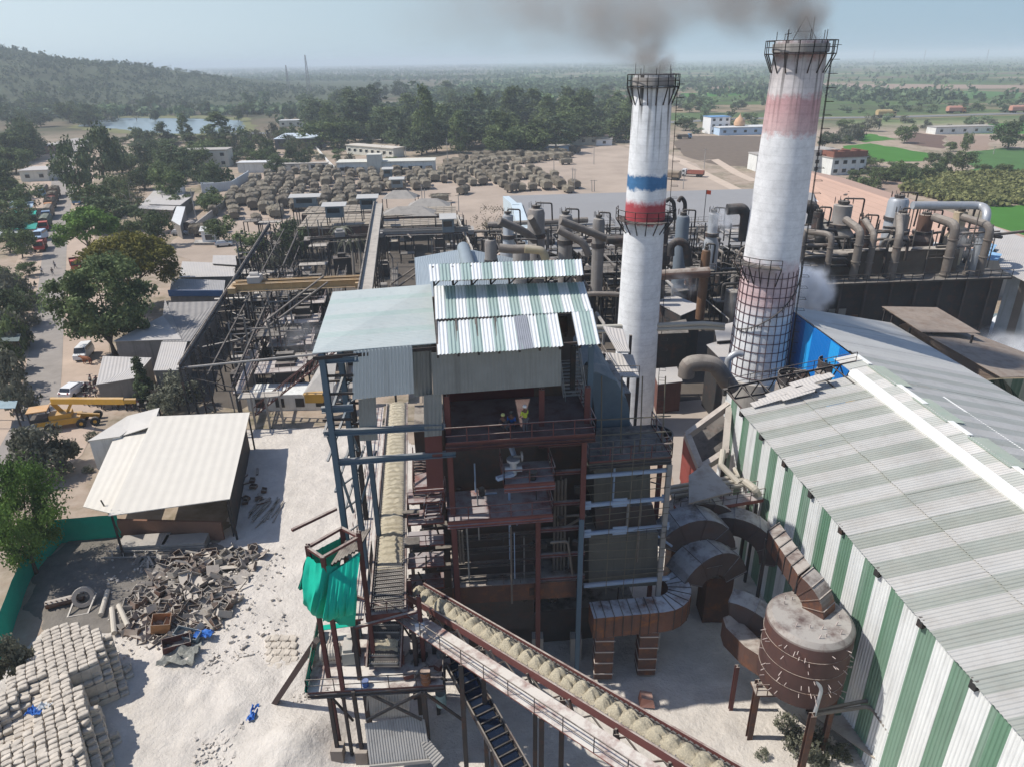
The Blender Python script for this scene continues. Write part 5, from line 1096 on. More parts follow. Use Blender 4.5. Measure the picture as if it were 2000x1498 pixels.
def proj(p):
    v=Vector(p)-Vector((0,0,HC)); d=v.dot(vf); return 1000+FPX*v.dot(vr)/d,749-FPX*v.dot(vu)/d
blocks=[([(470,408),(455,385),(500,350),(560,337),(690,336),(850,338),(850,356),(832,380),(800,372),(735,385),(735,412),(590,416),(540,430)],12,4.3,7.4,.06,'packed cane cart in the dense block left of the weighbridge','cane carts in the left block'),
 ([(852,352),(880,330),(960,318),(1010,330),(1090,345),(1125,360),(1122,377),(1020,377),(960,368),(850,362)],12,4.6,8.6,.08,'high loaded cane cart in the block in front of the grove','cane carts in the right block'),
 ([(862,345),(860,320),(1000,296),(1125,291),(1125,306),(1060,322),(960,322),(905,335)],40,4.8,9.0,.12,'dark cane cart in the rows along the edge of the grove','cane carts along the grove'),
 ([(410,425),(455,375),(520,372),(560,388),(560,420),(500,438),(440,436)],20,5.4,8,.2,'loaded cane cart in the loose group left of the block','cane carts in the loose left group')]
rg=random.Random(12); ci=0; spots=[]
for poly,ang,sx,sy,skip,lb,gp in blocks:
    a=R(ang); e1=Vector((math.cos(a),math.sin(a),0)); e2=Vector((-math.sin(a),math.cos(a),0))
    cx=P(sum(p[0] for p in poly)/len(poly),sum(p[1] for p in poly)/len(poly))
    got=[]
    for i in range(-30,31):
        for j in range(-30,31):
            p=cx+e1*(i*sx)+e2*(j*sy)+Vector((rg.uniform(-.8,.8),rg.uniform(-1.2,1.2),0)); x,y=proj(p)
            if inpoly(x,y,poly) and rg.random()>skip: got.append((p,a+math.pi/2+rg.uniform(-.13,.13)))
    spots.append((got,lb,gp))
tot=sum(len(s[0]) for s in spots); print('carts',tot)
for got,lb,gp in spots:
    rg.shuffle(got)
    for p,r_ in got[:max(4,int(len(got)*min(1,291/tot)))]:
        pr_=cartP[ci%4]
        o=pr_ if ci<4 else copy_tree(pr_)
        o.location=p; o.rotation_euler=(0,0,r_); s_=rg.uniform(.72,.9); o.scale=(s_,s_*rg.uniform(.9,1.08),s_*rg.uniform(.88,1.1)); tag(o,lb,'cane cart',gp); ci+=1
for x,y,r_,lb in ((1105,322,.2,'lone high loaded cane cart on the bare ground right of the rows'),(1000,376,.9,'lone cane cart at the front edge of the open yard, left one'),(860,397,.1,'single cane cart standing apart near the hip roofed sheds'),
   (905,380,1.2,'cane cart alone beside the weighbridge post'),(420,455,0,'long cane load lying behind the white hut'),(395,462,0,'dark cane trailer beside the round hoppers')):
    o=copy_tree(cartP[ci%4],P(x,y),r_); del o['group']; tag(o,lb,'cane cart'); ci+=1
# ---------------- trucks, cars and other vehicles
def truck(loc,rz,cabm,bodym,label,kind='tarp',name='truck',L=7.,cat='truck',sc=1.):
    t=at0(name); 
    m=MB()
    if kind=='cane': bundle(m,L,3.0,2.3,1.3,int(L*7+loc[0])%50); m.build('cane_load',canem,t)
    elif kind=='tarp':
        n=6; vs=[]; 
        for i in range(n+1):
            for y,z in ((-1.25,1.1),(-1.3,2.6),(-.9,3.2),(0,3.4+.12*(i%2)),(.9,3.2),(1.3,2.6),(1.25,1.1)): vs.append(((i/n-.5)*L,y,z))
        m.raw(vs,[(i*7+j,(i+1)*7+j,(i+1)*7+j+1,i*7+j+1) for i in range(n) for j in range(6)]+[tuple(range(7)),tuple(n*7+j for j in range(7))[::-1]]); m.build('tarpaulin',bodym,t)
    else: 
        for y in (-1.2,1.2): m.box((0,y,1.7),(L,.1,1.1))
        for x in (-L/2,L/2): m.box((x,0,1.7),(.1,2.4,1.1))
        m.box((0,0,1.2),(L,2.4,.1)); m.build('cargo_bed',bodym,t)
    m=MB(); m.box((0,0,.95),(L+.2,2.0,.25)); m.box((L/2+1,0,.8),(2,1.2,.2)); m.build('chassis',steel_dark,t)
    x=L/2+1.2; m=MB(); m.hexa([(x-.8,-1.1,.7),(x+.9,-1.1,.7),(x+.9,1.1,.7),(x-.8,1.1,.7)],[(x-.8,-1.05,2.7),(x+.7,-1.0,2.6),(x+.7,1.0,2.6),(x-.8,1.05,2.7)]); m.box((x+.95,0,1.0),(.2,2.2,.5)); c=m.build('cab',cabm,t)
    m=MB(); m.hexa([(x+.87,-.95,1.55),(x+.92,-.95,1.55),(x+.92,.95,1.55),(x+.87,.95,1.55)],[(x+.74,-.9,2.4),(x+.79,-.9,2.4),(x+.79,.9,2.4),(x+.74,.9,2.4)])
    for y in (-1.09,1.09): m.box((x+.1,y,2.0),(.9,.03,.6))
    m.build('windscreen',glass_dark,c)
    for xx in (-L/2+1,-L/2+2.1,L/2+1.2):
        for y in (-1,1): m=MB(); m.cyl((xx,y-.17,.5),(xx,y+.17,.5),.5,n=12); m.build('wheel',black,t)
    t.location=loc; t.rotation_euler=(0,0,rz); t.scale=(sc,sc,sc); return tag(t,label,cat)
red=M('truck_red',(.45,.04,.03),.5,var=.08,dust=.3); bluec=M('truck_blue',(.12,.25,.42),.5,var=.08,dust=.3); orangec=M('truck_orange',(.55,.22,.07),.6,var=.1,dust=.3)
greent=M('dark_green_tarp',(.06,.10,.07),.85,var=.25,dust=.3); browntarp=M('brown_tarp',(.22,.17,.12),.9,var=.3,dust=.3)
d=(P(92,430)-P(122,380)); dirr=math.atan2(d.y,d.x)
for x,y,kb,cm,lb,kd in ((92,446,greent,red,'red cabbed truck under a dark green tarpaulin, nearest in the roadside queue','tarp'),(97,425,browntarp,bluec,'truck with brown tarpaulin, second from the near end of the roadside queue','tarp'),(101,409,browntarp,orangec,'cane truck, third from the near end of the roadside queue','cane'),
   (106,396,browntarp,red,'cane truck, fourth from the near end of the roadside queue','cane'),(110,385,browntarp,red,'cane truck, fifth from the near end of the roadside queue','cane'),(88,382,browntarp,bluec,'dark truck parked left of the roadside queue under the trees','tarp')):
    truck(P(x,y),dirr,cm,kb,lb,kd,L=7.5)
truck(P(158,397),dirr-.2,bluec,M('brick_red_body',(.25,.07,.05),.8,var=.2),'blue cab truck with a tall brick red body beside the bright green tree','bed',L=5)
truck(P(82,487),dirr,red,M('dark_red_body',(.16,.04,.03),.8,var=.2),'empty dark red tipper on the left edge of the road','bed',L=4)
truck(P(150,524),dirr+.1,red,M('dark_red_body',(.16,.04,.03),.8,var=.2),'small open dark red trailer right of the road behind the dark tree','bed',L=4,sc=.9)
truck(P(1725,230,.3),.1,M('truck_tan',(.45,.33,.16),.6),M('truck_tan',(.45,.33,.16),.6),'tan covered truck on the highway, nearest the chimney','tarp',sc=1.5)
truck(P(1862,222,.3),.1,orangec,M('pale_red_body',(.5,.25,.18),.6),'orange and white truck on the highway, middle one','tarp',sc=1.5)
truck(P(1985,221,.3),.1,orangec,M('pale_red_body',(.5,.25,.18),.6),'orange and white truck on the highway at the right edge','tarp',sc=1.5)
truck(P(1358,346),2.7,M('truck_white',(.6,.6,.58),.6),M('ochre_red_body',(.35,.12,.08),.8,var=.2),'dusty red tipper beside the dirt track behind the grey warehouse','bed',L=6)
truck(P(1315,352),2.5,M('truck_white',(.6,.6,.58),.6),browntarp,'grey brown truck beside the shorter chimney, left of the red tipper','tarp',L=5)
truck(P(1332,272),.1,bluec,browntarp,'dark truck at the edge of the ploughed field','bed',L=6)
def car(loc,rz,mat,label,name='car',van=False,sc=1.):
    t=at0(name); L,W,H=(4.3,1.75,1.95) if van else (4.1,1.7,1.5)
    if van: prof=[(-2.1,.35),(-2.12,1.1),(-2.0,1.9),(1.0,1.95),(1.65,1.2),(2.1,1.05),(2.15,.4)]
    else: prof=[(-2.0,.35),(-2.05,.85),(-1.85,1.0),(-1.5,1.45),(.3,1.5),(1.0,1.0),(1.9,.85),(2.05,.4)]
    n=len(prof); vs=[]; 
    for f_,dx in ((-1,0),(-.9,.0),(.9,0),(1,0)):
        for x,z in prof: 
            yy=W/2*(1 if abs(f_)==1 else .93); zz=z
            if abs(f_)==1: yy=W/2; zz=min(z,1.0 if not van else 1.15)
            vs.append((x,yy*(1 if f_>0 else -1) if abs(f_)==1 else (W/2*(.82 if z>1.05 else .97))*(1 if f_>0 else -1),zz))
    m=MB(); m.raw(vs,[(j*n+i,j*n+i+1,(j+1)*n+i+1,(j+1)*n+i) for j in range(3) for i in range(n-1)]+[tuple(range(n)),tuple(3*n+i for i in range(n))[::-1]]); b=m.build('body',mat,t)
    m=MB(); 
    if van:
        m.hexa([(1.12,-.72,1.88),(1.62,-.78,1.27),(1.62,.78,1.27),(1.12,.72,1.88)],[(1.16,-.72,1.92),(1.68,-.78,1.3),(1.68,.78,1.3),(1.16,.72,1.92)]); m.hexa([(-2.13,-.7,1.2),(-2.04,-.65,1.75),(-2.04,.65,1.75),(-2.13,.7,1.2)],[(-2.17,-.7,1.2),(-2.08,-.65,1.75),(-2.08,.65,1.75),(-2.17,.7,1.2)])
        for y in (-1,1): m.box((-.4,y*.80,1.5),(2.6,.04,.45))
    else:
        m.hexa([(.38,-.62,1.47),(.98,-.72,1.05),(.98,.72,1.05),(.38,.62,1.47)],[(.42,-.62,1.51),(1.03,-.72,1.08),(1.03,.72,1.08),(.42,.62,1.51)]); m.hexa([(-1.86,-.7,1.05),(-1.55,-.62,1.42),(-1.55,.62,1.42),(-1.86,.7,1.05)],[(-1.9,-.7,1.08),(-1.6,-.62,1.46),(-1.6,.62,1.46),(-1.9,.7,1.08)])
        for y in (-1,1): m.box((-.55,y*.73,1.22),(1.7,.04,.32))
    m.build('windows',glass_dark,b)
    for xx in (-1.3,1.3):
        for y in (-.75,.75): m=MB(); m.cyl((xx,y-.11,.32),(xx,y+.11,.32),.32,n=14); m.build('wheel',black,t)
    for y in (-.6,.6): m=MB(); m.box((-2.1 if van else -2.05,y,.9 if not van else 1.0),(.05,.2,.25)); m.build('tail_light',M('tail_red',(.5,.03,.02),.4,var=0),t)
    t.location=loc; t.rotation_euler=(0,0,rz); t.scale=(sc,)*3; return tag(t,label,'van' if van else 'car')
car(P(147,768),math.radians(84),white_paint,'white hatchback parked beside the row of motorcycles',sc=1.0)
car(P(166,698),math.radians(-78),white_paint,'white minivan parked facing the camera under the twin trunk tree','van',True,1.0)
car(P(80,470),math.radians(-75),M('pale_blue_paint',(.45,.58,.72),.4,var=.05),'pale blue and white pickup parked on the road verge behind the red tipper','van',True,1.3)
car(P(438,482),.3,M('silver_car',(.55,.57,.58),.35,.3,var=.04),'silver car parked beside the round green tree behind the sheds')
car(P(352,460),.1,M('dusty_car',(.45,.45,.45),.5,var=.08),'grey car parked in front of the round hoppers')
# motorcycles
def moto():
    t=at0('motorcycle')
    for x in (-.65,.65): m=MB(); m.lathe((0,0,0),[(.30,-.05),(.33,0),(.30,.05),(.24,.04),(.24,-.04),(.30,-.05)],14); m.v=[(x+p[0],p[2],.33+p[1]) for p in m.v]; m.build('wheel',black,t)
    m=MB(); m.bar((-.6,0,.4),(.1,0,.45),.12,.2); m.box((.05,0,.45),(.4,.25,.35)); m.bar((.62,0,.35),(.42,0,1.0),.07); m.bar((-.65,0,.35),(-.4,0,.75),.07); m.hexa([(-.1,-.14,.7),(.4,-.12,.72),(.4,.12,.72),(-.1,.14,.7)],[(-.05,-.1,.9),(.35,-.08,.92),(.35,.08,.92),(-.05,.1,.9)]); m.build('frame',M('bike_red_black',(.08,.03,.035),.4,.2,var=.4,sc=3),t)
    m=MB(); m.box((-.42,0,.8),(.7,.24,.12)); m.build('seat',black,t)
    m=MB(); m.bar((.42,-.35,1.03),(.42,.35,1.03),.04); m.box((.52,0,.92),(.12,.18,.16)); m.build('handlebar',steel_grey,t); return t
mo=moto(); rg=random.Random(6); first=True
for k,(x,y) in enumerate([(165+i*13+rg.uniform(-3,3),762+i*4.2+rg.uniform(-4,4)) for i in range(7)]+[(178+i*12+rg.uniform(-3,3),748+i*3.4+rg.uniform(-3,3)) for i in range(6)]+[(168+i*10,785+i*3) for i in range(4)]+[(208+i*13+rg.uniform(-3,3),795+rg.uniform(-3,5)) for i in range(7)]+[(225+i*12,780+rg.uniform(-4,4)) for i in range(4)]):
    o=mo if first else copy_tree(mo); first=False; o.location=P(x,y); o.rotation_euler=(0,0,rg.uniform(1.7,2.3)); o.scale=(1.15,)*3; tag(o,'motorcycle parked in the crowded row beside the white hatchback','motorcycle','parked motorcycles')
# yellow mobile crane
cr=thing('mobile_crane',P(130,832),'yellow pick and carry crane with its boom raised to the right','crane')
cc=P(130,832); D=(P(240,815)-cc).normalized(); Sd=Vector((-D.y,D.x,0)); rzc=math.atan2(D.y,D.x)
m=MB(); m.box(cc+Vector((0,0,1.0))-D*.5,(4.8,1.9,.7),rzc); m.box(cc+Vector((0,0,1.6))-D*.2,(2.4,1.5,.7),rzc); m.bar(cc+D*1.5+Vector((0,0,1.4)),cc+D*3.8+Vector((0,0,.8)),.35,.4); m.build('body',yellow,cr)
m=MB(); m.box(cc-D*2.4+Vector((0,0,2.75)),(2.2,1.9,.12),rzc)
cb=m.build('cab_roof',M('crane_cab_orange',(.60,.33,.12),.6,var=.1,dust=.3),cr)
m=MB(); 
for a in (-1,1):
    for b in (-1,1): m.bar(cc-D*(2.4+a*.95)+Sd*b*.8+Vector((0,0,1.3)),cc-D*(2.4+a*.95)+Sd*b*.8+Vector((0,0,2.7)),.1)
m.box(cc-D*2.4+Vector((0,0,1.5)),(1.9,1.6,.6),rzc); m.build('cab',soot,cr)
m=MB(); p0=P(125,812,3.6);p0=cc-D*.8+Vector((0,0,3.6)); p1=P(242,783,5.0); m.hexa(*[[q+Sd*.28-Vector((0,0,.35)),q-Sd*.28-Vector((0,0,.35)),q-Sd*.28+Vector((0,0,.35)),q+Sd*.28+Vector((0,0,.35))] for q in (p0,p1)]); m.bar(p1,p1+D*1.2-Vector((0,0,.2)),.5,.5); m.build('boom',yellow,cr)
m=MB(); m.bar(cc+D*.5+Vector((0,0,1.8)),p0.lerp(p1,.3),.22); m.bar(cc+Sd*.5+Vector((0,0,1.5)),p0+Vector((0,0,-.2)),.3,.5); m.build('lift_ram',yellow,cr)
m=MB(); m.bar(p1+D*1.2,p1+D*1.2-Vector((0,0,2.3)),.04); m.box(p1+D*1.2-Vector((0,0,2.4)),(.25,.25,.4)); m.build('hook',soot,cr)
for a in (-1.5,1.9,3.4):
    for b in (-1,1): m=MB(); q=cc+D*a+Sd*b+Vector((0,0,.55)); m.cyl(q-Sd*.2,q+Sd*.2,.55,n=16); w_=m.build('wheel',black,cr); m=MB(); m.cyl(q-Sd*.22,q+Sd*.22,.22,n=10); m.build('hub',yellow,w_)
# ---------------- people
skin=M('skin_brown',(.16,.08,.05),.6,var=0)
def person(loc,rz,shirt,trous,label,pose='stand',h=1.68,hatc=None,carry=None):
    t=at0('person'); s=h/1.7
    legs={'stand':((.1,0,.5),(.1,0,.05),(-.1,0,.5),(-.1,0,.05)),'walk':((.1,.16,.5),(.1,.3,.06),(-.1,.02,.48),(-.1,-.28,.1)),'crouch':((.16,.32,.42),(.14,.05,.05),(-.16,.32,.42),(-.14,.05,.05)),'sit':((.12,.42,.52),(.14,.5,.1),(-.12,.42,.52),(-.14,.5,.1))}[pose]
    pz=.9 if pose in('stand','walk') else .36 if pose=='crouch' else .55; lean=.05 if pose=='stand' else .1 if pose=='walk' else .28
    V_=[(0,0,pz),(0,lean*.4,pz+.25),(0,lean,pz+.48),(0,lean*1.1,pz+.56),(0,lean*1.2,pz+.72),(.1,0,pz-.05),legs[0],legs[1],(-.1,0,pz-.05),legs[2],legs[3],(.19,lean,pz+.47),(.25,lean+.05,pz+.2),(.22,lean+.22,pz+.02),(-.19,lean,pz+.47),(-.25,lean+.02,pz+.2),(-.22,lean+.2,pz+.05),(legs[1][0],legs[1][1]+.14,legs[1][2]-.02),(legs[3][0],legs[3][1]+.14,legs[3][2]-.02)]
    E_=[(0,1),(1,2),(2,3),(3,4),(0,5),(5,6),(6,7),(0,8),(8,9),(9,10),(2,11),(11,12),(12,13),(2,14),(14,15),(15,16),(7,17),(10,18)]
    rad=[.12,.12,.13,.055,.095,.09,.06,.04,.09,.06,.04,.06,.045,.035,.06,.045,.035,.035,.035]
    def grow(name,sel,grow_,mat,parent):
        idx={v:i for i,v in enumerate(sel)}; me=bpy.data.meshes.new(name); me.from_pydata([V_[v] for v in sel],[(idx[a],idx[b]) for a,b in E_ if a in idx and b in idx],[]); o=bpy.data.objects.new(name,me); COL.objects.link(o); o.parent=parent
        md=o.modifiers.new('skin','SKIN'); 
        for v in sel: q=me.skin_vertices[0].data[idx[v]]; q.radius=(rad[v]*grow_,rad[v]*grow_)
        me.skin_vertices[0].data[0].use_root=True
        o.modifiers.new('sub','SUBSURF').levels=1; me.materials.append(mat); return o
    b=grow('body',list(range(19)),1.,skin,t); grow('shirt',[0,1,2,11,12,14,15],1.22,shirt,b); grow('trousers',[0,5,6,7,8,9,10],1.2,trous,b)
    m=MB(); c=Vector(V_[4]); m.lathe(c+Vector((0,-.02,.02)),[(.115,-.02),(.12,.05),(.09,.11),(.01,.135)],12); m.build('hair' if not hatc else 'helmet',hatc or black,b)
    t.location=loc; t.rotation_euler=(0,0,rz); t.scale=(s,s,s); return tag(t,label,'person')
def cl(n,c): return M('cloth_'+n,c,.9,var=.1)
person(P(83,537),0,cl('white',(.6,.6,.6)),cl('grey',(.12,.12,.13)),'person in a white shirt walking along the left side of the road','walk')
person(P(109,525),3,cl('pale',(.45,.5,.55)),cl('navy',(.03,.04,.08)),'person in a pale shirt walking up the middle of the road, right one','walk')
person(P(104,539),.2,cl('dark',(.05,.05,.06)),cl('grey',(.12,.12,.13)),'person in dark clothes walking on the road behind the twin trunk tree','walk')
for x,y,lb in ((130,365,'far person walking on the pale road beyond the queue, uppermost'),(131,386,'far person on the road beside the truck queue, left one of a pair'),(142,388,'far person on the road beside the truck queue, right one of a pair'),(116,340,'tiny far person beside the roadside shop')):
    person(P(x,y),1,cl('white',(.6,.6,.6)),cl('dark',(.05,.05,.06)),lb,'walk')
person(pf1[0].lerp(pf1[1],.42)+B.y*1.3,2.4,cl('dark',(.05,.05,.06)),cl('grey',(.12,.12,.13)),'worker with a pale yellow helmet crouching on the upper platform beside the blue cylinder','crouch',hatc=M('helmet_yellow',(.55,.55,.2),.4,var=0))
person(pf1[0].lerp(pf1[1],.54)+B.y*.9,.6,cl('hivis',(.45,.5,.06)),cl('grey',(.12,.12,.13)),'worker in a yellow vest and white helmet standing behind the maroon railing','stand',hatc=M('helmet_white',(.7,.7,.68),.4,var=0))
person(pf1[0].lerp(pf1[1],.46)+B.y*1.6,3,cl('blue',(.02,.10,.35)),cl('navy',(.03,.04,.08)),'worker in a bright blue shirt on the upper maroon platform','crouch')
# brown cow
cw=at0('cow'); me=bpy.data.meshes.new('body'); V_=[(0,0,.95),(.55,0,1.0),(-.6,0,.98),(.85,0,1.15),(1.15,0,1.2),(1.4,0,1.05),(.5,.16,.55),(.5,.17,.05),(.5,-.16,.55),(.55,-.17,.05),(-.55,.16,.55),(-.62,.17,.05),(-.55,-.16,.55),(-.55,-.17,.05),(-.75,0,.95),(-.82,0,.4)]
me.from_pydata(V_,[(0,1),(0,2),(1,3),(3,4),(4,5),(1,6),(6,7),(1,8),(8,9),(2,10),(10,11),(2,12),(12,13),(2,14),(14,15)],[]); o=bpy.data.objects.new('body',me); COL.objects.link(o); o.parent=cw; o.modifiers.new('skin','SKIN')
for i,r_ in enumerate((.3,.28,.27,.17,.13,.08,.1,.05,.1,.05,.12,.05,.12,.05,.06,.03)): me.skin_vertices[0].data[i].radius=(r_,r_)
me.skin_vertices[0].data[0].use_root=True; o.modifiers.new('sub','SUBSURF').levels=1; me.materials.append(M('cow_brown',(.24,.085,.035),.8,var=.15))
m=MB(); 
for s_ in (-1,1): m.tube([(1.18,s_*.08,1.3),(1.2,s_*.2,1.42),(1.25,s_*.18,1.55)],[.03,.025,.008],6)
m.build('horns',soot,cw); m=MB()
for s_ in (-1,1): m.bar((1.12,s_*.1,1.28),(1.08,s_*.28,1.24),.1,.03)
m.build('ears',MATS['cow_brown'],cw)
cw.location=P(172,712); cw.rotation_euler=(0,0,2.9); tag(cw,'brown cow standing on the dry verge just in front of the minivan','cow')
# ---------------- sheds on the left
def shed(pts,z,label,mat=shed_grey,name='shed',wallm=white_wall,cat='shed',th=.08,open_=False,zs=None,inset=.96):
    p=[P(x,y,(zs[i] if zs else z)) for i,(x,y) in enumerate(pts)]; c=sum(p,Vector())/4; t=thing(name,(c.x,c.y,0),label,cat); m=MB(); m.flat(p[0],p[1],p[2],p[3],th); m.build('roof',mat,t)
    q=[c+(k-c)*inset for k in p]
    if open_:
        for k in q: m=MB(); m.bar((k.x,k.y,0),k,.15); m.build('post',soot,t)
    else:
        m=MB(); m.hexa([Vector((k.x,k.y,0)) for k in q],[k-Vector((0,0,.03)) for k in q]); m.build('wall',wallm,t)
    return t,p
tarp_white=M('dust_white_sheet',(.62,.58,.505),.95,var=.05,sc=.8,corr=.9,corrd=.01)
t,p=shed([(212,1008),(449,975),(488,806),(300,814)],4.6,'big low shed with a flat dust white sheet roof beside the scrap heap',tarp_white,'dust_roof_shed',open_=True,inset=.97)
m=MB(); m.flat(P(163,990,3.2),P(216,1003,3.6),P(300,820,3.6),P(222,858,3.2),.08); m.build('side_roof',tarp_white,t)
m=MB(); a,b=P(236,1050,0),P(438,1055,0); m.hexa([a,b,b+Vector((0,.25,0)),a+Vector((0,.25,0))],[k+Vector((0,0,2.0)) for k in (a,b,b+Vector((0,.25,0)),a+Vector((0,.25,0)))]); m.build('brick_wall',M('brown_brick',(.22,.12,.08),.95,var=.25,bump=.03,bsc=9),t)
m=MB(); a=Vector((p[1].x-.6,p[1].y+.6,0));b=Vector((p[2].x-.6,p[2].y-.3,0)); m.hexa([a,b,b-Vector((.1,0,0)),a-Vector((.1,0,0))],[k+Vector((0,0,3.6)) for k in (a,b,b-Vector((.1,0,0)),a-Vector((.1,0,0)))]); a=Vector((p[3].x,p[3].y,0));m.hexa([a,b,b-Vector((0,.1,0)),a-Vector((0,.1,0))],[k+Vector((0,0,4.2)) for k in (a,b,b-Vector((0,.1,0)),a-Vector((0,.1,0)))]); m.build('inner_wall',soot,t)
t,p=shed([(171,862),(234,853),(312,797),(249,813)],3.6,'small white walled hut with a crooked flat roof behind the big dusty shed',M('dusty_cement_sheet',(.55,.52,.47),.95,var=.08),'hut')
t,_=shed([(234,853),(300,832),(312,797),(249,813)],3.7,'second leaning sheet laid over the white walled hut',M('dusty_cement_sheet',(.55,.52,.47),.95,var=.08),'hut',zs=[3.4,4.4,4.4,3.9],open_=True)
for pts,z,lb,mt in (([(188,752),(262,740),(296,700),(201,697)],3.6,'pale lean-to roof in front of the long shed, beside the motorcycles',shed_grey),
   ([(221,668),(355,664),(322,585),(318,618)],4.5,'long pale shed roof beside the twin trunk tree',shed_grey),([(300,725),(348,724),(366,669),(316,669)],4.4,'square pale roof under the gantry lattice',shed_grey),
   ([(318,668),(372,668),(425,590),(330,592)],4.4,'dark striped roof between the blue parapet and the gantry',M('shadowed_sheet',(.27,.255,.24),.9,var=.2,corr=.5,corrd=.03)),([(330,580),(436,580),(440,549),(336,545)],4.4,'dusty grey roof with a blue parapet under the big tree',M('grey_dusty_roof',(.33,.32,.31),.9,var=.15,corr=.3)),  # striped sheet: shade on the grey roof painted in as darker colour
   ([(350,543),(458,541),(460,516),(356,512)],4.2,'grey roof behind the blue parapet roof',shed_grey),([(415,516),(462,519),(462,500),(416,500)],4.6,'black sided shed below the round green tree',shed_grey),
   ([(290,400),(352,402),(375,385),(300,388)],3.8,'grey flat roof left of the long white wall',shed_grey),([(268,408),(338,412),(362,376),(300,374)],3.5,'dusty grey yard roof beside the bare tree',shed_grey),([(335,432),(352,442),(362,405),(345,404)],3.5,'narrow white curved roof beside the rusty hoppers',M('white_sheet_roof',(.6,.6,.58),.8,var=.1)),
   ([(378,1-1+476),(382,470),(424,468),(420,476)],.5,'low grey plinth in front of the white hut',concrete)):
    t,p=shed(pts,z,lb,mt,wallm=(soot if 'black sided' in lb else M('dim_stained_wall',(.24,.215,.19),.95,var=.3,streak=.4)))  # black wall stands in for shade inside the open sided shed
    if 'blue parapet under' in lb: m=MB(); m.hexa([p[0],p[1],p[1]+Vector((0,.3,0)),p[0]+Vector((0,.3,0))],[k+Vector((0,0,1.1)) for k in (p[0],p[1],p[1]+Vector((0,.3,0)),p[0]+Vector((0,.3,0)))]); m.build('parapet',M('blue_parapet',(.05,.12,.25),.7,var=.2,dust=.4),t)
def house(x,y,w_,d_,h_,label,mat=white_wall,rz=.1,roof=None,name='house',nwin=3,flat_=True,floors=1,cat='house'):
    c=P(x,y); t=thing(name,c,label,cat); m=MB(); mm=Matrix.Rotation(rz,3,'Z'); f_=lambda X,Y_,Z: c+mm@Vector((X,Y_,Z))
    m.hexa([f_(-w_/2,0,0),f_(w_/2,0,0),f_(w_/2,d_,0),f_(-w_/2,d_,0)],[f_(-w_/2,0,h_),f_(w_/2,0,h_),f_(w_/2,d_,h_),f_(-w_/2,d_,h_)]); m.build('wall',mat,t)
    m=MB()
    if flat_: m.hexa([f_(-w_/2-.3,-.5,h_+.003),f_(w_/2+.3,-.5,h_+.003),f_(w_/2+.3,d_+.3,h_+.003),f_(-w_/2-.3,d_+.3,h_+.003)],[f_(-w_/2-.3,-.5,h_+.25),f_(w_/2+.3,-.5,h_+.25),f_(w_/2+.3,d_+.3,h_+.25),f_(-w_/2-.3,d_+.3,h_+.25)])
    else:
        r_=h_+d_*.22; m.flat(f_(-w_/2-.3,-.5,h_-.1),f_(w_/2+.3,-.5,h_-.1),f_(w_/2+.3,d_/2,r_),f_(-w_/2-.3,d_/2,r_),.08); m.flat(f_(-w_/2-.3,d_/2,r_),f_(w_/2+.3,d_/2,r_),f_(w_/2+.3,d_+.4,h_-.1),f_(-w_/2-.3,d_+.4,h_-.1),.08)
        for e in (-w_/2,w_/2): m.tri(f_(e,0,h_),f_(e,d_,h_),f_(e,d_/2,r_))
    m.build('roof',roof or concrete,t)
    for fl in range(floors):
        for k in range(nwin):
            X=-w_/2+w_*(k+.5)/nwin; z=h_/floors*(fl+.45); m=MB(); m.box(f_(X,-.02,z+.2),(min(1.6,w_/nwin*.55),.08,1.3),rz); wn=m.build('window',glass_dark,t)
            m=MB(); m.box(f_(X,-.25,z+.95),(min(2,w_/nwin*.7),.5,.1),rz); m.build('sunshade',mat,wn)
    return t,f_
cream=M('cream_wall',(.60,.58,.50),.9,var=.1,streak=.25)
t,f_=house(755,341,38,9,4.6,'long white single storey school block with a stair tower, behind the cane carts',white_wall,.05,cream,'school_building',10,cat='building')
m=MB(); m.hexa([f_(-7,-1.2,0),f_(-1.5,-1.2,0),f_(-1.5,4,0),f_(-7,4,0)],[f_(-7,-1.2,7.6),f_(-1.5,-1.2,7.6),f_(-1.5,4,7.6),f_(-7,4,7.6)]); m.build('stair_tower',cream,t)
t,f_=house(722,305,32,7,4.0,'cream roofed classroom wing behind the stair tower block',cream,-.65,M('cream_roof',(.55,.50,.42),.9,var=.1),'school_building',8,cat='building')
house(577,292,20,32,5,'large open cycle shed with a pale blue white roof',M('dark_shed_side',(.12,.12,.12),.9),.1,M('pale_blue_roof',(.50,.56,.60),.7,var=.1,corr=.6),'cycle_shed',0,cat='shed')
house(583,334,24,3,2.6,'long low white wall like shed in front of the cycle shed',white_wall,.1,None,'low_shed',6,cat='shed')
house(495,338,12,6,3.8,'white box shaped shed left of the low wall',white_wall,.0,M('white_sheet_roof',(.6,.6,.58),.8,var=.1),'white_shed',0,cat='shed')
house(406,328,18,9,7,'pale two storey house half hidden by the brown tinged tree',cream,.1,concrete,'house',4,floors=2)
house(583,248,26,8,4,'white roofed roadside restaurant beside the highway',cream,.05,M('white_sheet_roof',(.6,.6,.58),.8,var=.1),'roadside_building',5,cat='building')
house(410,478,3.2,3.2,3.4,'small white hut with a tiny black window beside the round tree',white_paint,.1,M('white_sheet_roof',(.6,.6,.58),.8,var=.1),'white_hut',1,False,cat='hut')
house(340,190,22,8,3,'ruined looking pale building on the far hill slope',cream,.1,None,'hill_building',6,cat='building')
house(1405,262,12,10,9,'white temple tower block with blue trim beside the taller chimney',white_paint,.2,M('blue_trim',(.15,.3,.5),.6),'temple_building',3,floors=3,cat='temple')
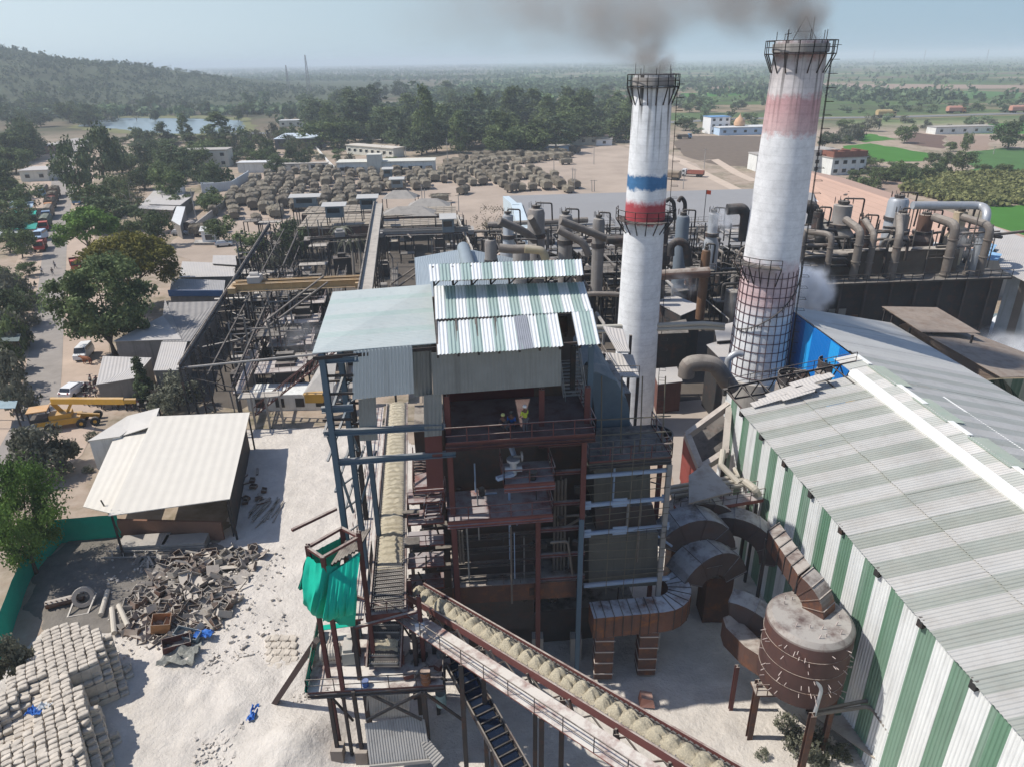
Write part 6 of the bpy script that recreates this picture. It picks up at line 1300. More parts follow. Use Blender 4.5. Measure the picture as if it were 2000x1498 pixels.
house(1465,264,36,12,4,'low blue and white temple hall left of the taller chimney',M('pale_blue_wall',(.45,.58,.72),.8,var=.1),.1,M('white_sheet_roof',(.6,.6,.58),.8,var=.1),'temple_hall',6,cat='temple')
m=MB(); c=P(1442,262); m.lathe((c.x,c.y,4.5),[(3,0),(3.2,1.5),(2.4,3.4),(1,4.6),(.2,6),(.01,7)],16); one(m,'temple_dome',M('tan_dome',(.55,.34,.2),.7,var=.1),'small tan dome rising over the low temple hall','dome',smooth=True)
house(1600,338,13,10,8,'white three storey house right behind the taller chimney',white_wall,.2,None,'house',4,floors=3)
t,f_=house(1655,342,14,11,6,'unfinished white house with bare red brick top floor',white_wall,.2,None,'house',4,floors=2)
m=MB(); 
for a,b in (((-8,0),(8,0)),((8,0),(8,11)),((-8,0),(-8,11)),((-3,0),(-3,11)),((3,0),(3,11)),((-8,5),(8,5))): m.bar(f_(*[q*.85 for q in a],7.2),f_(*[q*.85 for q in b],7.2),.3,2.2)
m.build('brick_storey',M('raw_red_brick',(.22,.09,.06),.95,var=.3,bump=.05),t)
house(1500,335,10,8,6,'white house peeking out left of the taller chimney',white_wall,.1,None,'house',2)
house(1883,262,34,8,3.6,'low white farmhouse beside the far green field',white_wall,.1,None,'farmhouse',5)
house(1130,284,30,8,4,'brown roofed shop row at the foot of the grove',cream,-.1,M('brown_shop_roof',(.2,.15,.12),.9),'shop_row',6,cat='shop')
house(1060,300,26,5,3,'blue walled stall behind the cane carts',M('pale_blue_wall',(.45,.58,.72),.8,var=.1),.05,None,'stall',3,cat='shop')
house(1180,285,8,4,3,'white kiosk right of the brown roofed shops',white_paint,0,None,'kiosk',1,cat='shop')
house(70,355,10,12,4,'grey roofed roadside shop left of the road',cream,.15,shed_grey,'roadside_shop',2,cat='shop')
house(88,302,18,12,4,'brown roadside building at the far end of the road',M('brown_wall',(.25,.15,.12),.9),.15,shed_grey,'roadside_building',3,cat='shop')
rg=random.Random(21)
for k in range(16):
    x=rg.uniform(760,1230);y=rg.uniform(215,240); house(x,y,rg.uniform(10,22),8,rg.uniform(3.5,7),'small pale house among the trees beyond the grove',cream,rg.uniform(-.3,.3),None,'village_house',3); o=bpy.data.objects[-1]
for o in [o for o in bpy.data.objects if o.name.startswith('village_house')]: o['group']='village houses beyond the grove'
# tarpaulin stalls left of the road
for k,(x,y,c,lb) in enumerate(((45,400,(.36,.46,.55),'pale blue tarpaulin stall, farthest of the roadside stalls'),(50,418,(.02,.36,.27),'bright green tarpaulin stall beside the truck queue'),(52,442,(.03,.28,.22),'dark green tarpaulin stall beside the round tree'),(20,438,(.10,.16,.15),'dark patched tarpaulin stall at the left edge'),(15,455,(.30,.31,.30),'dusty grey stall roof at the left edge'),(15,660,(.13,.16,.15),'green grey shack roof hidden in the left thicket'),(8,790,(.28,.36,.38),'pale blue tarpaulin shack at the left edge'))):
    s_=18 if y<500 else 22; shed([(x-s_*1.6,y+s_*.4),(x+s_,y+s_*.35),(x+s_*1.2,y-s_*.3),(x-s_*1.4,y-s_*.35)],2.7,lb,M('stall_tarp_%d'%k,c,.8,var=.25,bump=.05,bsc=1.5),'market_stall',cat='stall',open_=True)
# walls, towers, poles
def wall(pts,h,mat,label,th=.3,name='boundary_wall'):
    m=MB(); p=[P(*q) for q in pts]
    for a,b in zip(p[:-1],p[1:]): m.bar(a+Vector((0,0,h/2)),b+Vector((0,0,h/2)),th,h)
    return one(m,name,mat,label,'wall')
wall([(395,378),(455,372),(485,352),(487,350)],3,M('pale_blue_wash',(.5,.54,.56),.9,var=.15,streak=.3),'pale blue boundary wall left of the cane carts')
wall([(370,462),(398,440),(440,405),(455,385)],2,concrete,'curving grey boundary wall along the tan lane')
wall([(352,400),(362,375)],4,white_wall,'short white wall beside the grey yard roof')
wall([(395,374),(420,374)],3,white_paint,'striped white gate pillars at the wall end')
wall([(655,333),(640,318),(600,270)],1.2,white_wall,'low white kerb wall running beside the school ground')
def lattice(x,y,ytop,label,bw=4,name='lattice_mast',cat='mast'):
    b=P(x,y); h=Q(x,ytop,b.y).z; m=MB(); n=14
    for s_ in ((-1,-1),(1,-1),(1,1),(-1,1)): m.bar(b+Vector((s_[0]*bw/2,s_[1]*bw/2,0)),b+Vector((s_[0]*.4,s_[1]*.4,h)),.35)
    for k in range(n):
        z0=h*k/n;z1=h*(k+1)/n;w0=bw/2*(1-k/n)+.4*k/n;w1=bw/2*(1-(k+1)/n)+.4*(k+1)/n
        m.bar(b+Vector((-w0,-w0,z0)),b+Vector((w1,-w1,z1)),.25); m.bar(b+Vector((w0,-w0,z0)),b+Vector((w0,w0,z0)),.2); m.bar(b+Vector((w0,-w0,z0)),b+Vector((-w0,-w0,z0)),.2)
    one(m,name,M('mast_red_white',(.30,.24,.24),.7,var=.1),label,cat)
lattice(605,187,108,'tall red and white lattice mast left of the grove',5); lattice(565,182,128,'shorter lattice mast left of the tall one',4)
for x in (1704,1803,1925): lattice(x,125,98 if x<1900 else 97,'faint power pylon standing on the horizon at x'.replace(' at x',', '+{1704:'left',1803:'middle',1925:'right'}[x]+' one of three'),7,'power_pylon','pylon')
rg=random.Random(31)
for k,(x,y,yt,lb) in enumerate(((1160,322,280,'wooden pole right of the lone cane cart'),(1082,335,305,'pole in front of the right cart block'),(1118,370,328,'twin post beside the yard edge, left one'),(1122,371,330,'twin post beside the yard edge, right one'),(1156,375,352,'short pole pair at the warehouse edge, left one'),(1161,375,352,'short pole pair at the warehouse edge, right one'),(875,325,270,'pole before the grove beside the school block'),(794,330,285,'pole in front of the school tower'),(387,445,370,'lean pole beside the curving wall'),(322,410,372,'thin pole beside the grey yard roof'),(896,415,380,'thin pole in the tan yard'),(1375,330,290,'pole beside the ploughed field'),(1334,370,336,'pole beside the parked tippers'),(1940,302,286,'white leaning pole in the wheat'),(825,400,360,'dark post beside the weighbridge'),(830,410,370,'second dark post beside the weighbridge'))):
    b=P(x,y);h=Q(x,yt,b.y).z; m=MB(); m.cyl(b,b+Vector((rg.uniform(-.2,.2),0,h)),.16,.1,8); m.bar(b+Vector((-.8,0,h*.93)),b+Vector((.8,0,h*.93)),.12); one(m,'utility_pole',concrete,lb,'pole')
# ---------------- dusty yard in the foreground
def terrain(name,poly,mat,X0,X1,Y0,Y1,st,z0,rough,heaps=(),fall=-.35,sc=.7,kind='structure'):
    nx=int((X1-X0)/st);ny=int((Y1-Y0)/st); F_=np.zeros((nx+1,ny+1)); Hh=np.zeros((nx+1,ny+1)); pl=[(p.x,p.y) for p in (P(*q) for q in poly)]
    for i in range(nx+1):
        for j in range(ny+1):
            X=X0+i*st;Y=Y0+j*st; nz=noise.fractal(Vector((X*sc,Y*sc,3)),1,2,5); F_[i,j]=1 if inpoly(X+nz*.8,Y+nz*.6,pl) else 0
            h=nz*rough*(.4+.6*max(0,noise.noise(Vector((X*.13,Y*.13,7)))+.5))
            for tx in ((TRK[k].lerp(TRK[k+1],q/6)) for k in range(len(TRK)-1) for q in range(6)):
                dd=abs(math.hypot(X-tx.x,Y-tx.y)-.95)
                if dd<.35: h-=.05*(1-dd/.35)
            for hx,hy,hr,hh in heaps: d2=((X-hx)**2+(Y-hy)**2)/(hr*hr); h+=hh*math.exp(-d2)*(1+.25*nz)
            Hh[i,j]=h
    for _ in range(3):
        A=F_.copy(); A[1:-1,1:-1]=(F_[1:-1,1:-1]*2+F_[:-2,1:-1]+F_[2:,1:-1]+F_[1:-1,:-2]+F_[1:-1,2:])/6; F_=A
    Z=fall+(z0+np.maximum(Hh,-.04)-fall)*np.clip(F_*1.6-.2,0,1)
    vs=[(X0+i*st,Y0+j*st,float(Z[i,j])) for i in range(nx+1) for j in range(ny+1)]; m=MB(); m.raw(vs,[(i*(ny+1)+j,(i+1)*(ny+1)+j,(i+1)*(ny+1)+j+1,i*(ny+1)+j+1) for i in range(nx) for j in range(ny) if F_[i,j]>.02])
    me=bpy.data.meshes.new(name); me.from_pydata(m.v,[],m.f); me.polygons.foreach_set('use_smooth',[True]*len(m.f)); me.materials.append(mat); o=bpy.data.objects.new(name,me); COL.objects.link(o); o['kind']=kind; return o,Z
TRK=[P(x,y) for x,y in ((280,1540),(330,1440),(400,1350),(470,1250),(520,1150),(560,1050),(600,950),(610,860))]
hp=lambda x,y,r,h:(P(x,y).x,P(x,y).y,r,h)
dustm=M('bagasse_dust_ground',(.60,.55,.485),1.,var=.2,sc=.35,bump=.16,bsc=2.6,spec=.05,rust=.4,rcol=(.47,.42,.36))
terrain('dusty_yard',[(478,798),(642,800),(760,830),(1000,1000),(1300,1060),(1440,1040),(1480,1010),(1560,1180),(1720,1440),(1740,1640),(-260,1640),(-40,1330),(80,1235),(215,1060),(430,1060),(452,975)],dustm,-46,25,16,76,.36,.07,.16,[hp(560,1470,2.2,1.1),hp(620,1440,1.6,.7),hp(500,1340,2.5,.35),hp(430,1380,3,.3),hp(880,1395,1.6,.8),hp(330,1300,2,.4),hp(590,1320,1.2,.5),hp(1290,1300,2,.15)])
terrain('ashy_ground',[(60,1110),(150,1040),(235,1035),(440,1062),(505,1075),(480,1140),(400,1160),(330,1190),(230,1235),(90,1250),(50,1180)],M('ashy_dark_ground',(.19,.17,.145),1.,var=.3,sc=.9,bump=.1,bsc=3),-42,-20,38,60,.36,.13,.14,())
rg=random.Random(55)
m=MB()
for k in range(1300):
    x=rg.uniform(380,600) if k%3 else rg.uniform(200,560); y=rg.uniform(1270,1500) if k%3 else rg.uniform(1060,1300); p=P(x,y,.1+rg.random()*.12); s_=rg.uniform(.04,.14)*rg.choice((1,1,1.6)); m.box(p,(s_*1.5,s_,s_*.9),rg.uniform(0,3),(rg.uniform(-.5,.5),0))
tag(m.build('clods',dustm),'crumbly clods of dust scattered on the yard','clods',kind='stuff')
# ---------------- sacks
sackm=M('dusty_sack',(.52,.46,.38),1.,var=.4,sc=1.6,bump=.03,bsc=6)
def sack_mesh(seed,L=.56,W=.38,H=.30):
    rg=random.Random(seed); m=MB(); vs=[]; n=8
    for x,s_ in ((-.5,.55),(-.42,.92),(0,1.02),(.42,.92),(.5,.55)):
        for k in range(n):
            a=2*math.pi*(k+.5)/n; vs.append((x*L+rg.uniform(-.01,.01),math.copysign(abs(math.cos(a))**.4,math.cos(a))*W/2*s_,H/2+math.copysign(abs(math.sin(a))**.4,math.sin(a))*H/2*s_+rg.uniform(-.01,.01)))
    m.raw(vs,[(i*n+k,i*n+(k+1)%n,(i+1)*n+(k+1)%n,(i+1)*n+k) for i in range(4) for k in range(n)]+[tuple(range(n))[::-1],tuple(4*n+k for k in range(n))]); return m
sm=[]
for s_ in range(4): o=sack_mesh(s_).build('sack',sackm,loc=(0,0,0)); sm.append(o)
topz=3.3; tp=[P(x,y,topz) for x,y in ((95,1222),(150,1212),(205,1232),(186,1290),(130,1312),(172,1365),(150,1430),(160,1570),(-120,1600),(-30,1400),(42,1290))]
pl0=[(p.x,p.y) for p in tp]
ang=.62; e1=Vector((math.cos(ang),math.sin(ang),0)); e2=Vector((-math.sin(ang),math.cos(ang),0)); cells={}
c0=sum(tp,Vector())/len(tp); c0.z=0
for i in range(-40,41):
    for j in range(-50,51):
        p=c0+e1*(i*.58)+e2*(j*.40); nz=noise.noise(Vector((i*.13,j*.1,1)))
        ins=inpoly(p.x,p.y,pl0); lay=0
        if ins: lay=11-int(max(0,nz*11))
        else:
            for q in range(1,9):   # the right face steps down
                pp=p-Vector((1,-.25,0))*(q*.17)
                if inpoly(pp.x,pp.y,pl0): lay=11-int(q*1.35)+int(nz*2); break
        if lay>0: cells[(i,j)]=(p,lay)
sl=[]
for (i,j),(p,lay) in cells.items():
    mn=min(cells.get((i+a,j+b),(0,0))[1] for a,b in ((1,0),(-1,0),(0,1),(0,-1)))
    for L_ in range(max(0,min(lay-1,mn)),lay): sl.append((p+Vector((rg.uniform(-.04,.04)+.0,rg.uniform(-.03,.03),.30*L_)),ang+rg.uniform(-.1,.1)+(rg.uniform(-.7,.7) if (L_==lay-1 and rg.random()<.1) else 0)))
vis=[];rest=[]
for s_ in sl:
    x,y=proj(s_[0]+Vector((0,0,.3))); (vis if (0<x<2000 and y<1498) else rest).append(s_)
vis.sort(key=lambda s_:(s_[0]-Vector((0,0,HC))).length)
ind=vis[:296]; rest=vis[296:]+[s_ for s_ in rest if proj(s_[0])[1]<1700 and proj(s_[0])[0]>-150]; print('sacks',len(ind),len(rest))
for k,(p,a) in enumerate(ind):
    o=sm[k%4] if k<4 else copy_tree(sm[k%4]); o.location=p; o.rotation_euler=(rg.uniform(-.12,.12),rg.uniform(-.12,.12),a+rg.uniform(-.12,.12)); o.scale=(rg.uniform(.88,1.1),rg.uniform(.88,1.08),rg.uniform(.85,1.15)); tag(o,'dusty sack in the great stepped stack at the bottom left','sack','sacks of the stepped stack')
m=MB()
for k,(p,a) in enumerate(rest):
    src=sack_mesh(k%7); mt=Matrix.Translation(p)@Matrix.Rotation(a,4,'Z'); src.v=[tuple(mt@Vector(v)) for v in src.v]; m.raw(src.v,src.f)
tag(m.build('sack_stack',sackm),'rest of the stepped stack of dusty sacks','sacks',kind='stuff')
m=MB(); 
for (i,j),(p,lay) in cells.items():
    if lay>1: m.box(p+Vector((0,0,.15*(lay-1)-.02)),(.57,.39,.30*(lay-1)-.05),ang)
tag(m.build('sack_core',sackm),'inner fill of the sack stack','sacks',kind='stuff')
def crumple(c,sx,sy,mat,label,name='tarpaulin',seed=1,h=.25,cat='tarpaulin'):
    n=9; vs=[]
    for i in range(n):
        for j in range(n):
            x=(i/(n-1)-.5)*sx*(1+.2*noise.noise(Vector((i,j,seed))));y=(j/(n-1)-.5)*sy; vs.append(Vector(c)+Vector((x,y+.2*noise.noise(Vector((i*.7,3,seed))),h*(.3+abs(noise.noise(Vector((i*.9,j*.9,seed+.5))))*2))))
    m=MB(); m.raw(vs,[(i*n+j,(i+1)*n+j,(i+1)*n+j+1,i*n+j+1) for i in range(n-1) for j in range(n-1)]); return one(m,name,mat,label,cat,smooth=True)
bt=M('blue_tarp',(.03,.13,.42),.6,var=.25,sc=2)
wt=M('white_plastic',(.6,.62,.63),.6,var=.2)
crumple(P(68,1392,3.0),1.0,.6,bt,'crumpled blue plastic lying on top of the sack stack',seed=3); crumple(P(88,1382,3.1),.8,.5,wt,'crumpled white plastic beside the blue one on the sack stack',seed=5)
crumple(P(352,1285,.2),2.6,2.0,M('grey_weeds_plastic',(.26,.26,.23),.9,var=.5,sc=5,bump=.1,bsc=6),'crumpled grey sheet spread on the dust beside the sack stack',seed=9,h=.5)
crumple(P(398,1240,.4),1.4,.8,bt,'blue plastic rag at the right foot of the scrap heap',seed=6); crumple(P(495,1395,.2),.5,1.3,bt,'narrow blue rag on the dust beneath the leaning beam',seed=7)
# ---------------- scrap heap
box_m=[M('scrap_grey',(.28,.25,.22),.9,dust=1.,var=.3,rust=.4),M('scrap_brown',(.15,.10,.075),.9,dust=.75,var=.3,rust=.5),M('scrap_pale',(.48,.43,.36),.9,dust=.7,var=.3)]
def box_open(m,L,W,H,t=.03):
    m.box((0,0,t/2),(L,W,t))
    for y in (-W/2,W/2): m.box((0,y,H/2),(L,t,H))
    for x in (-L/2,L/2): m.box((x,0,H/2),(t,W,H))
pro=[]
for k in range(8):
    m=MB(); 
    if k<5: box_open(m,(.9,1.2,.7,1.0,1.5)[k],(.6,.5,.7,.55,.7)[k],(.4,.35,.5,.5,.35)[k])
    elif k==5: m.box((0,0,.05),(1.5,.9,.04)); m.box((.7,0,.2),(.04,.9,.3))
    elif k==6: m.box((0,0,.1),(2.2,.16,.16))
    else: m.tube([(-.9,0,.12),(.9,0,.12)],.12,8)
    pro.append(m.build('scrap_piece',box_m[k%3],loc=(0,0,0)))
heap=[(260,1090),(380,1085),(500,1068),(512,1085),(480,1130),(455,1190),(420,1225),(370,1255),(300,1270),(235,1235),(250,1170),(300,1130)]
cnt=0; hc=P(385,1160)
while cnt<285:
    x=rg.uniform(225,515);y=rg.uniform(1065,1270)
    if not inpoly(x,y,heap): continue
    p=P(x,y); d_=math.hypot((x-385)/130,(y-1165)/95); z=.08+rg.random()*.8*max(0,1-d_)
    k=cnt%8 if cnt<8 else rg.choice((0,0,1,2,3,3,4,5,5,6,7)); o=pro[k] if cnt<8 else copy_tree(pro[k])
    o.location=p+Vector((0,0,z)); o.rotation_euler=(rg.uniform(-.7,.7),rg.uniform(-.6,.6),rg.uniform(0,6.28)); s_=rg.uniform(.7,1.15); o.scale=(s_,)*3
    if cnt>=8: o.data=o.data; o.material_slots[0].link='OBJECT'; o.material_slots[0].material=rg.choice(box_m)
    tag(o,'dusty discarded metal piece in the scrap heap','scrap','pieces of the scrap heap'); cnt+=1
def one_at(m,name,mat,label,cat,loc,rot=(0,0,0),sm_=False):
    o=m.build(name,mat,loc=(0,0,0),smooth=sm_); o.location=loc; o.rotation_euler=rot; return tag(o,label,cat)
m=MB(); box_open(m,1.9,.9,.7); one_at(m,'metal_box',steel_maroon,'dark maroon steel chute at the front of the scrap heap','box',P(345,1262,.35),(.2,.1,.5))
m=MB(); box_open(m,1.3,1.2,.9); one_at(m,'metal_box',M('orange_box',(.45,.22,.09),.8,dust=.6,var=.2),'orange brown open box in the middle of the scrap heap','box',P(315,1225,.5),(.1,.2,.3))
m=MB(); box_open(m,1.9,.8,.5); one_at(m,'metal_box',M('pale_blue_box',(.2,.28,.32),.7,dust=.5),'pale blue trough beside the maroon chute','box',P(368,1242,.4),(.2,.1,-.2))
m=MB(); m.lathe((0,0,0),[(.5,-.3),(.8,-.3),(.85,0),(.8,.3),(.5,.3),(.48,0),(.5,-.3)],22); one_at(m,'concrete_ring',M('ring_dust',(.33,.29,.25),.9,dust=.5,var=.2),'big dusty ring standing upright left of the scrap heap','ring',P(163,1165,.8),(1.1,.1,.4),True)
for k,(x,y,a,L_) in enumerate(((205,1180,1.9,3.2),(222,1215,2.1,3.4),(242,1205,2.25,3.2))):
    m=MB(); m.tube([(-L_/2,0,.2),(L_/2,0,.2)],.2,10); one_at(m,'pale_pipe',M('pale_pipe_dust',(.52,.47,.39),.9,var=.15),('leftmost of three pale pipes lying beyond the sack stack','middle one of three pale pipes lying beyond the sack stack','rightmost of three pale pipes lying beyond the sack stack')[k],'pipe',P(x,y,.15),(0,.05,a))
for k,(x,y,w_,d_,lb) in enumerate(((285,1068,4.2,1.8,'left grey slab stacked before the brick wall of the big shed'),(365,1066,3.8,1.6,'right grey slab stacked before the brick wall of the big shed'))):
    m=MB(); 
    for q in range(3): m.box((0,0,.15+q*.28),(w_,d_,.22),q*.03)
    one_at(m,'slab_stack',concrete,lb,'slab',P(x,y),(0,0,.03))
m=MB()
for k in range(6): m.bar((-3,0,.3),(3,0,.3),.1) if k==0 else m.bar((-3+k,0,.3),(-3.5+k,.9,.3),.08)
m.bar((-3,.9,.3),(3,.9,.3),.1); one_at(m,'truss_frame',steel_grey,'flat lattice truss frame lying behind the scrap heap','frame',P(265,1093,.2),(0,0,.0))
t_=at0('machine_scrap'); t_.location=P(140,1180); tag(t_,'rusty toothed roller and frame lying beside the big ring','machine'); m=MB(); c=P(140,1180); m.cyl(c+Vector((-1.6,-.6,.5)),c+Vector((1.0,.3,.6)),.35,n=10)
for k in range(7): q=c+Vector((-1.4+k*.35,-.5+k*.12,.5)); m.bar(q,q+Vector((0,-.4,.5)),.07)
m.build('roller',rusty,t_); m=MB(); 
for a,b in (((.6,-1.6,.1),(2.0,-1.2,.1)),((2,-1.2,.1),(2.1,.3,.9)),((.6,-1.6,.1),(.6,0,.9)),((.6,0,.9),(2.1,.3,.9))): m.bar(c+Vector(a),c+Vector(b),.12)
m.build('frame',steel_grey,t_)
# planks beside the shed
for k in range(16):
    x=497+k%8*6.5;y=1005+rg.uniform(-18,14); m=MB(); m.box((0,0,.05),(.14,rg.uniform(2,3.6),.07)); one_at(m,'plank',M('grey_plank',(.27,.24,.20),.95,var=.3,dust=.5),'grey plank lying in the shade beside the big shed','plank',P(x,y,.12+.06*(k//8)),(0,0,rg.uniform(-.25,.1)))['group']='planks beside the big shed'
for k in range(14):
    x=rg.uniform(470,520);y=rg.uniform(915,985); m=MB(); box_open(m,.7,.5,.3) if k%2 else m.box((0,0,.1),(1.4,.2,.15)); one_at(m,'scrap_piece',box_m[1],'small dark scrap in the shade of the big shed','scrap',P(x,y,.12),(rg.uniform(-.4,.4),0,rg.uniform(0,3)))['group']='small scrap in the shed shade'
for k in range(60):
    x=525+(k%12)*4.6+(k//12)*0.8;y=1250+(k//12)*14+rg.uniform(-2,2); o=copy_tree(sm[k%4],P(x,y,.02),1.45+rg.uniform(-.08,.08)); tag(o,'dusty sack lying flat in the low rows beside the drive platform','sack','flat rows of sacks')
# green net fence at left
def netsheet(pts_top,pts_bot,name,label,cat='net',bulge=0.,parent=None,n=14,seed=1,mat=green_net):
    """pts are world points; surface between two curves"""
    def samp(pl,t): f_=t*(len(pl)-1); i=min(int(f_),len(pl)-2); return pl[i].lerp(pl[i+1],f_-i)
    vs=[]; nu=28
    for i in range(nu+1):
        a=samp(pts_top,i/nu);b=samp(pts_bot,i/nu)
        for j in range(n+1):
            q=a.lerp(b,j/n); k=math.sin(math.pi*j/n); nz=noise.noise(Vector((i*.45,j*.15,seed)))
            vs.append(q+B.y*(-bulge*k+nz*.22*(1 if parent is not None else .4))+B.x*(nz*.12))
    m=MB(); m.raw(vs,[(i*(n+1)+j,(i+1)*(n+1)+j,(i+1)*(n+1)+j+1,i*(n+1)+j+1) for i in range(nu) for j in range(n)])
    if parent is not None: return m.build(name,mat,parent,smooth=True)
    return one(m,name,mat,label,cat,smooth=True)
fb=[P(-10,1310),P(15,1260),P(60,1130),P(120,1060),P(240,1050)]
netsheet([p+Vector((0,0,2.6)) for p in fb],fb,'net_fence','green shade net fence running behind the acacia and the scrap heap')
for k,(x,y) in enumerate(((240,1050),(60,1128))):
    b=P(x,y); m=MB(); m.cyl(b,b+Vector((-1.0,0,4.2 if k==0 else 3.4)),.07,n=6); one(m,'leaning_pole',M('bamboo',(.26,.22,.15)),('thin bamboo pole leaning at the corner of the big shed','thin bamboo pole in the green net fence')[k],'pole')
# ---------------- conveyors
def conv_frame(p0,p1): p0=Vector(p0);p1=Vector(p1); d=(p1-p0).normalized(); s=d.cross(Vector((0,0,1))).normalized(); u=s.cross(d).normalized(); return p0,p1,d,s,u,(p1-p0).length
def conveyor(name,p0,p1,W,label,load=(0,1),pitch=.42,slat=.42,lump=.25,sidem=steel_maroon,walk=None,bedm=soot,legs=(),lumpy='ridge'):
    p0,p1,d,s,u,L=conv_frame(p0,p1); t=thing(name,p0.lerp(p1,.5)*1,label,'conveyor'); t.location.z=0
    m=MB(); m.hexa([p0-s*W/2-u*.12,p0+s*W/2-u*.12,p0+s*W/2,p0-s*W/2],[p1-s*W/2-u*.12,p1+s*W/2-u*.12,p1+s*W/2,p1-s*W/2]); m.build('bed',bedm,t)
    for e in (-1,1):
        m=MB(); o_=s*e*(W/2+.08); m.bar(p0+o_+u*.05,p1+o_+u*.05,.10,.5,u); m.build('side_rail',sidem,t)
        m=MB(); o_=s*e*(W/2-.06); n=int(L/.3)
        for k in range(n): c=p0.lerp(p1,(k+.5)/n)+o_+u*.12; m.box(c,(.08,.2,.12),math.atan2(d.y,d.x)-math.pi/2)
        m.bar(p0+o_+u*.1,p1+o_+u*.1,.05,.05,u); m.build('chain',M('chain_steel',(.10,.10,.10),.5,.5,var=.2,dust=.4),t)
    m=MB(); n=int(L/slat)
    for k in range(n):
        c=p0.lerp(p1,(k+.5)/n)+u*.06; m.bar(c-s*(W/2-.12),c+s*(W/2-.12),.10,.05,u)
        nt_=int(W/.16)
        for q in range(nt_): e=c+s*((q+.5)/nt_-.5)*(W-.3); m.box(e+u*.05+d*.05,(.07,.07,.07))
    m.build('slat',M('slat_steel',(.16,.15,.14),.6,.3,dust=.85,dcol=(.5,.46,.4),var=.2),t)
    if load:
        a,b=load; m=MB(); nl=int(L*(b-a)/.11); nw=14; vs=[]
        for i in range(nl+1):
            f_=a+(b-a)*i/nl; x=f_*L; ph=(x/pitch)%1
            for j in range(nw+1):
                y=(j/nw-.5); ed=max(0,1-(abs(y)*2)**3); nz=noise.noise(Vector((x*2.1,y*5,1)))+.6*noise.noise(Vector((x*6,y*14,5)))
                if lumpy=='ridge': h=(.10+.16*(1-ph)**.8+.10*nz)*ed
                else: h=(math.sin(math.pi*ph)**.6*lump*2.3*(.8+.3*nz)+.04)*ed*(1-.3*(abs(y)*2)**2)
                if f_<a+.05 and lumpy=='ridge': h*=(f_-a)/.05
                vs.append(p0+d*(x+ (.1*nz))+s*y*(W-.32)+u*(h+.06))
        m.raw(vs,[(i*(nw+1)+j,(i+1)*(nw+1)+j,(i+1)*(nw+1)+j+1,i*(nw+1)+j+1) for i in range(nl) for j in range(nw)]); m.build('bagasse_load',bag,t,smooth=True)
    if walk:
        e,wd,off=walk; o_=s*e*(W/2+off+wd/2)-u*.15; m=MB(); m.hexa([p0+o_-s*wd/2-u*.08,p0+o_+s*wd/2-u*.08,p0+o_+s*wd/2,p0+o_-s*wd/2],[p1+o_-s*wd/2-u*.08,p1+o_+s*wd/2-u*.08,p1+o_+s*wd/2,p1+o_-s*wd/2]); m.build('walkway',M('dust_covered_walk',(.20,.08,.065),.9,dust=1.,dcol=(.58,.54,.48),var=.3),t)
        m=MB(); m.rail([p0+o_+s*e*wd/2,p1+o_+s*e*wd/2],1.0,1.9,.03); m.build('railing',steel_dark,t)
    for f_,e in legs:
        c=p0.lerp(p1,f_)+s*e; m=MB(); m.ibeam(Vector((c.x,c.y,0)),c-u*.2,.25,.3); m.build('leg',steel_dark,t)
    return t
A0=P(757,1198,9.5);A1=P(776,790,6.2)
cA=conveyor('bagasse_conveyor',A0,A1,2.0,'wide slat conveyor full of bagasse running under the left side of the boiler house',load=(.13,1),walk=(-1,.95,.45),legs=((.1,-1.1),(.1,1.1),(.4,-1.1),(.4,1.1),(.7,-1.1)),pitch=.8)
p0,p1,d,s,u,L=conv_frame(A0,A1); m=MB(); m.bar(A0-d*.15-s*1.3,A0-d*.15+s*1.3,.25,.5); m.rail([A0-d*.2-s*1.3+u*.2,A0-d*.2+s*1.3+u*.2],.9,1.3,.03); m.build('head_beam',steel_maroon,cA)
m=MB(); m.flat(A0-s*2.6-u*.3,A1-s*2.9-u*.3,A1-s*1.9-u*.3,A0-s*1.5-u*.3,.06); m.rail([A0-s*2.65,A1-s*2.95],1,2,.03); m.build('side_walkway',M('dust_covered_walk',(.2,.08,.065)),cA)
A2=P(755,1212,8.4);A3=P(750,1302,6.5)
cA2=conveyor('return_conveyor',A3,A2,1.9,'short steep slat conveyor under the head beam of the wide bagasse conveyor',load=(.35,.6),legs=(),pitch=.8)
m=MB(); q=[P(712,1300,6.3),P(790,1297,6.3),P(790,1278,7),P(712,1281,7)]; m.hexa([q[0],q[1],q[1]+B.y*.3,q[0]+B.y*.3],[q[3],q[2],q[2]+B.y*.3,q[3]+B.y*.3]); m.build('end_plate',steel_maroon,cA2)
B0=P(812,1155,8.7);B1=P(1440,1532,12.6)
cB=conveyor('bagasse_conveyor',B0,B1,1.25,'narrow conveyor with lumpy bagasse mounds crossing diagonally to the bottom edge',load=(.0,1),walk=(1,1.3,.5),legs=((.12,.8),(.33,.8),(.33,2.4),(.45,-.7),(.6,.8),(.6,2.3),(.75,.8),(.12,2.2)),pitch=.78,lumpy='mound',lump=.26)
p0,p1,d,s,u,L=conv_frame(B0,B1)
m=MB()
for k in range(7): 
    f_=.1+k*.13; c=p0.lerp(p1,f_); g_=Vector((c.x,c.y,0)); m.bar(c+s*.8,c.lerp(p1,.12)+s*.8-Vector((0,0,2.6)),.12)
m.bar(p0+s*.75-u*1.0,p1+s*.75-u*1.0,.14); m.bar(p0-s*.75-u*1.0,p1-s*.75-u*1.0,.14)
for k in range(22): m.bar(p0.lerp(p1,k/22)+s*.75-u*(.2 if k%2 else 1.),p0.lerp(p1,(k+1)/22)+s*.75-u*(1. if k%2 else .2),.07)
m.build('truss',steel_dark,cB)
C0=P(884,1278,6.3);C1=P(1030,1540,4.4)
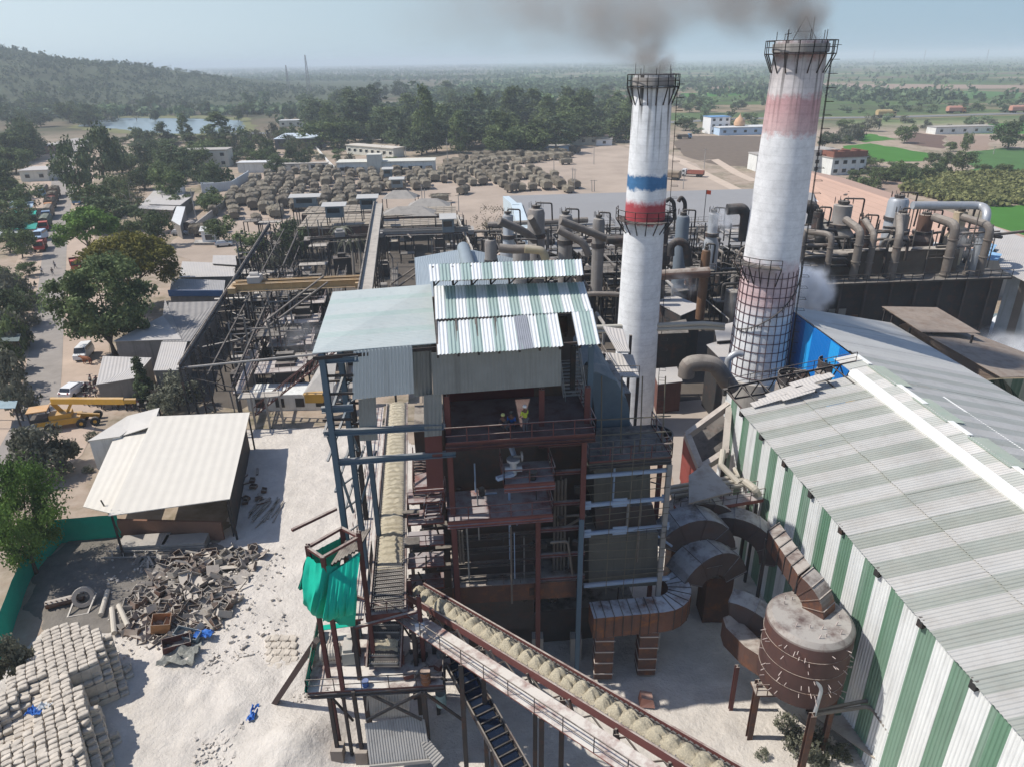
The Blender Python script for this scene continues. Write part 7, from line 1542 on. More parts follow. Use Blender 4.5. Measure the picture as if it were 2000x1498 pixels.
p0,p1,d,s,u,L=conv_frame(C0,C1); cC=thing('chute_conveyor',Vector(((C0.x+C1.x)/2,(C0.y+C1.y)/2,0)),'dark drag conveyor with glossy blue black pans dropping away under the diagonal conveyor','conveyor')
m=MB(); m.hexa([p0-s*.62-u*.2,p0+s*.62-u*.2,p0+s*.62-u*.1,p0-s*.62-u*.1],[p1-s*.62-u*.2,p1+s*.62-u*.2,p1+s*.62-u*.1,p1-s*.62-u*.1]); m.build('bed',soot,cC)
for e in (-1,1): m=MB(); m.bar(p0+s*e*.68,p1+s*e*.68,.08,.4,u); m.build('side_rail',steel_dark,cC)
m=MB(); gl=M('sky_tinted_pan',(.03,.05,.10),.12,.6,var=.2,spec=.8)  # blue base colour paints the sky's reflection onto dark steel pans
n=17
for k in range(n): a=p0.lerp(p1,(k+.1)/n);b=p0.lerp(p1,(k+.78)/n); m.flat(a-s*.5,b-s*.5-u*.05,b+s*.5-u*.05,a+s*.5,.03)
m.build('pan',gl,cC); m=MB()
for k in range(n+1): c=p0.lerp(p1,k/n)+u*.05; m.bar(c-s*.62,c+s*.62,.07,.14,u)
m.build('flight',soot,cC)
for f_ in (.3,.7):
    for e in (-.7,.7): c=p0.lerp(p1,f_)+s*e; m=MB(); m.bar(Vector((c.x,c.y,0)),c,.18); m.build('leg',steel_dark,cC)
# drive platform
dp=thing('drive_platform',P(725,1420,0),'dust covered drive platform on trestles below the wide bagasse conveyor','platform')
pz=6.0; a,b,c,d4=P(600,1352,pz),P(866,1336,pz),P(868,1245,pz),P(624,1232,pz)
m=MB(); m.hexa([q-Vector((0,0,.15)) for q in (a,b,c,d4)],[a,b,c,d4]); m.build('floor',M('white_dust_floor',(.15,.07,.06),.95,dust=1.,dcol=(.62,.58,.52),var=.2),dp)
for pp,qq in ((a,b),(b,c),(d4,a)): m=MB(); m.ibeam(pp-Vector((0,0,.32)),qq-Vector((0,0,.32)),.2,.3); m.build('edge_beam',steel_dark,dp)
m=MB(); m.rail([d4,a,b,c],1.0,1.7,.03); m.build('railing',steel_dark,dp)
netsheet([d4+Vector((-.05,0,.9)),a+Vector((-.05,0,.9))],[d4+Vector((-.05,0,-.1)),a+Vector((-.05,0,-.1))],'green_panel','',parent=dp,seed=4); m=MB(); m.flat(P(622,1232,6.9),P(693,1222,6.9),P(693,1212,6.9),P(624,1222,6.9),.04); m.build('net_top',green_net,dp)
m=MB(); m.flat(P(610,1356,5.4),P(690,1352,5.4),P(690,1350,4.9),P(612,1358,4.8),.03); m.build('green_skirt',green_net,dp)
for (x,y,z0,z1,w_) in ((640,1345,0,6,.22),(690,1348,0,6,.22),(668,1345,0,5.8,.18),(712,1340,0,5.8,.3),(826,1338,0,5.8,.3),(650,1240,0,5.8,.2),(860,1250,0,5.8,.25),(800,1240,0,5.8,.25)):
    t_=P(x,y,z1); m=MB(); m.ibeam(Vector((t_.x,t_.y,z0)),t_,w_,w_); m.build('leg',steel_dark,dp)
for x,y in ((640,1345),(690,1348)): t_=P(x,y,6); m=MB(); m.box((t_.x,t_.y,.55),(.75,.75,1.1)); m.build('footing',M('brown_footing',(.27,.22,.18),.95,dust=.5,var=.2),dp)
m=MB()
for (x0,y0,z0,x1,y1,z1) in ((716,1345,5.7,824,1398,3.4),(824,1345,5.7,716,1400,3.4),(640,1345,5.8,690,1400,2),(828,1345,5.6,905,1400,2.5)): m.bar(P(x0,y0,z0)-B.y*.25,P(x1,y1,z1)-B.y*.25,.14)
m.build('brace',steel_dark,dp)
m=MB(); m.bar(P(618,1250,7.2),P(537,1372,.2),.42,.35); m.build('raking_beam',M('dark_brown_beam',(.07,.045,.04),.8,dust=.3),dp)
m=MB(); q=[P(716,1404,3.2),P(800,1400,3.2),P(800,1342,5.75),P(716,1346,5.75)]; m.sheet(*q,.16,.03); m.build('tin_panel',M('galvanised_sheet',(.36,.35,.33),.6,.25,var=.15,streak=.3,dust=.3),dp)
m=MB(); q=[P(722,1494,1.4),P(842,1482,1.4),P(828,1395,3.3),P(712,1412,3.3)]; m.sheet(*q,.16,.03); q2=[k+Vector((0,0,-1.3)) for k in (q[0],q[1])]; m.bar(q[0]-B.y*.1,q[1]-B.y*.1,.1,.25); m.build('tin_apron',M('galvanised_sheet',(.36,.35,.33)),dp)
m=MB(); q=[P(835,1440,2.2),P(868,1480,1.6),P(848,1500,1.4),P(822,1450,2.2)]; m.sheet(*q,.16,.03); m.build('tin_panel',M('galvanised_sheet',(.36,.35,.33)),dp)
for (x,y,h) in ((703,1325,4.2),(828,1290,5.2),(700,1245,4.6),(808,1230,4.2)):
    t_=P(x,y,6); m=MB(); m.ibeam(t_,t_+Vector((0,0,h)),.24,.24); m.build('post',steel_maroon if x>800 else steel_dark,dp)
m=MB(); m.bar(P(703,1325,6)+Vector((0,0,4)),P(828,1290,6)+Vector((0,0,4)),.16); m.bar(P(700,1245,6)+Vector((0,0,3.6)),P(828,1290,6)+Vector((0,0,3.2)),.12); m.build('cross_beam',steel_maroon,dp)
mt_=thing('electric_motor',P(650,1272,6),'cream ribbed electric motor with its gearbox on the drive platform','motor')
m=MB(); c=P(650,1272,6.65); ax_=B.x; 
m.cyl(c-ax_*.75,c+ax_*.45,.5,n=20)
for k in range(7): q=c-ax_*(.65-k*.17); m.cyl(q-ax_*.03,q+ax_*.03,.54,n=20)
m.cyl(c+ax_*.45,c+ax_*.8,.3,n=14); m.box(c+Vector((0,0,-.5)),(1.4,.8,.25),B.th); m.build('motor_body',M('cream_dusty',(.55,.50,.42),.7,dust=.6,var=.1),mt_)
m=MB(); g_=P(683,1270,6.5); m.box(g_,(.75,1.5,.9),B.th); m.box(g_+Vector((0,-.2,.55)),(.55,.9,.25),B.th); m.cyl(g_+Vector((0,.4,.6)),g_+Vector((0,.4,.85)),.2,n=10); m.build('gearbox',M('grey_green_gear',(.34,.35,.32),.7,dust=.7,var=.15),mt_)
def drum(x,y,z,r_,h,mat,label,name='barrel'):
    c=P(x,y,z); m=MB(); m.lathe((c.x,c.y,z),[(r_*.98,0),(r_,.02),(r_,h*.33),(r_*1.05,h*.34),(r_,h*.36),(r_,h*.66),(r_*1.05,h*.67),(r_,h*.69),(r_,h-.02),(r_*.9,h-.04),(.01,h-.04)],22); return one(m,name,mat,label,'barrel',smooth=True)
drum(832,1332,6,.3,.95,M('rusty_barrel',(.22,.10,.05),.8,rust=.5,dust=.6),'rusty steel barrel standing at the right corner of the drive platform'); drum(714,1338,6,.2,.42,M('blue_pail',(.04,.12,.35),.6,dust=.3),'small blue pail at the front rail of the drive platform','pail')
drum(862,1375,3.6,.32,1.0,M('teal_drum',(.25,.38,.38),.6,dust=.3),'pale teal drum hanging below the platform corner','drum')
crumple(P(843,1242,6.5),1.1,1.0,M('mauve_rag',(.36,.34,.40),.9,var=.25),'bundle of mauve grey cloth beside the platform post','cloth_bundle',11,.7,'cloth')
m=MB(); c=P(820,1222,9.8); m.box(c,(.55,.3,.2),.2); m.bar(c,c-Vector((.1,0,.8)),.05); one(m,'flood_light',white_paint,'white flood light on the maroon post beside the diagonal conveyor','lamp')
for k in range(26):
    x=rg.uniform(790,872);y=rg.uniform(1210,1325); c=P(x,y,6.0); m=MB()
    if k%2: m.box(c+Vector((0,0,.25)),(rg.uniform(.2,.8),rg.uniform(.2,.5),rg.uniform(.2,.6)),rg.uniform(0,2))
    else: m.bar(c+Vector((0,0,.05)),c+Vector((rg.uniform(-1.2,1.2),rg.uniform(-.8,.8),rg.uniform(.05,1.2))),.09)
    one(m,'machine_part',(steel_grey,steel_maroon,soot)[k%3],'small machine part among the clutter right of the slat conveyor','part','clutter on the drive platform')
# green net tower
nt_t=thing('net_tower',B.q(650,1200,-4),'maroon frame tower draped with bright green shade net beside the wide conveyor','tower')
nt_t.location.z=0
px=lambda x,y,v: B.q(x,y,v)
posts=[(600,1075,-4.2),(630,1098,-5.2),(668,1045,-2.6),(700,1050,-3.6)]
for x,y,v in posts: a=px(x,y-12,v); m=MB(); m.ibeam(Vector((a.x,a.y,6 if x>610 else 0)),a,.24,.24); m.build('post',steel_maroon,nt_t)
m=MB(); T_=[px(x,y-8,v) for x,y,v in posts]; zt=sum(p.z for p in T_)/4
for p in T_: p.z=zt
m.bar(T_[0],T_[1],.16);m.bar(T_[1],T_[3],.16);m.bar(T_[0],T_[2],.16);m.bar(T_[2],T_[3],.16); m.bar(px(570,1035,-3.4),px(657,993,-1.6),.16); m.build('top_frame',steel_maroon,nt_t)
m=MB()
for k in range(8): q=T_[1].lerp(T_[3],.2+.1*k)-Vector((0,0,.8)); m.bar(q,q+(T_[2]-T_[1])*.8,.12)
m.build('grating_bars',steel_dark,nt_t)
N1=[T_[0]+Vector((-.1,0,-.5)),T_[1]+Vector((0,-.1,-.5)),T_[1].lerp(T_[3],.45)+Vector((0,-.1,-1.1)),T_[3]+Vector((0,-.1,-.9))]
N2=[px(592,1178,-4.6),px(612,1203,-5.2),px(640,1212,-5.2),px(692,1224,-4.6)]
netsheet(N1,N2,'net','',bulge=.9,parent=nt_t,seed=2)
netsheet([T_[2]+Vector((0,0,-.6)),T_[0]+Vector((-.1,0,-.5))],[px(660,1150,-2.6),px(580,1150,-4.2)],'net','',bulge=-.3,parent=nt_t,seed=8)
netsheet([T_[1]+Vector((.3,-.15,-1.0)),T_[3]+Vector((0,-.2,-1.0))],[px(632,1212,-5.6),px(690,1200,-5.3)],'net_fold','',bulge=1.3,parent=nt_t,seed=12,mat=M('green_net_bright',(.0,.44,.30),.8,var=.1,sc=1))
# ---------------- ducts right of the boiler
def ribs_box(m,pts,w_): pass
def vduct(m,c,w_,d_,z0,z1,mr=None):
    m.hexa([c+Vector((-w_/2,-d_/2,z0-c.z)),c+Vector((w_/2,-d_/2,z0-c.z)),c+Vector((w_/2,d_/2,z0-c.z)),c+Vector((-w_/2,d_/2,z0-c.z))],[c+Vector((-w_/2,-d_/2,z1-c.z)),c+Vector((w_/2,-d_/2,z1-c.z)),c+Vector((w_/2,d_/2,z1-c.z)),c+Vector((-w_/2,d_/2,z1-c.z))])
fd=thing('flue_duct',P(1230,1345,0),'rusty rectangular flue duct with white dust on top standing on two ribbed legs','duct')
zt=B.q(1165,1207,-1.3).z
m=MB(); a,b=B.q(1160,1210,-1.3),B.q(1300,1184,-1.3); a.z=b.z=zt; arcs=[(a,a+B.y*1.6)]
arcs.append((b,b+B.y*1.6)); cc_=b+B.y*2.6
for k in range(1,9): an=R(-90+k*16); e=B.x*math.cos(an)+B.y*math.sin(an); arcs.append((cc_+e*2.6,cc_+e*1.0))
dz=Vector((0,0,1.75))
for (o1,i1),(o2,i2) in zip(arcs[:-1],arcs[1:]): m.hexa([o1-dz,o2-dz,i2-dz,i1-dz],[o1,o2,i2,i1])
m.build('duct_body',M('rusty_duct_panel',(.14,.07,.05),.75,.1,dust=1.,dcol=(.56,.56,.56),rust=.85,rcol=(.30,.11,.03),streak=.4,var=.3),fd,smooth=False)
m=MB()
for k in range(8): q=a.lerp(b,(k+.3)/8); m.bar(q+Vector((0,-.03,.02)),q+Vector((0,-.03,0))-dz,.05); m.bar(q+Vector((0,0,.03)),q+B.y*1.6+Vector((0,0,.03)),.05)
for (o1,i1) in arcs[2:]: m.bar(o1+Vector((0,0,.03)),o1-dz,.05); m.bar(o1+Vector((0,0,.03)),i1+Vector((0,0,.03)),.05)
m.build('stiffener',steel_dark,fd)
for x in (1178,1262):
    c=B.q(x,1262,-.6); m=MB(); vduct(m,c,1.25,1.4,.4,zt-1.74); lg=m.build('duct_leg',rusty,fd); m=MB()
    for z in np.arange(.9,zt-1.8,1.0): vduct(m,Vector((c.x,c.y,z)),1.35,1.5,z,z+.07)
    m.build('flange',M('pale_flange',(.45,.38,.33),.8,dust=.6),lg)
m=MB(); c=P(1262,1375,0); m.hexa([c+Vector((-.5,-.4,.2)),c+Vector((.5,-.5,.2)),c+Vector((.5,.5,.2)),c+Vector((-.5,.4,.2))],[c+Vector((-.4,-.3,.9)),c+Vector((.4,-.3,.7)),c+Vector((.4,.4,.7)),c+Vector((-.4,.4,.9))]); one(m,'duct_stub',M('salmon_stub',(.38,.17,.12),.8,dust=.6),'small salmon red duct stub lying at the foot of the right ribbed leg','duct')
def arcduct(c,h,r0_,r1_,a0,a1,w_,mat,parent=None,name='duct_elbow',label=None,n=12,wdir=None):
    c=Vector(c); wd=(wdir or Vector((-h.y,h.x,0)))*w_; m=MB(); U_=Vector((0,0,1)); prev=None
    for k in range(n+1):
        an=R(a0+(a1-a0)*k/n); e=h*math.cos(an)+U_*math.sin(an); cur=(c+e*r0_,c+e*r1_,c+e*r1_+wd,c+e*r0_+wd)
        if prev:
            p_=prev; m.quad(p_[1],cur[1],cur[2],p_[2]); m.quad(p_[0],p_[3],cur[3],cur[0]); m.quad(p_[0],cur[0],cur[1],p_[1]); m.quad(p_[3],p_[2],cur[2],cur[3])
        else: m.quad(*cur)
        prev=cur
    m.quad(*prev[::-1])
    for k in range(0,n+1,3):
        an=R(a0+(a1-a0)*k/n); e=h*math.cos(an)+U_*math.sin(an); m.bar(c+e*(r1_+.02),c+e*(r1_+.02)+wd,.07); m.bar(c+e*r0_-wd*.01,c+e*r1_-wd*.01,.06)
    if parent is not None: return m.build(name,mat,parent)
    return one(m,name,mat,label,'duct')
greyduct=M('grey_dust_duct',(.10,.075,.07),.8,dust=1.,dcol=(.40,.39,.38),var=.25,rust=.3,streak=.2)
arcduct(P(1430,1262,3.0),(B.x*.8-B.y*.6).normalized(),1.7,3.7,-8,100,1.5,greyduct,label='curved brown duct arching down in front of the cyclone, lowest of the elbows')
arcduct(P(1392,1150,4.5),(B.x*.9+B.y*.3).normalized(),1.2,3.1,10,150,2.2,greyduct,label='broad grey topped duct elbow behind the white dusted flue duct')
arcduct(P(1355,1090,6.0),(B.x*.9+B.y*.1).normalized(),1.4,3.4,5,150,2.0,greyduct,label='dark duct elbow hugging the right side of the boiler')
arcduct(P(1425,1090,4.0),(B.x*.9-B.y*.4).normalized(),2.2,3.8,0,120,1.6,greyduct,label='narrow curved duct strip beneath the pipe bridge')
arcduct(P(1370,1050,5.5),(B.x).normalized(),1.4,3.2,10,140,2.0,greyduct,label='grey duct elbow half hidden under the pipe bridge')
m=MB(); c=P(1325,1100,3); vduct(m,c,1.8,1.8,0,7.5); c=P(1395,1160,2); vduct(m,c,2.0,2.0,0,4.4); 
for q in (m,): pass
one(m,'duct_riser',rusty,'pair of brown duct risers beside the boiler under the elbows','duct')
m=MB(); 
for z0,(x,y) in enumerate(((1355,1105),(1375,1080),(1410,1075),(1380,1110))): q=P(x,y,6.8); m.bar(q,q+Vector((1.2,.3,.02)),.06)
one(m,'duct_stiffener',steel_dark,'thin dark stiffening bars on the grey topped elbow','bar')
# cyclone
cx_=Q(1578,1232,32.5); CX=Vector((cx_.x,32.5,0)); cy_=thing('cyclone_drum',CX,'large maroon dust collector drum with pale dusty lid beside the striped wall','dust collector')
m=MB(); m.lathe(CX,[(.6,3.9),(2.45,5.0),(2.5,5.15),(2.5,9.5),(2.45,9.6),(2.2,9.85),(.01,9.9)],44); m.build('drum',M('maroon_drum',(.085,.045,.04),.65,.1,dust=1.,dcol=(.40,.37,.33),var=.2,streak=.3,rust=.3),cy_,smooth=True)
m=MB()
for z in (6.2,7.4,8.6): m.lathe(CX,[(2.5,z-.03),(2.53,z-.03),(2.53,z+.03),(2.5,z+.03)],44)
m.build('band',rusty,cy_)
m=MB()
for k in range(46): an=rg.uniform(3.0,6.3); z=rg.uniform(5.3,9.4); e=Vector((math.cos(an),math.sin(an),0)); q=CX+e*2.5+Vector((0,0,z)); m.bar(q,q+e*.30+Vector((0,0,rg.uniform(-.15,.15))),.032); m.build('pin',M('pale_pin',(.5,.42,.38),.8),cy_); m=MB()
for k in range(14): an=rg.uniform(0,6.28); q=CX+Vector((math.cos(an)*rg.uniform(.8,2.1),math.sin(an)*rg.uniform(.8,2.1),9.85)); m.bar(q,q+Vector((rg.uniform(-.1,.1),0,.28)),.05); m.build('pin',M('pale_pin',(.5,.42,.38),.8),cy_); m=MB()
for x,y in ((1482,1330),(1588,1395)): q=P(x,y,5.0); m=MB(); m.ibeam(Vector((q.x,q.y,0)),q,.35,.35); m.build('leg',rusty,cy_)
for dx,dy in ((2,1.5),(1.8,-1.2)): m=MB(); q=CX+Vector((dx,dy,5)); m.ibeam(Vector((q.x,q.y,0)),q,.3,.3); m.build('leg',rusty,cy_)
m=MB(); q=P(1492,1345,4.6); m.box(q,(1.3,1.1,.12)); m.rail([q+Vector((-.65,-.55,.05)),q+Vector((.65,-.55,.05))],.9,.7,.03); m.build('access_step',rusty,cy_)
# top inlet: straight box duct then elbow
hd=(B.x*.55-B.y*.84).normalized(); nd=Vector((-hd.y,hd.x,0))
e_c=CX+Vector((-.3,.7,9.6)); arcduct(e_c-hd*1.0,hd,1.1,2.4,0,75,1.35,rusty,cy_,'inlet_elbow',wdir=nd)
m=MB(); q0=e_c-hd*1.0+hd*math.cos(R(75))*1.75+Vector((0,0,math.sin(R(75))*1.75)); q1=P(1498,1052,10.8)
sd_=nd*1.35; m.hexa([q0-Vector((0,0,.65)),q0-Vector((0,0,.65))+sd_,q0+Vector((0,0,.65))+sd_,q0+Vector((0,0,.65))],[q1-Vector((0,0,.65)),q1-Vector((0,0,.65))+sd_,q1+Vector((0,0,.65))+sd_,q1+Vector((0,0,.65))]); m.build('inlet_duct',rusty,cy_)
m=MB()
for k in range(6): a=q1.lerp(q0,k/5); m.bar(a-Vector((0,0,.7))-nd*.04,a+Vector((0,0,.7))-nd*.04,.07); m.bar(a+Vector((0,0,.7)),a+sd_+Vector((0,0,.7)),.07)
m.bar(q1,Vector((q1.x,q1.y,4)),.2); m.build('stiffener',steel_dark,cy_)
td=thing('side_duct',P(1450,1290,0),'dark open trough duct curving from the cyclone towards the lowest elbow','duct')
m=MB(); pa=[P(1500,1290,6.0),P(1455,1262,5.6),P(1418,1225,5.2),P(1412,1205,5.6)]
for p_,q_ in zip(pa[:-1],pa[1:]): m.hexa([p_+Vector((0,0,-1.6)),q_+Vector((0,0,-1.6)),q_+Vector((1.2,.5,-1.6)),p_+Vector((1.2,.5,-1.6))],[p_,q_,q_+Vector((1.2,.5,0)),p_+Vector((1.2,.5,0))])
m.build('trough',rusty,td); m=MB(); q=P(1440,1300,4); m.ibeam(Vector((q.x,q.y,0)),q,.25,.25); m.build('leg',steel_maroon,td)
m=MB(); q=P(1592,1388,5.0); m.tube([q+Vector((0,0,-.3)),q+Vector((.1,0,1.8)),q+Vector((-.3,.2,2.3))],.11,8,.3); one(m,'white_pipe',silver,'short upright pale pipe at the front of the maroon drum','pipe')
for off,lb in ((0,'upper one of two grey pipes running along the foot of the striped wall'),(.45,'lower one of two grey pipes running along the foot of the striped wall')):
    m=MB(); m.tube([P(1592,1388+off*14,4.2),P(1700,1366+off*26,4.2),P(1800,1505+off*26,4.0)],.12,8,.5); one(m,'pipe_line',pipe_dusty,lb,'pipe')
for pts,z,lb in (([(1590,1400),(1700,1395),(1730,1430),(1720,1490)],.8,'large pale steel plate lying at the foot of the striped wall'),([(1560,1395),(1600,1400),(1640,1460),(1600,1440)],.5,'narrow dusty plate leaning beside the drum leg')):
    m=MB(); m.flat(*[P(x,y,z*(1+.3*i)) for i,(x,y) in enumerate(pts)],.06); one(m,'steel_plate',M('dusty_tan_plate',(.30,.24,.19),.85,dust=.8,var=.15),lb,'plate')
for k,(x,y,r_) in enumerate(((1535,1430,26),(1560,1470,28),(1600,1455,24),(1488,1480,14),(1640,1480,20),(1590,1498,30))): place_tree(midF,3,3,x,y,y-r_*1.3,r_,'dusty weed growing in the dust under the maroon drum','weed','weeds under the drum')
# pipe bridge to the hall
br=thing('pipe_bridge',P(1410,990,0),'dusty pipe bridge with a railed walkway from the boiler to the striped wall','bridge')
zb=8.2; a,b=P(1328,1000,zb),P(1492,974,zb); w2=(b-a).normalized(); n2=Vector((-w2.y,w2.x,0))
m=MB(); m.hexa([a-Vector((0,0,.3)),b-Vector((0,0,.3)),b+n2*1.1-Vector((0,0,.3)),a+n2*1.1-Vector((0,0,.3))],[a,b,b+n2*1.1,a+n2*1.1]); m.build('walkway',grat,br)
m=MB(); m.rail([a,b],1,1.2,.03); m.rail([a+n2*1.1,b+n2*1.1],1,1.2,.03); m.build('railing',steel_dark,br)
m=MB(); 
for k in range(3): m.tube([a+n2*(1.6+k*.6)+Vector((0,0,.4)),b+n2*(1.6+k*.6)+Vector((-.6,0,.4)),b+n2*(1.6+k*.6)+Vector((-.6,1.2,.4)) if k==2 else b+n2*(1.7+k*.6)+Vector((-.5,0,.5))],.2,9)
m.tube([b+n2*1.6+Vector((-1.2,0,.5)),P(1408,908,zb+1.2),P(1412,880,zb+1.5)],.25,9); m.tube([P(1455,940,9.4),P(1475,955,9.4),P(1480,965,8.8)],.3,9,.4); m.build('pipe',M('cream_lagged_pipe',(.40,.36,.29),.8,dust=.5,var=.15),br)
for f_ in (.15,.5,.92):
    for e in (0,1.1): q=a.lerp(b,f_)+n2*e; m=MB(); m.ibeam(Vector((q.x,q.y,0)),q-Vector((0,0,.3)),.2,.2); m.build('leg',steel_dark,br)
m=MB(); q=[P(1345,985,10.0),P(1430,962,10.0),P(1380,905,10.0),P(1345,930,10.0)]; m.flat(*q,.12); one(m,'dust_deck',M('tan_deck',(.30,.24,.19),.85,dust=.7,var=.2),'tan dusty steel deck above the pipe bridge','deck')
# maroon rimmed flue opening beside the hall
ob=thing('open_flue',P(1385,990,0),'big inclined flue duct with maroon side and dusty rim next to the striped wall','duct')
rm=M('dusty_rim',(.30,.25,.22),.85,dust=.7,var=.2)
R4=[P(1342,850,9.8),P(1424,790,12),P(1416,885,9.2),P(1368,915,8.6)]
m=MB()
for p_,q_ in zip(R4,R4[1:]+R4[:1]): m.bar(p_,q_,.55,.55)
m.bar(R4[3],P(1430,985,7.5),.9,.5); m.bar(R4[3].lerp(R4[2],.1),P(1420,880,8.5),.5,.5); m.build('rim',rm,ob)
m=MB(); dn_=Vector((.8,2.6,-2.0)); m.poly([p+dn_*.5 for p in R4]); 
m.build('inside',soot,ob)
m=MB(); q=[R4[0]+Vector((-.3,0,-.2)),R4[3]+Vector((-.3,0,-.2))]; m.hexa([q[0]-Vector((0,0,4.2)),q[1]-Vector((0,0,4.2)),q[1]-Vector((-.3,0,4.2)),q[0]-Vector((-.3,0,4.2))],[q[0],q[1],q[1]+Vector((.3,0,0)),q[0]+Vector((.3,0,0))]); m.bar(q[1]-Vector((0,0,2)),P(1400,965,7)-Vector((0,0,1.5)),.3,3); m.build('side_plate',M('maroon_red_plate',(.22,.05,.04),.75,var=.25,streak=.4,dust=.5),ob)
for p_ in (R4[0],R4[3],R4[2]): m=MB(); m.bar(Vector((p_.x,p_.y,0)),p_,.3); m.build('leg',steel_dark,ob)
# ---------------- cane yard steelwork
zr_=9.; G0=P(350,718,zr_);G1=P(527,438,zr_); gd=(G1-G0).normalized(); gn=Vector((gd.y,-gd.x,0)); gl_=(G1-G0).length
gy=thing('gantry_runway',G0.lerp(G1,.5),'long dark crane runway on lattice columns left of the cane mill','gantry'); gy.location.z=0
m=MB(); m.ibeam(G0,G1,.4,.7); m.bar(G0+Vector((0,0,.5)),G1+Vector((0,0,.5)),.12,.12); m.build('runway_beam',steel_dark,gy)
m=MB(); m.ibeam(G0+gn*5.5-Vector((0,0,2)),G1+gn*5.5-Vector((0,0,2)),.2,.3); m.bar(G0+gn*2.8-Vector((0,0,1.2)),G1+gn*2.8-Vector((0,0,1.2)),.16); m.bar(G0+gn*5.5-Vector((0,0,5)),G1+gn*5.5-Vector((0,0,5)),.14); m.build('tie_beam',soot,gy)
nc=13
for k in range(nc):
    c=G0.lerp(G1,k/(nc-1)); m=MB()
    for e in (0,1.1): m.bar(Vector((c.x,c.y,0))+gn*e,c+gn*e*.6,.17)
    for q in range(9): z0=q;z1=q+1; m.bar(Vector((c.x,c.y,z0))+gn*(0 if q%2 else 1.05),Vector((c.x,c.y,z1))+gn*(1.0 if q%2 else 0),.09)
    m.build('lattice_column',soot,gy)
    m=MB(); c5=c+gn*5.5; m.bar(Vector((c5.x,c5.y,0)),Vector((c5.x,c5.y,zr_-2)),.15); m.bar(c-Vector((0,0,1)),c5-Vector((0,0,3)),.1)
    if k<nc-1: n_=G0.lerp(G1,(k+1)/(nc-1)); m.bar(c5-Vector((0,0,2)),n_+gn*5.5-Vector((0,0,5)),.09); m.bar(c-Vector((0,0,4.5)),n_+gn*.5-Vector((0,0,7.5)),.09)
    m.build('inner_column',soot,gy)
m=MB(); m.tube([P(345,720,8.6),P(640,690,8.6)],.14,8); one(m,'overhead_pipe',steel_grey,'thin grey overhead pipe stretching from the gantry end to the boiler house','pipe')
W0=P(712,580,11.0);W1=P(739,398,11.0); wd_=(W1-W0).normalized(); wn=Vector((wd_.y,-wd_.x,0))
wk=thing('walkway_beam',W0.lerp(W1,.5),'long pale walkway beam running up the middle of the cane yard','walkway'); wk.location.z=0
m=MB(); m.hexa([W0-wn*.9-Vector((0,0,.6)),W0+wn*.9-Vector((0,0,.6)),W1+wn*.9-Vector((0,0,.6)),W1-wn*.9-Vector((0,0,.6))],[W0-wn*.9,W0+wn*.9,W1+wn*.9,W1-wn*.9]); m.build('deck_beam',M('pale_dust_beam',(.30,.275,.24),.9,dust=.7,var=.12),wk)
m=MB(); m.bar(W0-wn*.95+Vector((0,0,.25)),W1-wn*.95+Vector((0,0,.25)),.2,.5); m.build('kerb_rail',steel_dark,wk)
for k in range(11):
    c=W0.lerp(W1,k/10); m=MB()
    for e in (-.8,.8): m.bar(Vector((c.x,c.y,0))+wn*e,c+wn*e-Vector((0,0,.6)),.2)
    for q in range(5): m.bar(Vector((c.x,c.y,q*2))+wn*(.8 if q%2 else -.8),Vector((c.x,c.y,q*2+2))+wn*(-.8 if q%2 else .8),.1)
    m.build('column',steel_dark,wk)
G3=P(893,425,9.5);G4=P(932,512,9.5); t3=thing('right_runway',G3.lerp(G4,.5),'dark crane runway with a pale rail at the right side of the cane yard','gantry'); t3.location.z=0
m=MB(); m.ibeam(G3,G4,.4,.6); m.build('runway_beam',steel_dark,t3); m=MB(); m.tube([G3+Vector((0,0,.4)),G4+Vector((0,0,.4))],.2,8); m.build('rail',M('pale_dust_beam',(.30,.275,.24)),t3)
for k in range(8): c=G3.lerp(G4,k/7); m=MB(); m.bar(Vector((c.x,c.y,0)),c+Vector((0,0,1.4)),.2); m.bar(Vector((c.x+1.4,c.y,0)),Vector((c.x+1.4,c.y,10)),.16); m.bar(c-Vector((0,0,3)),Vector((c.x+1.4,c.y,3)),.1); m.build('column',steel_dark,t3)
def bridge_crane(a,b,z,label,mat,w_=.7,h_=1.1,gap=1.8,cab=None):
    a,b=P(*a,z),P(*b,z); t=thing('bridge_crane',a.lerp(b,.5),label,'crane'); d_=(b-a).normalized(); n_=Vector((-d_.y,d_.x,0))
    for e in (0,1): m=MB(); o_=n_*e*gap; m.ibeam(a+o_,b+o_,w_,h_); m.bar(a+o_+Vector((0,0,h_/2+.06)),b+o_+Vector((0,0,h_/2+.06)),.12,.1); m.build('girder',mat,t)
    m=MB(); 
    for k in range(14): c=a.lerp(b,k/13)-n_*.36; m.bar(c-Vector((0,0,h_/2)),c+Vector((0,0,h_/2)),.06)
    m.bar(a-n_*.5-Vector((0,0,.5)),b-n_*.5-Vector((0,0,.5)),.25,.08); m.build('stiffener',mat,t)
    for c in (a,b): m=MB(); m.box(c+n_*gap/2-Vector((0,0,.2)),(1.1,gap+2.2,.8),math.atan2(d_.y,d_.x)); m.build('end_carriage',mat,t)
    m=MB(); c=a.lerp(b,cab or .17)+n_*gap/2+Vector((0,0,h_/2+.5)); m.box(c,(1.8,gap+.6,.9),math.atan2(d_.y,d_.x)); m.cyl(c+Vector((0,0,.6))-d_*.6,c+Vector((0,0,.6))+d_*.6,.4,n=12); m.build('trolley',M('trolley_white',(.45,.42,.38),.7,dust=.4,var=.2) if cab is None else steel_grey,t)
    return t
bridge_crane((455,563),(702,552),10.0,'faded yellow double girder bridge crane spanning the left cane yard bay',craney)
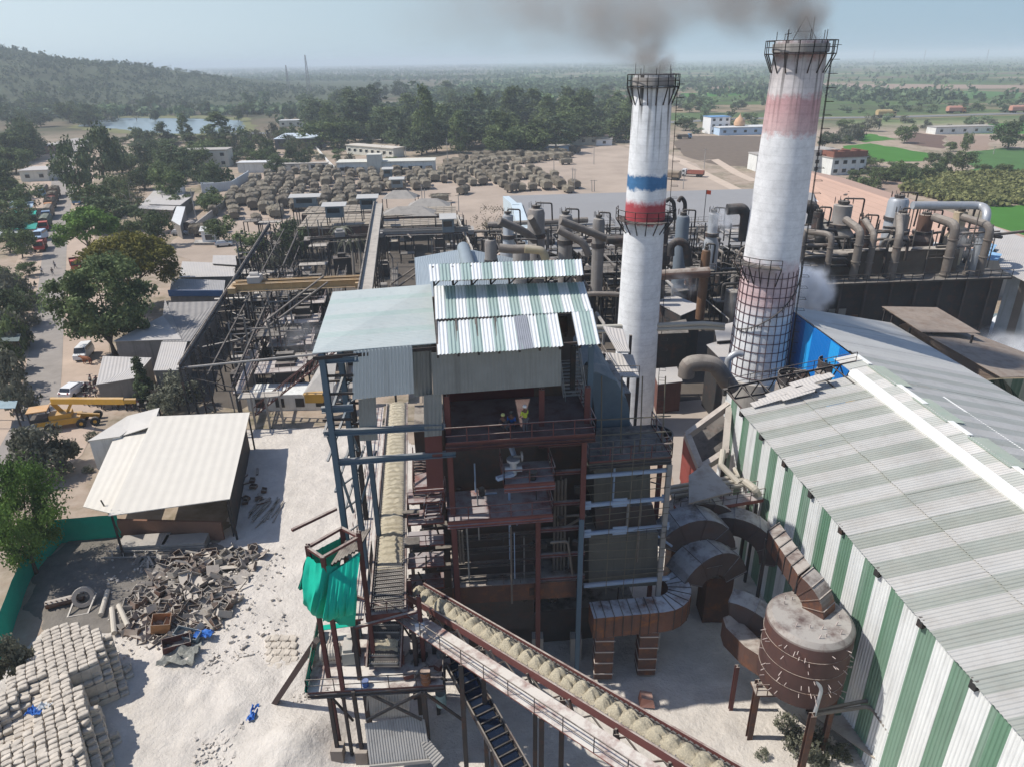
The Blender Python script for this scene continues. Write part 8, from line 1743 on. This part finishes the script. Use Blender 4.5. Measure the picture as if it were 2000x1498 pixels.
bridge_crane((742,456),(920,450),10.6,'thin dark bridge crane with an operator cabin in the right bay',steel_grey,.3,.6,1.6,.74)
bridge_crane((600,470),(728,462),10.6,'slim far bridge crane over the trees of the left bay',steel_dark,.2,.4,1.2,.5)
def cabin(x,y,z,label,w_=4,rc=(.42,.43,.42)):
    c=P(x,y,z); t=thing('cabin',c,label,'cabin'); m=MB(); m.box(c+Vector((0,0,1.3)),(w_*.7,2.6,2.6),.1); m.build('wall',M('cabin_blue_grey',(.16,.20,.22),.8,var=.3,dust=.3),t)
    m=MB(); m.box(c+Vector((0,0,2.75)),(w_,3.6,.15),.1,(.1,0)); m.build('roof',M('cabin_roof',rc,.8,var=.1,dust=.4),t)
    m=MB(); m.box(c+Vector((0,-1.33,1.6)),(w_*.5,.06,1.0),.1); m.build('window',glass_dark,t)
    m=MB(); 
    for e in (-1,1):
        for f_ in (-1,1): m.bar(c+Vector((e*w_*.3,f_*1.1,0)),Vector((c.x+e*w_*.3,c.y+f_*1.1,0)),.2)
    m.build('legs',steel_dark,t)
cabin(655,424,8,'blue grey cabin with a pale roof on the left feeder table',5.5); cabin(720,408,9,'second pale roofed cabin near the middle beam',5); cabin(598,404,6,'broad pale roofed shed at the edge of the cart block',8); cabin(876,452,10.6,'operator cabin hanging on the thin bridge crane',3.2); cabin(776,366,3,'pale roofed weighbridge cabin between the cart blocks',5); cabin(758,345,3,'blue truck scale cabin behind the weighbridge',4,(.4,.4,.4))
for k,(x,y,lb) in enumerate(((800,418,'left hip roofed shelter in the cane yard'),(838,402,'right hip roofed shelter in the cane yard'),(782,385,'small dark gabled shelter before the weighbridge'))):
    c=P(x,y,6); m=MB(); w_=(7,5.5,4.5)[k]; q=[c+Vector((-w_,-3.4,0)),c+Vector((w_,-3.4,0)),c+Vector((w_,3.4,0)),c+Vector((-w_,3.4,0))]; a,b=c+Vector((-w_*.4,0,1.8)),c+Vector((w_*.4,0,1.8))
    t=thing('hip_roof_shelter',(c.x,c.y,0),lb,'shelter'); m.poly([q[0],q[1],b,a]);m.poly([q[1],q[2],b]);m.poly([q[2],q[3],a,b]);m.poly([q[3],q[0],a]);m.poly(q[::-1]); m.build('roof',M('cinder_roof',(.24,.225,.205),.9,var=.2,dust=.3),t)
    m=MB()
    for v in q: m.bar(Vector((v.x,v.y,0)),v,.2)
    m.build('posts',steel_dark,t)
ft=M('feeder_table_tan',(.26,.21,.15),.9,var=.25,dust=.4,corr=0)
for k,(pts,z,lb) in enumerate((([(583,447),(733,440),(733,420),(602,422)],6,'wide brown feeder table in the left bay'),([(590,420),(733,414),(735,402),(605,405)],6,'second brown feeder table behind the first'),([(748,446),(892,440),(893,428),(748,432)],6,'brown feeder table in the right bay'),([(748,425),(890,419),(890,405),(752,410)],6,'far brown feeder table in the right bay'))):
    p=[P(x,y,z) for x,y in pts]; t=thing('feeder_table',sum(p,Vector())/4,lb,'table'); t.location.z=0; m=MB(); m.flat(p[0],p[1],p[2],p[3],.3); m.build('table_bed',ft,t)
    m=MB()
    for q in range(9): a=p[0].lerp(p[1],(q+.5)/9);b=p[3].lerp(p[2],(q+.5)/9); m.bar(a+Vector((0,0,.33)),b+Vector((0,0,.33)),.1,.05)
    for q in range(1,4): m.bar(p[0].lerp(p[3],q/4)+Vector((0,0,.34)),p[1].lerp(p[2],q/4)+Vector((0,0,.34)),.15,.06)
    m.build('chain_runner',sootp,t); m=MB(); m.bar(p[0]-Vector((0,0,1)),p[1]-Vector((0,0,1)),.3,1.8); m.build('front_beam',rusty,t)
    m=MB()
    for q in range(6): m=MB(); a=p[0].lerp(p[1],q/5); m.bar(Vector((a.x,a.y,0)),a,.3); m.build('leg',steel_dark,t)
# mill machinery
MF=Fr(P(560,790,0).x,P(560,790,0).y,8)
for k in range(5):
    t=thing('mill_unit',MF.w(0,4+k*9.5,0),('nearest','second','third','fourth','farthest')[k]+' cane mill unit with a dusty service deck in the left bay','machine'); v=4+k*9.5
    m=MB(); m.hexa([MF.w(-1.8,v-2,0),MF.w(1.8,v-2,0),MF.w(1.8,v+2,0),MF.w(-1.8,v+2,0)],[MF.w(-1.2,v-1.4,4.6),MF.w(1.2,v-1.4,4.6),MF.w(1.2,v+1.4,4.6),MF.w(-1.2,v+1.4,4.6)]); m.box(MF.w(0,v,5.1),(2.2,1,1),MF.th); m.build('housing',sootp,t)
    m=MB(); m.hexa([MF.w(-3.6,v-3,4.0),MF.w(2.6,v-3,4.0),MF.w(2.6,v+1,4.0),MF.w(-3.6,v+1,4.0)],[MF.w(-3.6,v-3,4.15),MF.w(2.6,v-3,4.15),MF.w(2.6,v+1,4.15),MF.w(-3.6,v+1,4.15)]); m.build('deck',M('pinkish_dust_deck',(.30,.24,.21),.9,dust=.9,dcol=(.50,.46,.42),var=.3),t)
    m=MB(); m.rail([MF.w(-3.6,v+1,4.15),MF.w(-3.6,v-3,4.15),MF.w(2.6,v-3,4.15),MF.w(2.6,v+1,4.15)],1.1,1.6,.035); m.build('railing',M('pinkish_rail',(.30,.22,.20),.8,dust=.3),t)
    c=MF.w(7.2+k*.1,v+1.5,2.2); m=MB(); m.cyl(c-MF.x*.35,c+MF.x*.35,1.7,n=26); m.build('gear_cover',M('cream_gear_cover',(.42,.38,.31),.8,dust=.5,var=.15) if k!=4 else M('green_gear',(.12,.28,.17),.8,var=.2),t)
    m=MB(); m.box(MF.w(9.8,v+1.5,1.2),(3.4,2.0,1.6),MF.th); m.cyl(MF.w(11,v+1.5,2.4),MF.w(12.5,v+1.5,2.4),.6,n=12); m.box(MF.w(8.6,v,.5),(5,4,.6),MF.th); m.build('gearbox',(steel_grey,sootp)[k%2],t)
for k,(u,w_,lb) in enumerate(((-5.2,1.2,'narrow pinkish walkway left of the cane mills'),(4.4,1.4,'dark trough conveyor between the mills and their gear covers'),(14,1.2,'dusty trough conveyor right of the gear covers'))):
    t=thing('trough_conveyor',MF.w(u,22,0),lb,'conveyor'); m=MB(); a,b=MF.w(u,-2,3.0),MF.w(u,48,4.5); m.hexa([a-MF.x*w_/2-Vector((0,0,.3)),a+MF.x*w_/2-Vector((0,0,.3)),b+MF.x*w_/2-Vector((0,0,.3)),b-MF.x*w_/2-Vector((0,0,.3))],[a-MF.x*w_/2,a+MF.x*w_/2,b+MF.x*w_/2,b-MF.x*w_/2]); m.build('trough',(M('pinkish_dust_deck',(.3,.24,.21)),soot,sootp)[k],t)
    m=MB(); m.rail([a-MF.x*w_/2,b-MF.x*w_/2],1,2.5,.04); m.rail([a+MF.x*w_/2,b+MF.x*w_/2],1,2.5,.04); m.build('railing',(M('pinkish_rail',(.3,.22,.2)),steel_dark,steel_dark)[k],t)
    for q in range(6): c=a.lerp(b,q/5); m=MB(); m.bar(Vector((c.x,c.y,0)),c,.25); m.build('leg',steel_dark,t)
# clutter in the cane yard
for k in range(170):
    x=rg.uniform(470,930);y=rg.uniform(455,760)
    if 590<x and y>560: x=rg.uniform(455,600)
    c=P(x,y); m=MB(); h=rg.uniform(1,6)
    if k%4==0: deck(K.uv(c)[0],K.uv(c)[1],rg.uniform(3,6),rg.uniform(2,4),rg.uniform(2,6),(sootp,M('dusty_plate',(.22,.20,.175)))[k%8//4],'dusty steel deck on posts beside the cane mills','steel decks by the cane mills'); continue
    if k%4==1: m.box(c+Vector((0,0,h/3)),(rg.uniform(1,4),rg.uniform(1,3),h*.66),rg.uniform(0,.3)); m.box(c+Vector((0,0,h*.7)),(rg.uniform(.5,2),1,h*.2),.2)
    elif k%4==2: m.tube([c+Vector((0,0,h)),c+Vector((rg.uniform(-9,9),rg.uniform(-4,4),h+rg.uniform(-1,2)))],rg.uniform(.08,.25),7); m.bar(c,c+Vector((0,0,h)),.15)
    else: m.bar(c,c+Vector((0,0,h+4)),.2); m.bar(c+Vector((0,0,h+2)),c+Vector((3,0.3,h+2)),.14); m.bar(c+Vector((3,.3,0)),c+Vector((3,.3,h+3)),.2)
    one(m,'yard_machinery',(sootp,steel_dark,steel_grey,soot,M('dusty_plate',(.22,.20,.175)))[k%5],'dusty mill machinery standing under the cane yard gantries','machine','machinery of the cane yard')
for (a,b,z0,z1,lb) in (((470,665),(632,540),5,11,'upper one of two inclined dusty pipes rising to the palm trees'),((478,672),(640,552),4.4,10.6,'lower one of two inclined dusty pipes rising to the palm trees'),((760,558),(845,500),4,10,'upper inclined pipe left of the blue grey mill roof'),((762,572),(850,508),3.5,9.5,'lower inclined pipe left of the blue grey mill roof')):
    m=MB(); m.tube([P(a[0],a[1],z0)+Vector((0,0,-1.5)),P(*a,z0),P(*b,z1)],.15,9,1.0); one(m,'inclined_pipe',pipe_dusty,lb,'pipe')
t=thing('inclined_conveyor',P(575,760,0),'maroon lattice conveyor climbing from the white plinth towards the boiler house','conveyor'); a,b=P(498,812,.6),P(655,688,9.5); m=MB(); s_=Vector((.0,1.0,0))
for o_ in (Vector((0,0,0)),s_): m.bar(a+o_,b+o_,.14);m.bar(a+o_+Vector((0,0,1.1)),b+o_+Vector((0,0,1.1)),.12)
for k in range(18): f0,f1=k/18,(k+1)/18; m.bar(a.lerp(b,f0),a.lerp(b,f1)+Vector((0,0,1.1)),.08); m.bar(a.lerp(b,f0),a.lerp(b,f0)+s_,.2,.06)
m.build('truss',steel_maroon,t)
m=MB(); a,b=P(486,803,0),P(648,800,0); m.hexa([a,b,b+Vector((0,3.5,0)),a+Vector((0,3.5,0))],[k_+Vector((0,0,2.2)) for k_ in (a,b,b+Vector((0,3.5,0)),a+Vector((0,3.5,0)))]); t=thing('white_plinth',P(570,802,0),'long low whitewashed plinth behind the big dusty shed','plinth'); m.build('wall',white_wall,t)
for k in range(4): m=MB(); q=a.lerp(b,.15+k*.24)+Vector((0,-.02,1.1)); m.box(q,(1.1,.08,1.2)); m.build('opening',soot,t)
m=MB(); a,b=P(462,778,4.2),P(545,774,4.2); m.hexa([a-Vector((0,0,.15)),b-Vector((0,0,.15)),b+Vector((0,1.6,-.15)),a+Vector((0,1.6,-.15))],[a,b,b+Vector((0,1.6,0)),a+Vector((0,1.6,0))]); m.rail([a,b],1,1.5,.03); 
for k in range(4): q=a.lerp(b,k/3); m.bar(Vector((q.x,q.y,0)),q,.2)
one(m,'service_platform',M('pale_dust_beam',(.30,.275,.24)),'pale railed service platform in front of the nearest mill unit','platform')
m=MB(); q=P(616,782,2.4); m.box(q+Vector((0,0,.5)),(2.2,1.2,1.1)); m.box(q+Vector((0,0,1.1)),(2.4,1.4,.1)); one(m,'yellow_box',yellow,'faded yellow machine box on the white plinth behind the blue grey column','box')
m=MB(); q=[P(590,775,3),P(650,770,3),P(660,690,7),P(640,690,7)]; m.flat(*q,.3); one(m,'sloping_cover',M('white_dust_floor2',(.45,.42,.38),.95,dust=1.,dcol=(.62,.58,.52)),'white dusty sloping cover behind the blue grey columns','cover')
for k,(x,y) in enumerate(((403,690),(392,680))): pass
m=MB(); 
for (x,y) in ((350,455),(372,452)): c=P(x,y); m=MB(); m.cyl(c+Vector((0,-1.5,1.3)),c+Vector((0,1.5,1.3)),1.4,n=18,cap=False); m.cyl(c+Vector((0,-1.0,1.3)),c+Vector((0,1.5,1.3)),1.25,n=18); one(m,'round_hopper',rusty,'rusty round hopper lying %s beside the narrow white roof'%('at the left' if x<360 else 'at the right'),'hopper')
# palms
for k,(x,y,h) in enumerate(((692,545,8),(676,520,8),(705,530,7))):
    c=P(x,y); t=thing('palm_tree',c,('nearest','left','right')[k]+' palm of the dusty palm clump beside the middle walkway beam','tree'); m=MB(); m.tube([c,c+Vector((.2,0,h*.5)),c+Vector((0,.2,h))],[.3,.22,.18],7); m.build('trunk',barkp,t); m=MB(); top=c+Vector((0,.2,h))
    for q in range(18):
        an=q*.7+k; e=Vector((math.cos(an),math.sin(an),0)); s_=Vector((-e.y,e.x,0)); L_=3.0; pr2=None
        for r_ in range(6):
            f_=r_/5; p_=top+e*L_*f_+Vector((0,0,1.0*math.sin(f_*2.2)-1.6*f_*f_*(1+.5*(q%3)))); w_=.45*(1-f_*.8)
            if pr2: m.quad(pr2[0],p_-s_*w_-Vector((0,0,.15)),p_,pr2[2]); m.quad(pr2[2],p_,p_+s_*w_-Vector((0,0,.15)),pr2[1])
            pr2=(p_-s_*w_-Vector((0,0,.15)),p_+s_*w_-Vector((0,0,.15)),p_)
    m.build('crown',LS,t)
# spray pond
tag(sheetpx('spray_pond',[(1850,625),(2120,600),(2200,800),(1990,720),(1905,690)],wm,.3),kind='structure')
cl_=[]
for k in range(300): p=P(rg.uniform(1865,2080),rg.uniform(628,735),.8); cl_.append(p)
m=MB(); n=40; a,b,c,d4=P(1866,630,1.6),P(2100,615,1.6),P(2140,745,1.6),P(1905,700,1.6); vs=[]
for i in range(n+1):
    for j in range(n+1): q=a.lerp(b,i/n).lerp(d4.lerp(c,i/n),j/n); nz=noise.fractal(Vector((q.x*.35,q.y*.35,2)),1,2,4); vs.append(q+Vector((0,0,nz*1.6)))
m.raw(vs,[(i*(n+1)+j,(i+1)*(n+1)+j,(i+1)*(n+1)+j+1,i*(n+1)+j+1) for i in range(n) for j in range(n)]); tag(m.build('spray_foam',M('white_spray',(.72,.74,.76),.9,var=.15,sc=.5,bump=.3,bsc=1.2),smooth=True),'billowing white spray over the cooling pond at the right edge','spray',kind='stuff')
# ---------------- smoke and steam
def puff(name,c,sz,dens,col,label,cat='smoke',seed=0,nsc=1.6,thr=.42,aniso=.2):
    me=bpy.data.meshes.new(name); bm=bmesh.new(); bmesh.ops.create_icosphere(bm,subdivisions=3,radius=1); bm.to_mesh(me); bm.free()
    mt=bpy.data.materials.new(name+'_vol'); mt.use_nodes=True; t=mt.node_tree; N=t.nodes; L=t.links; N.remove(N['Principled BSDF'])
    pv=N.new('ShaderNodeVolumePrincipled'); pv.inputs['Color'].default_value=col+(1,); pv.inputs['Anisotropy'].default_value=aniso
    tc=N.new('ShaderNodeTexCoord'); ln=N.new('ShaderNodeVectorMath'); ln.operation='LENGTH'; L.new(tc.outputs['Object'],ln.inputs[0])
    fa=N.new('ShaderNodeMapRange'); fa.interpolation_type='SMOOTHSTEP'; L.new(ln.outputs['Value'],fa.inputs[0]); fa.inputs[1].default_value=1; fa.inputs[2].default_value=.15; 
    mp=N.new('ShaderNodeMapping'); mp.inputs['Location'].default_value=(seed,seed*2,0); L.new(tc.outputs['Object'],mp.inputs[0])
    no=N.new('ShaderNodeTexNoise'); no.inputs['Scale'].default_value=nsc; no.inputs['Detail'].default_value=5; no.inputs['Roughness'].default_value=.6; L.new(mp.outputs[0],no.inputs['Vector'])
    nr=N.new('ShaderNodeMapRange'); L.new(no.outputs[0],nr.inputs[0]); nr.inputs[1].default_value=thr; nr.inputs[2].default_value=thr+.2
    m1_=N.new('ShaderNodeMath'); m1_.operation='MULTIPLY'; L.new(fa.outputs[0],m1_.inputs[0]); L.new(nr.outputs[0],m1_.inputs[1]); m2_=N.new('ShaderNodeMath'); m2_.operation='MULTIPLY'; L.new(m1_.outputs[0],m2_.inputs[0]); m2_.inputs[1].default_value=dens; L.new(m2_.outputs[0],pv.inputs['Density'])
    L.new(pv.outputs[0],N['Material Output'].inputs['Volume']); me.materials.append(mt); o=bpy.data.objects.new(name,me); COL.objects.link(o); o.location=c; o.scale=sz; return tag(o,label,cat,kind='stuff')
sg=(.56,.53,.50)
for k,(x,y,Y,rx,rz_,dn_) in enumerate(((1575,52,72,2.7,2.6,.75),(1555,5,72,4.2,3.6,.6),(1470,-5,74,6.5,4.6,.6),(1360,-5,76,8,4.2,.36),(1230,10,80,10,5,.22),(1060,5,84,13,6,.13))):
    puff('smoke',Q(x,y,Y),(rx,3.4,rz_),dn_,sg,'dark smoke drifting left from the taller chimney','smoke',k+1,1.5,.38)
for k,(x,y,Y,rx,rz_,dn_) in enumerate(((1276,122,75,2.6,2.4,.65),(1255,75,76,4.6,4.2,.45),(1190,40,78,7,5,.4),(1080,25,80,9,5.4,.26),(930,20,84,13,6,.14))):
    puff('smoke',Q(x,y,Y),(rx,3.4,rz_),dn_,sg,'thin brownish smoke drifting left from the shorter chimney','smoke',k+11,1.5,.38)
ws=(.97,.98,1.)
for k,(x,y,Y,rx,rz_,dn_,lb) in enumerate(((1562,600,80,2.6,2.6,6.,'dense white steam cloud right of the strapped chimney'),(1560,545,80,1.8,2.4,5.,'dense white steam cloud right of the strapped chimney'),(1590,560,80,2.0,2.0,5.,'dense white steam cloud right of the strapped chimney'),(1620,675,69,1.2,1.8,1.6,'wisp of steam curling over the blue wall'),(1578,572,80,3.6,3.9,4.,'dense white steam cloud right of the strapped chimney'),(1600,655,71,2.4,2.4,1.2,'wisp of steam curling over the blue wall'),(1410,430,104,3,3,.8,'steam wisp rising behind the taller chimney'),(1890,475,98,3.5,3,.4,'steam drifting off the right end of the vessel deck'),(1440,590,80,2.4,2,.25,'faint steam over the process tanks'),(1330,560,84,3,2,.3,'faint steam between the chimneys'),(600,660,75,4,3,.12,'faint vapour over the mill gears'))):
    puff('steam',Q(x,y,Y),(rx,rx*.8,rz_),dn_,ws,lb,'steam',k+31,2.4,.44)
for k in range(5): p=P(1890+k*42,650+k*14,2.6); puff('steam',p,(4.5,4.5,2.6),1.2,ws,'white vapour over the spray pond','steam',k+50)
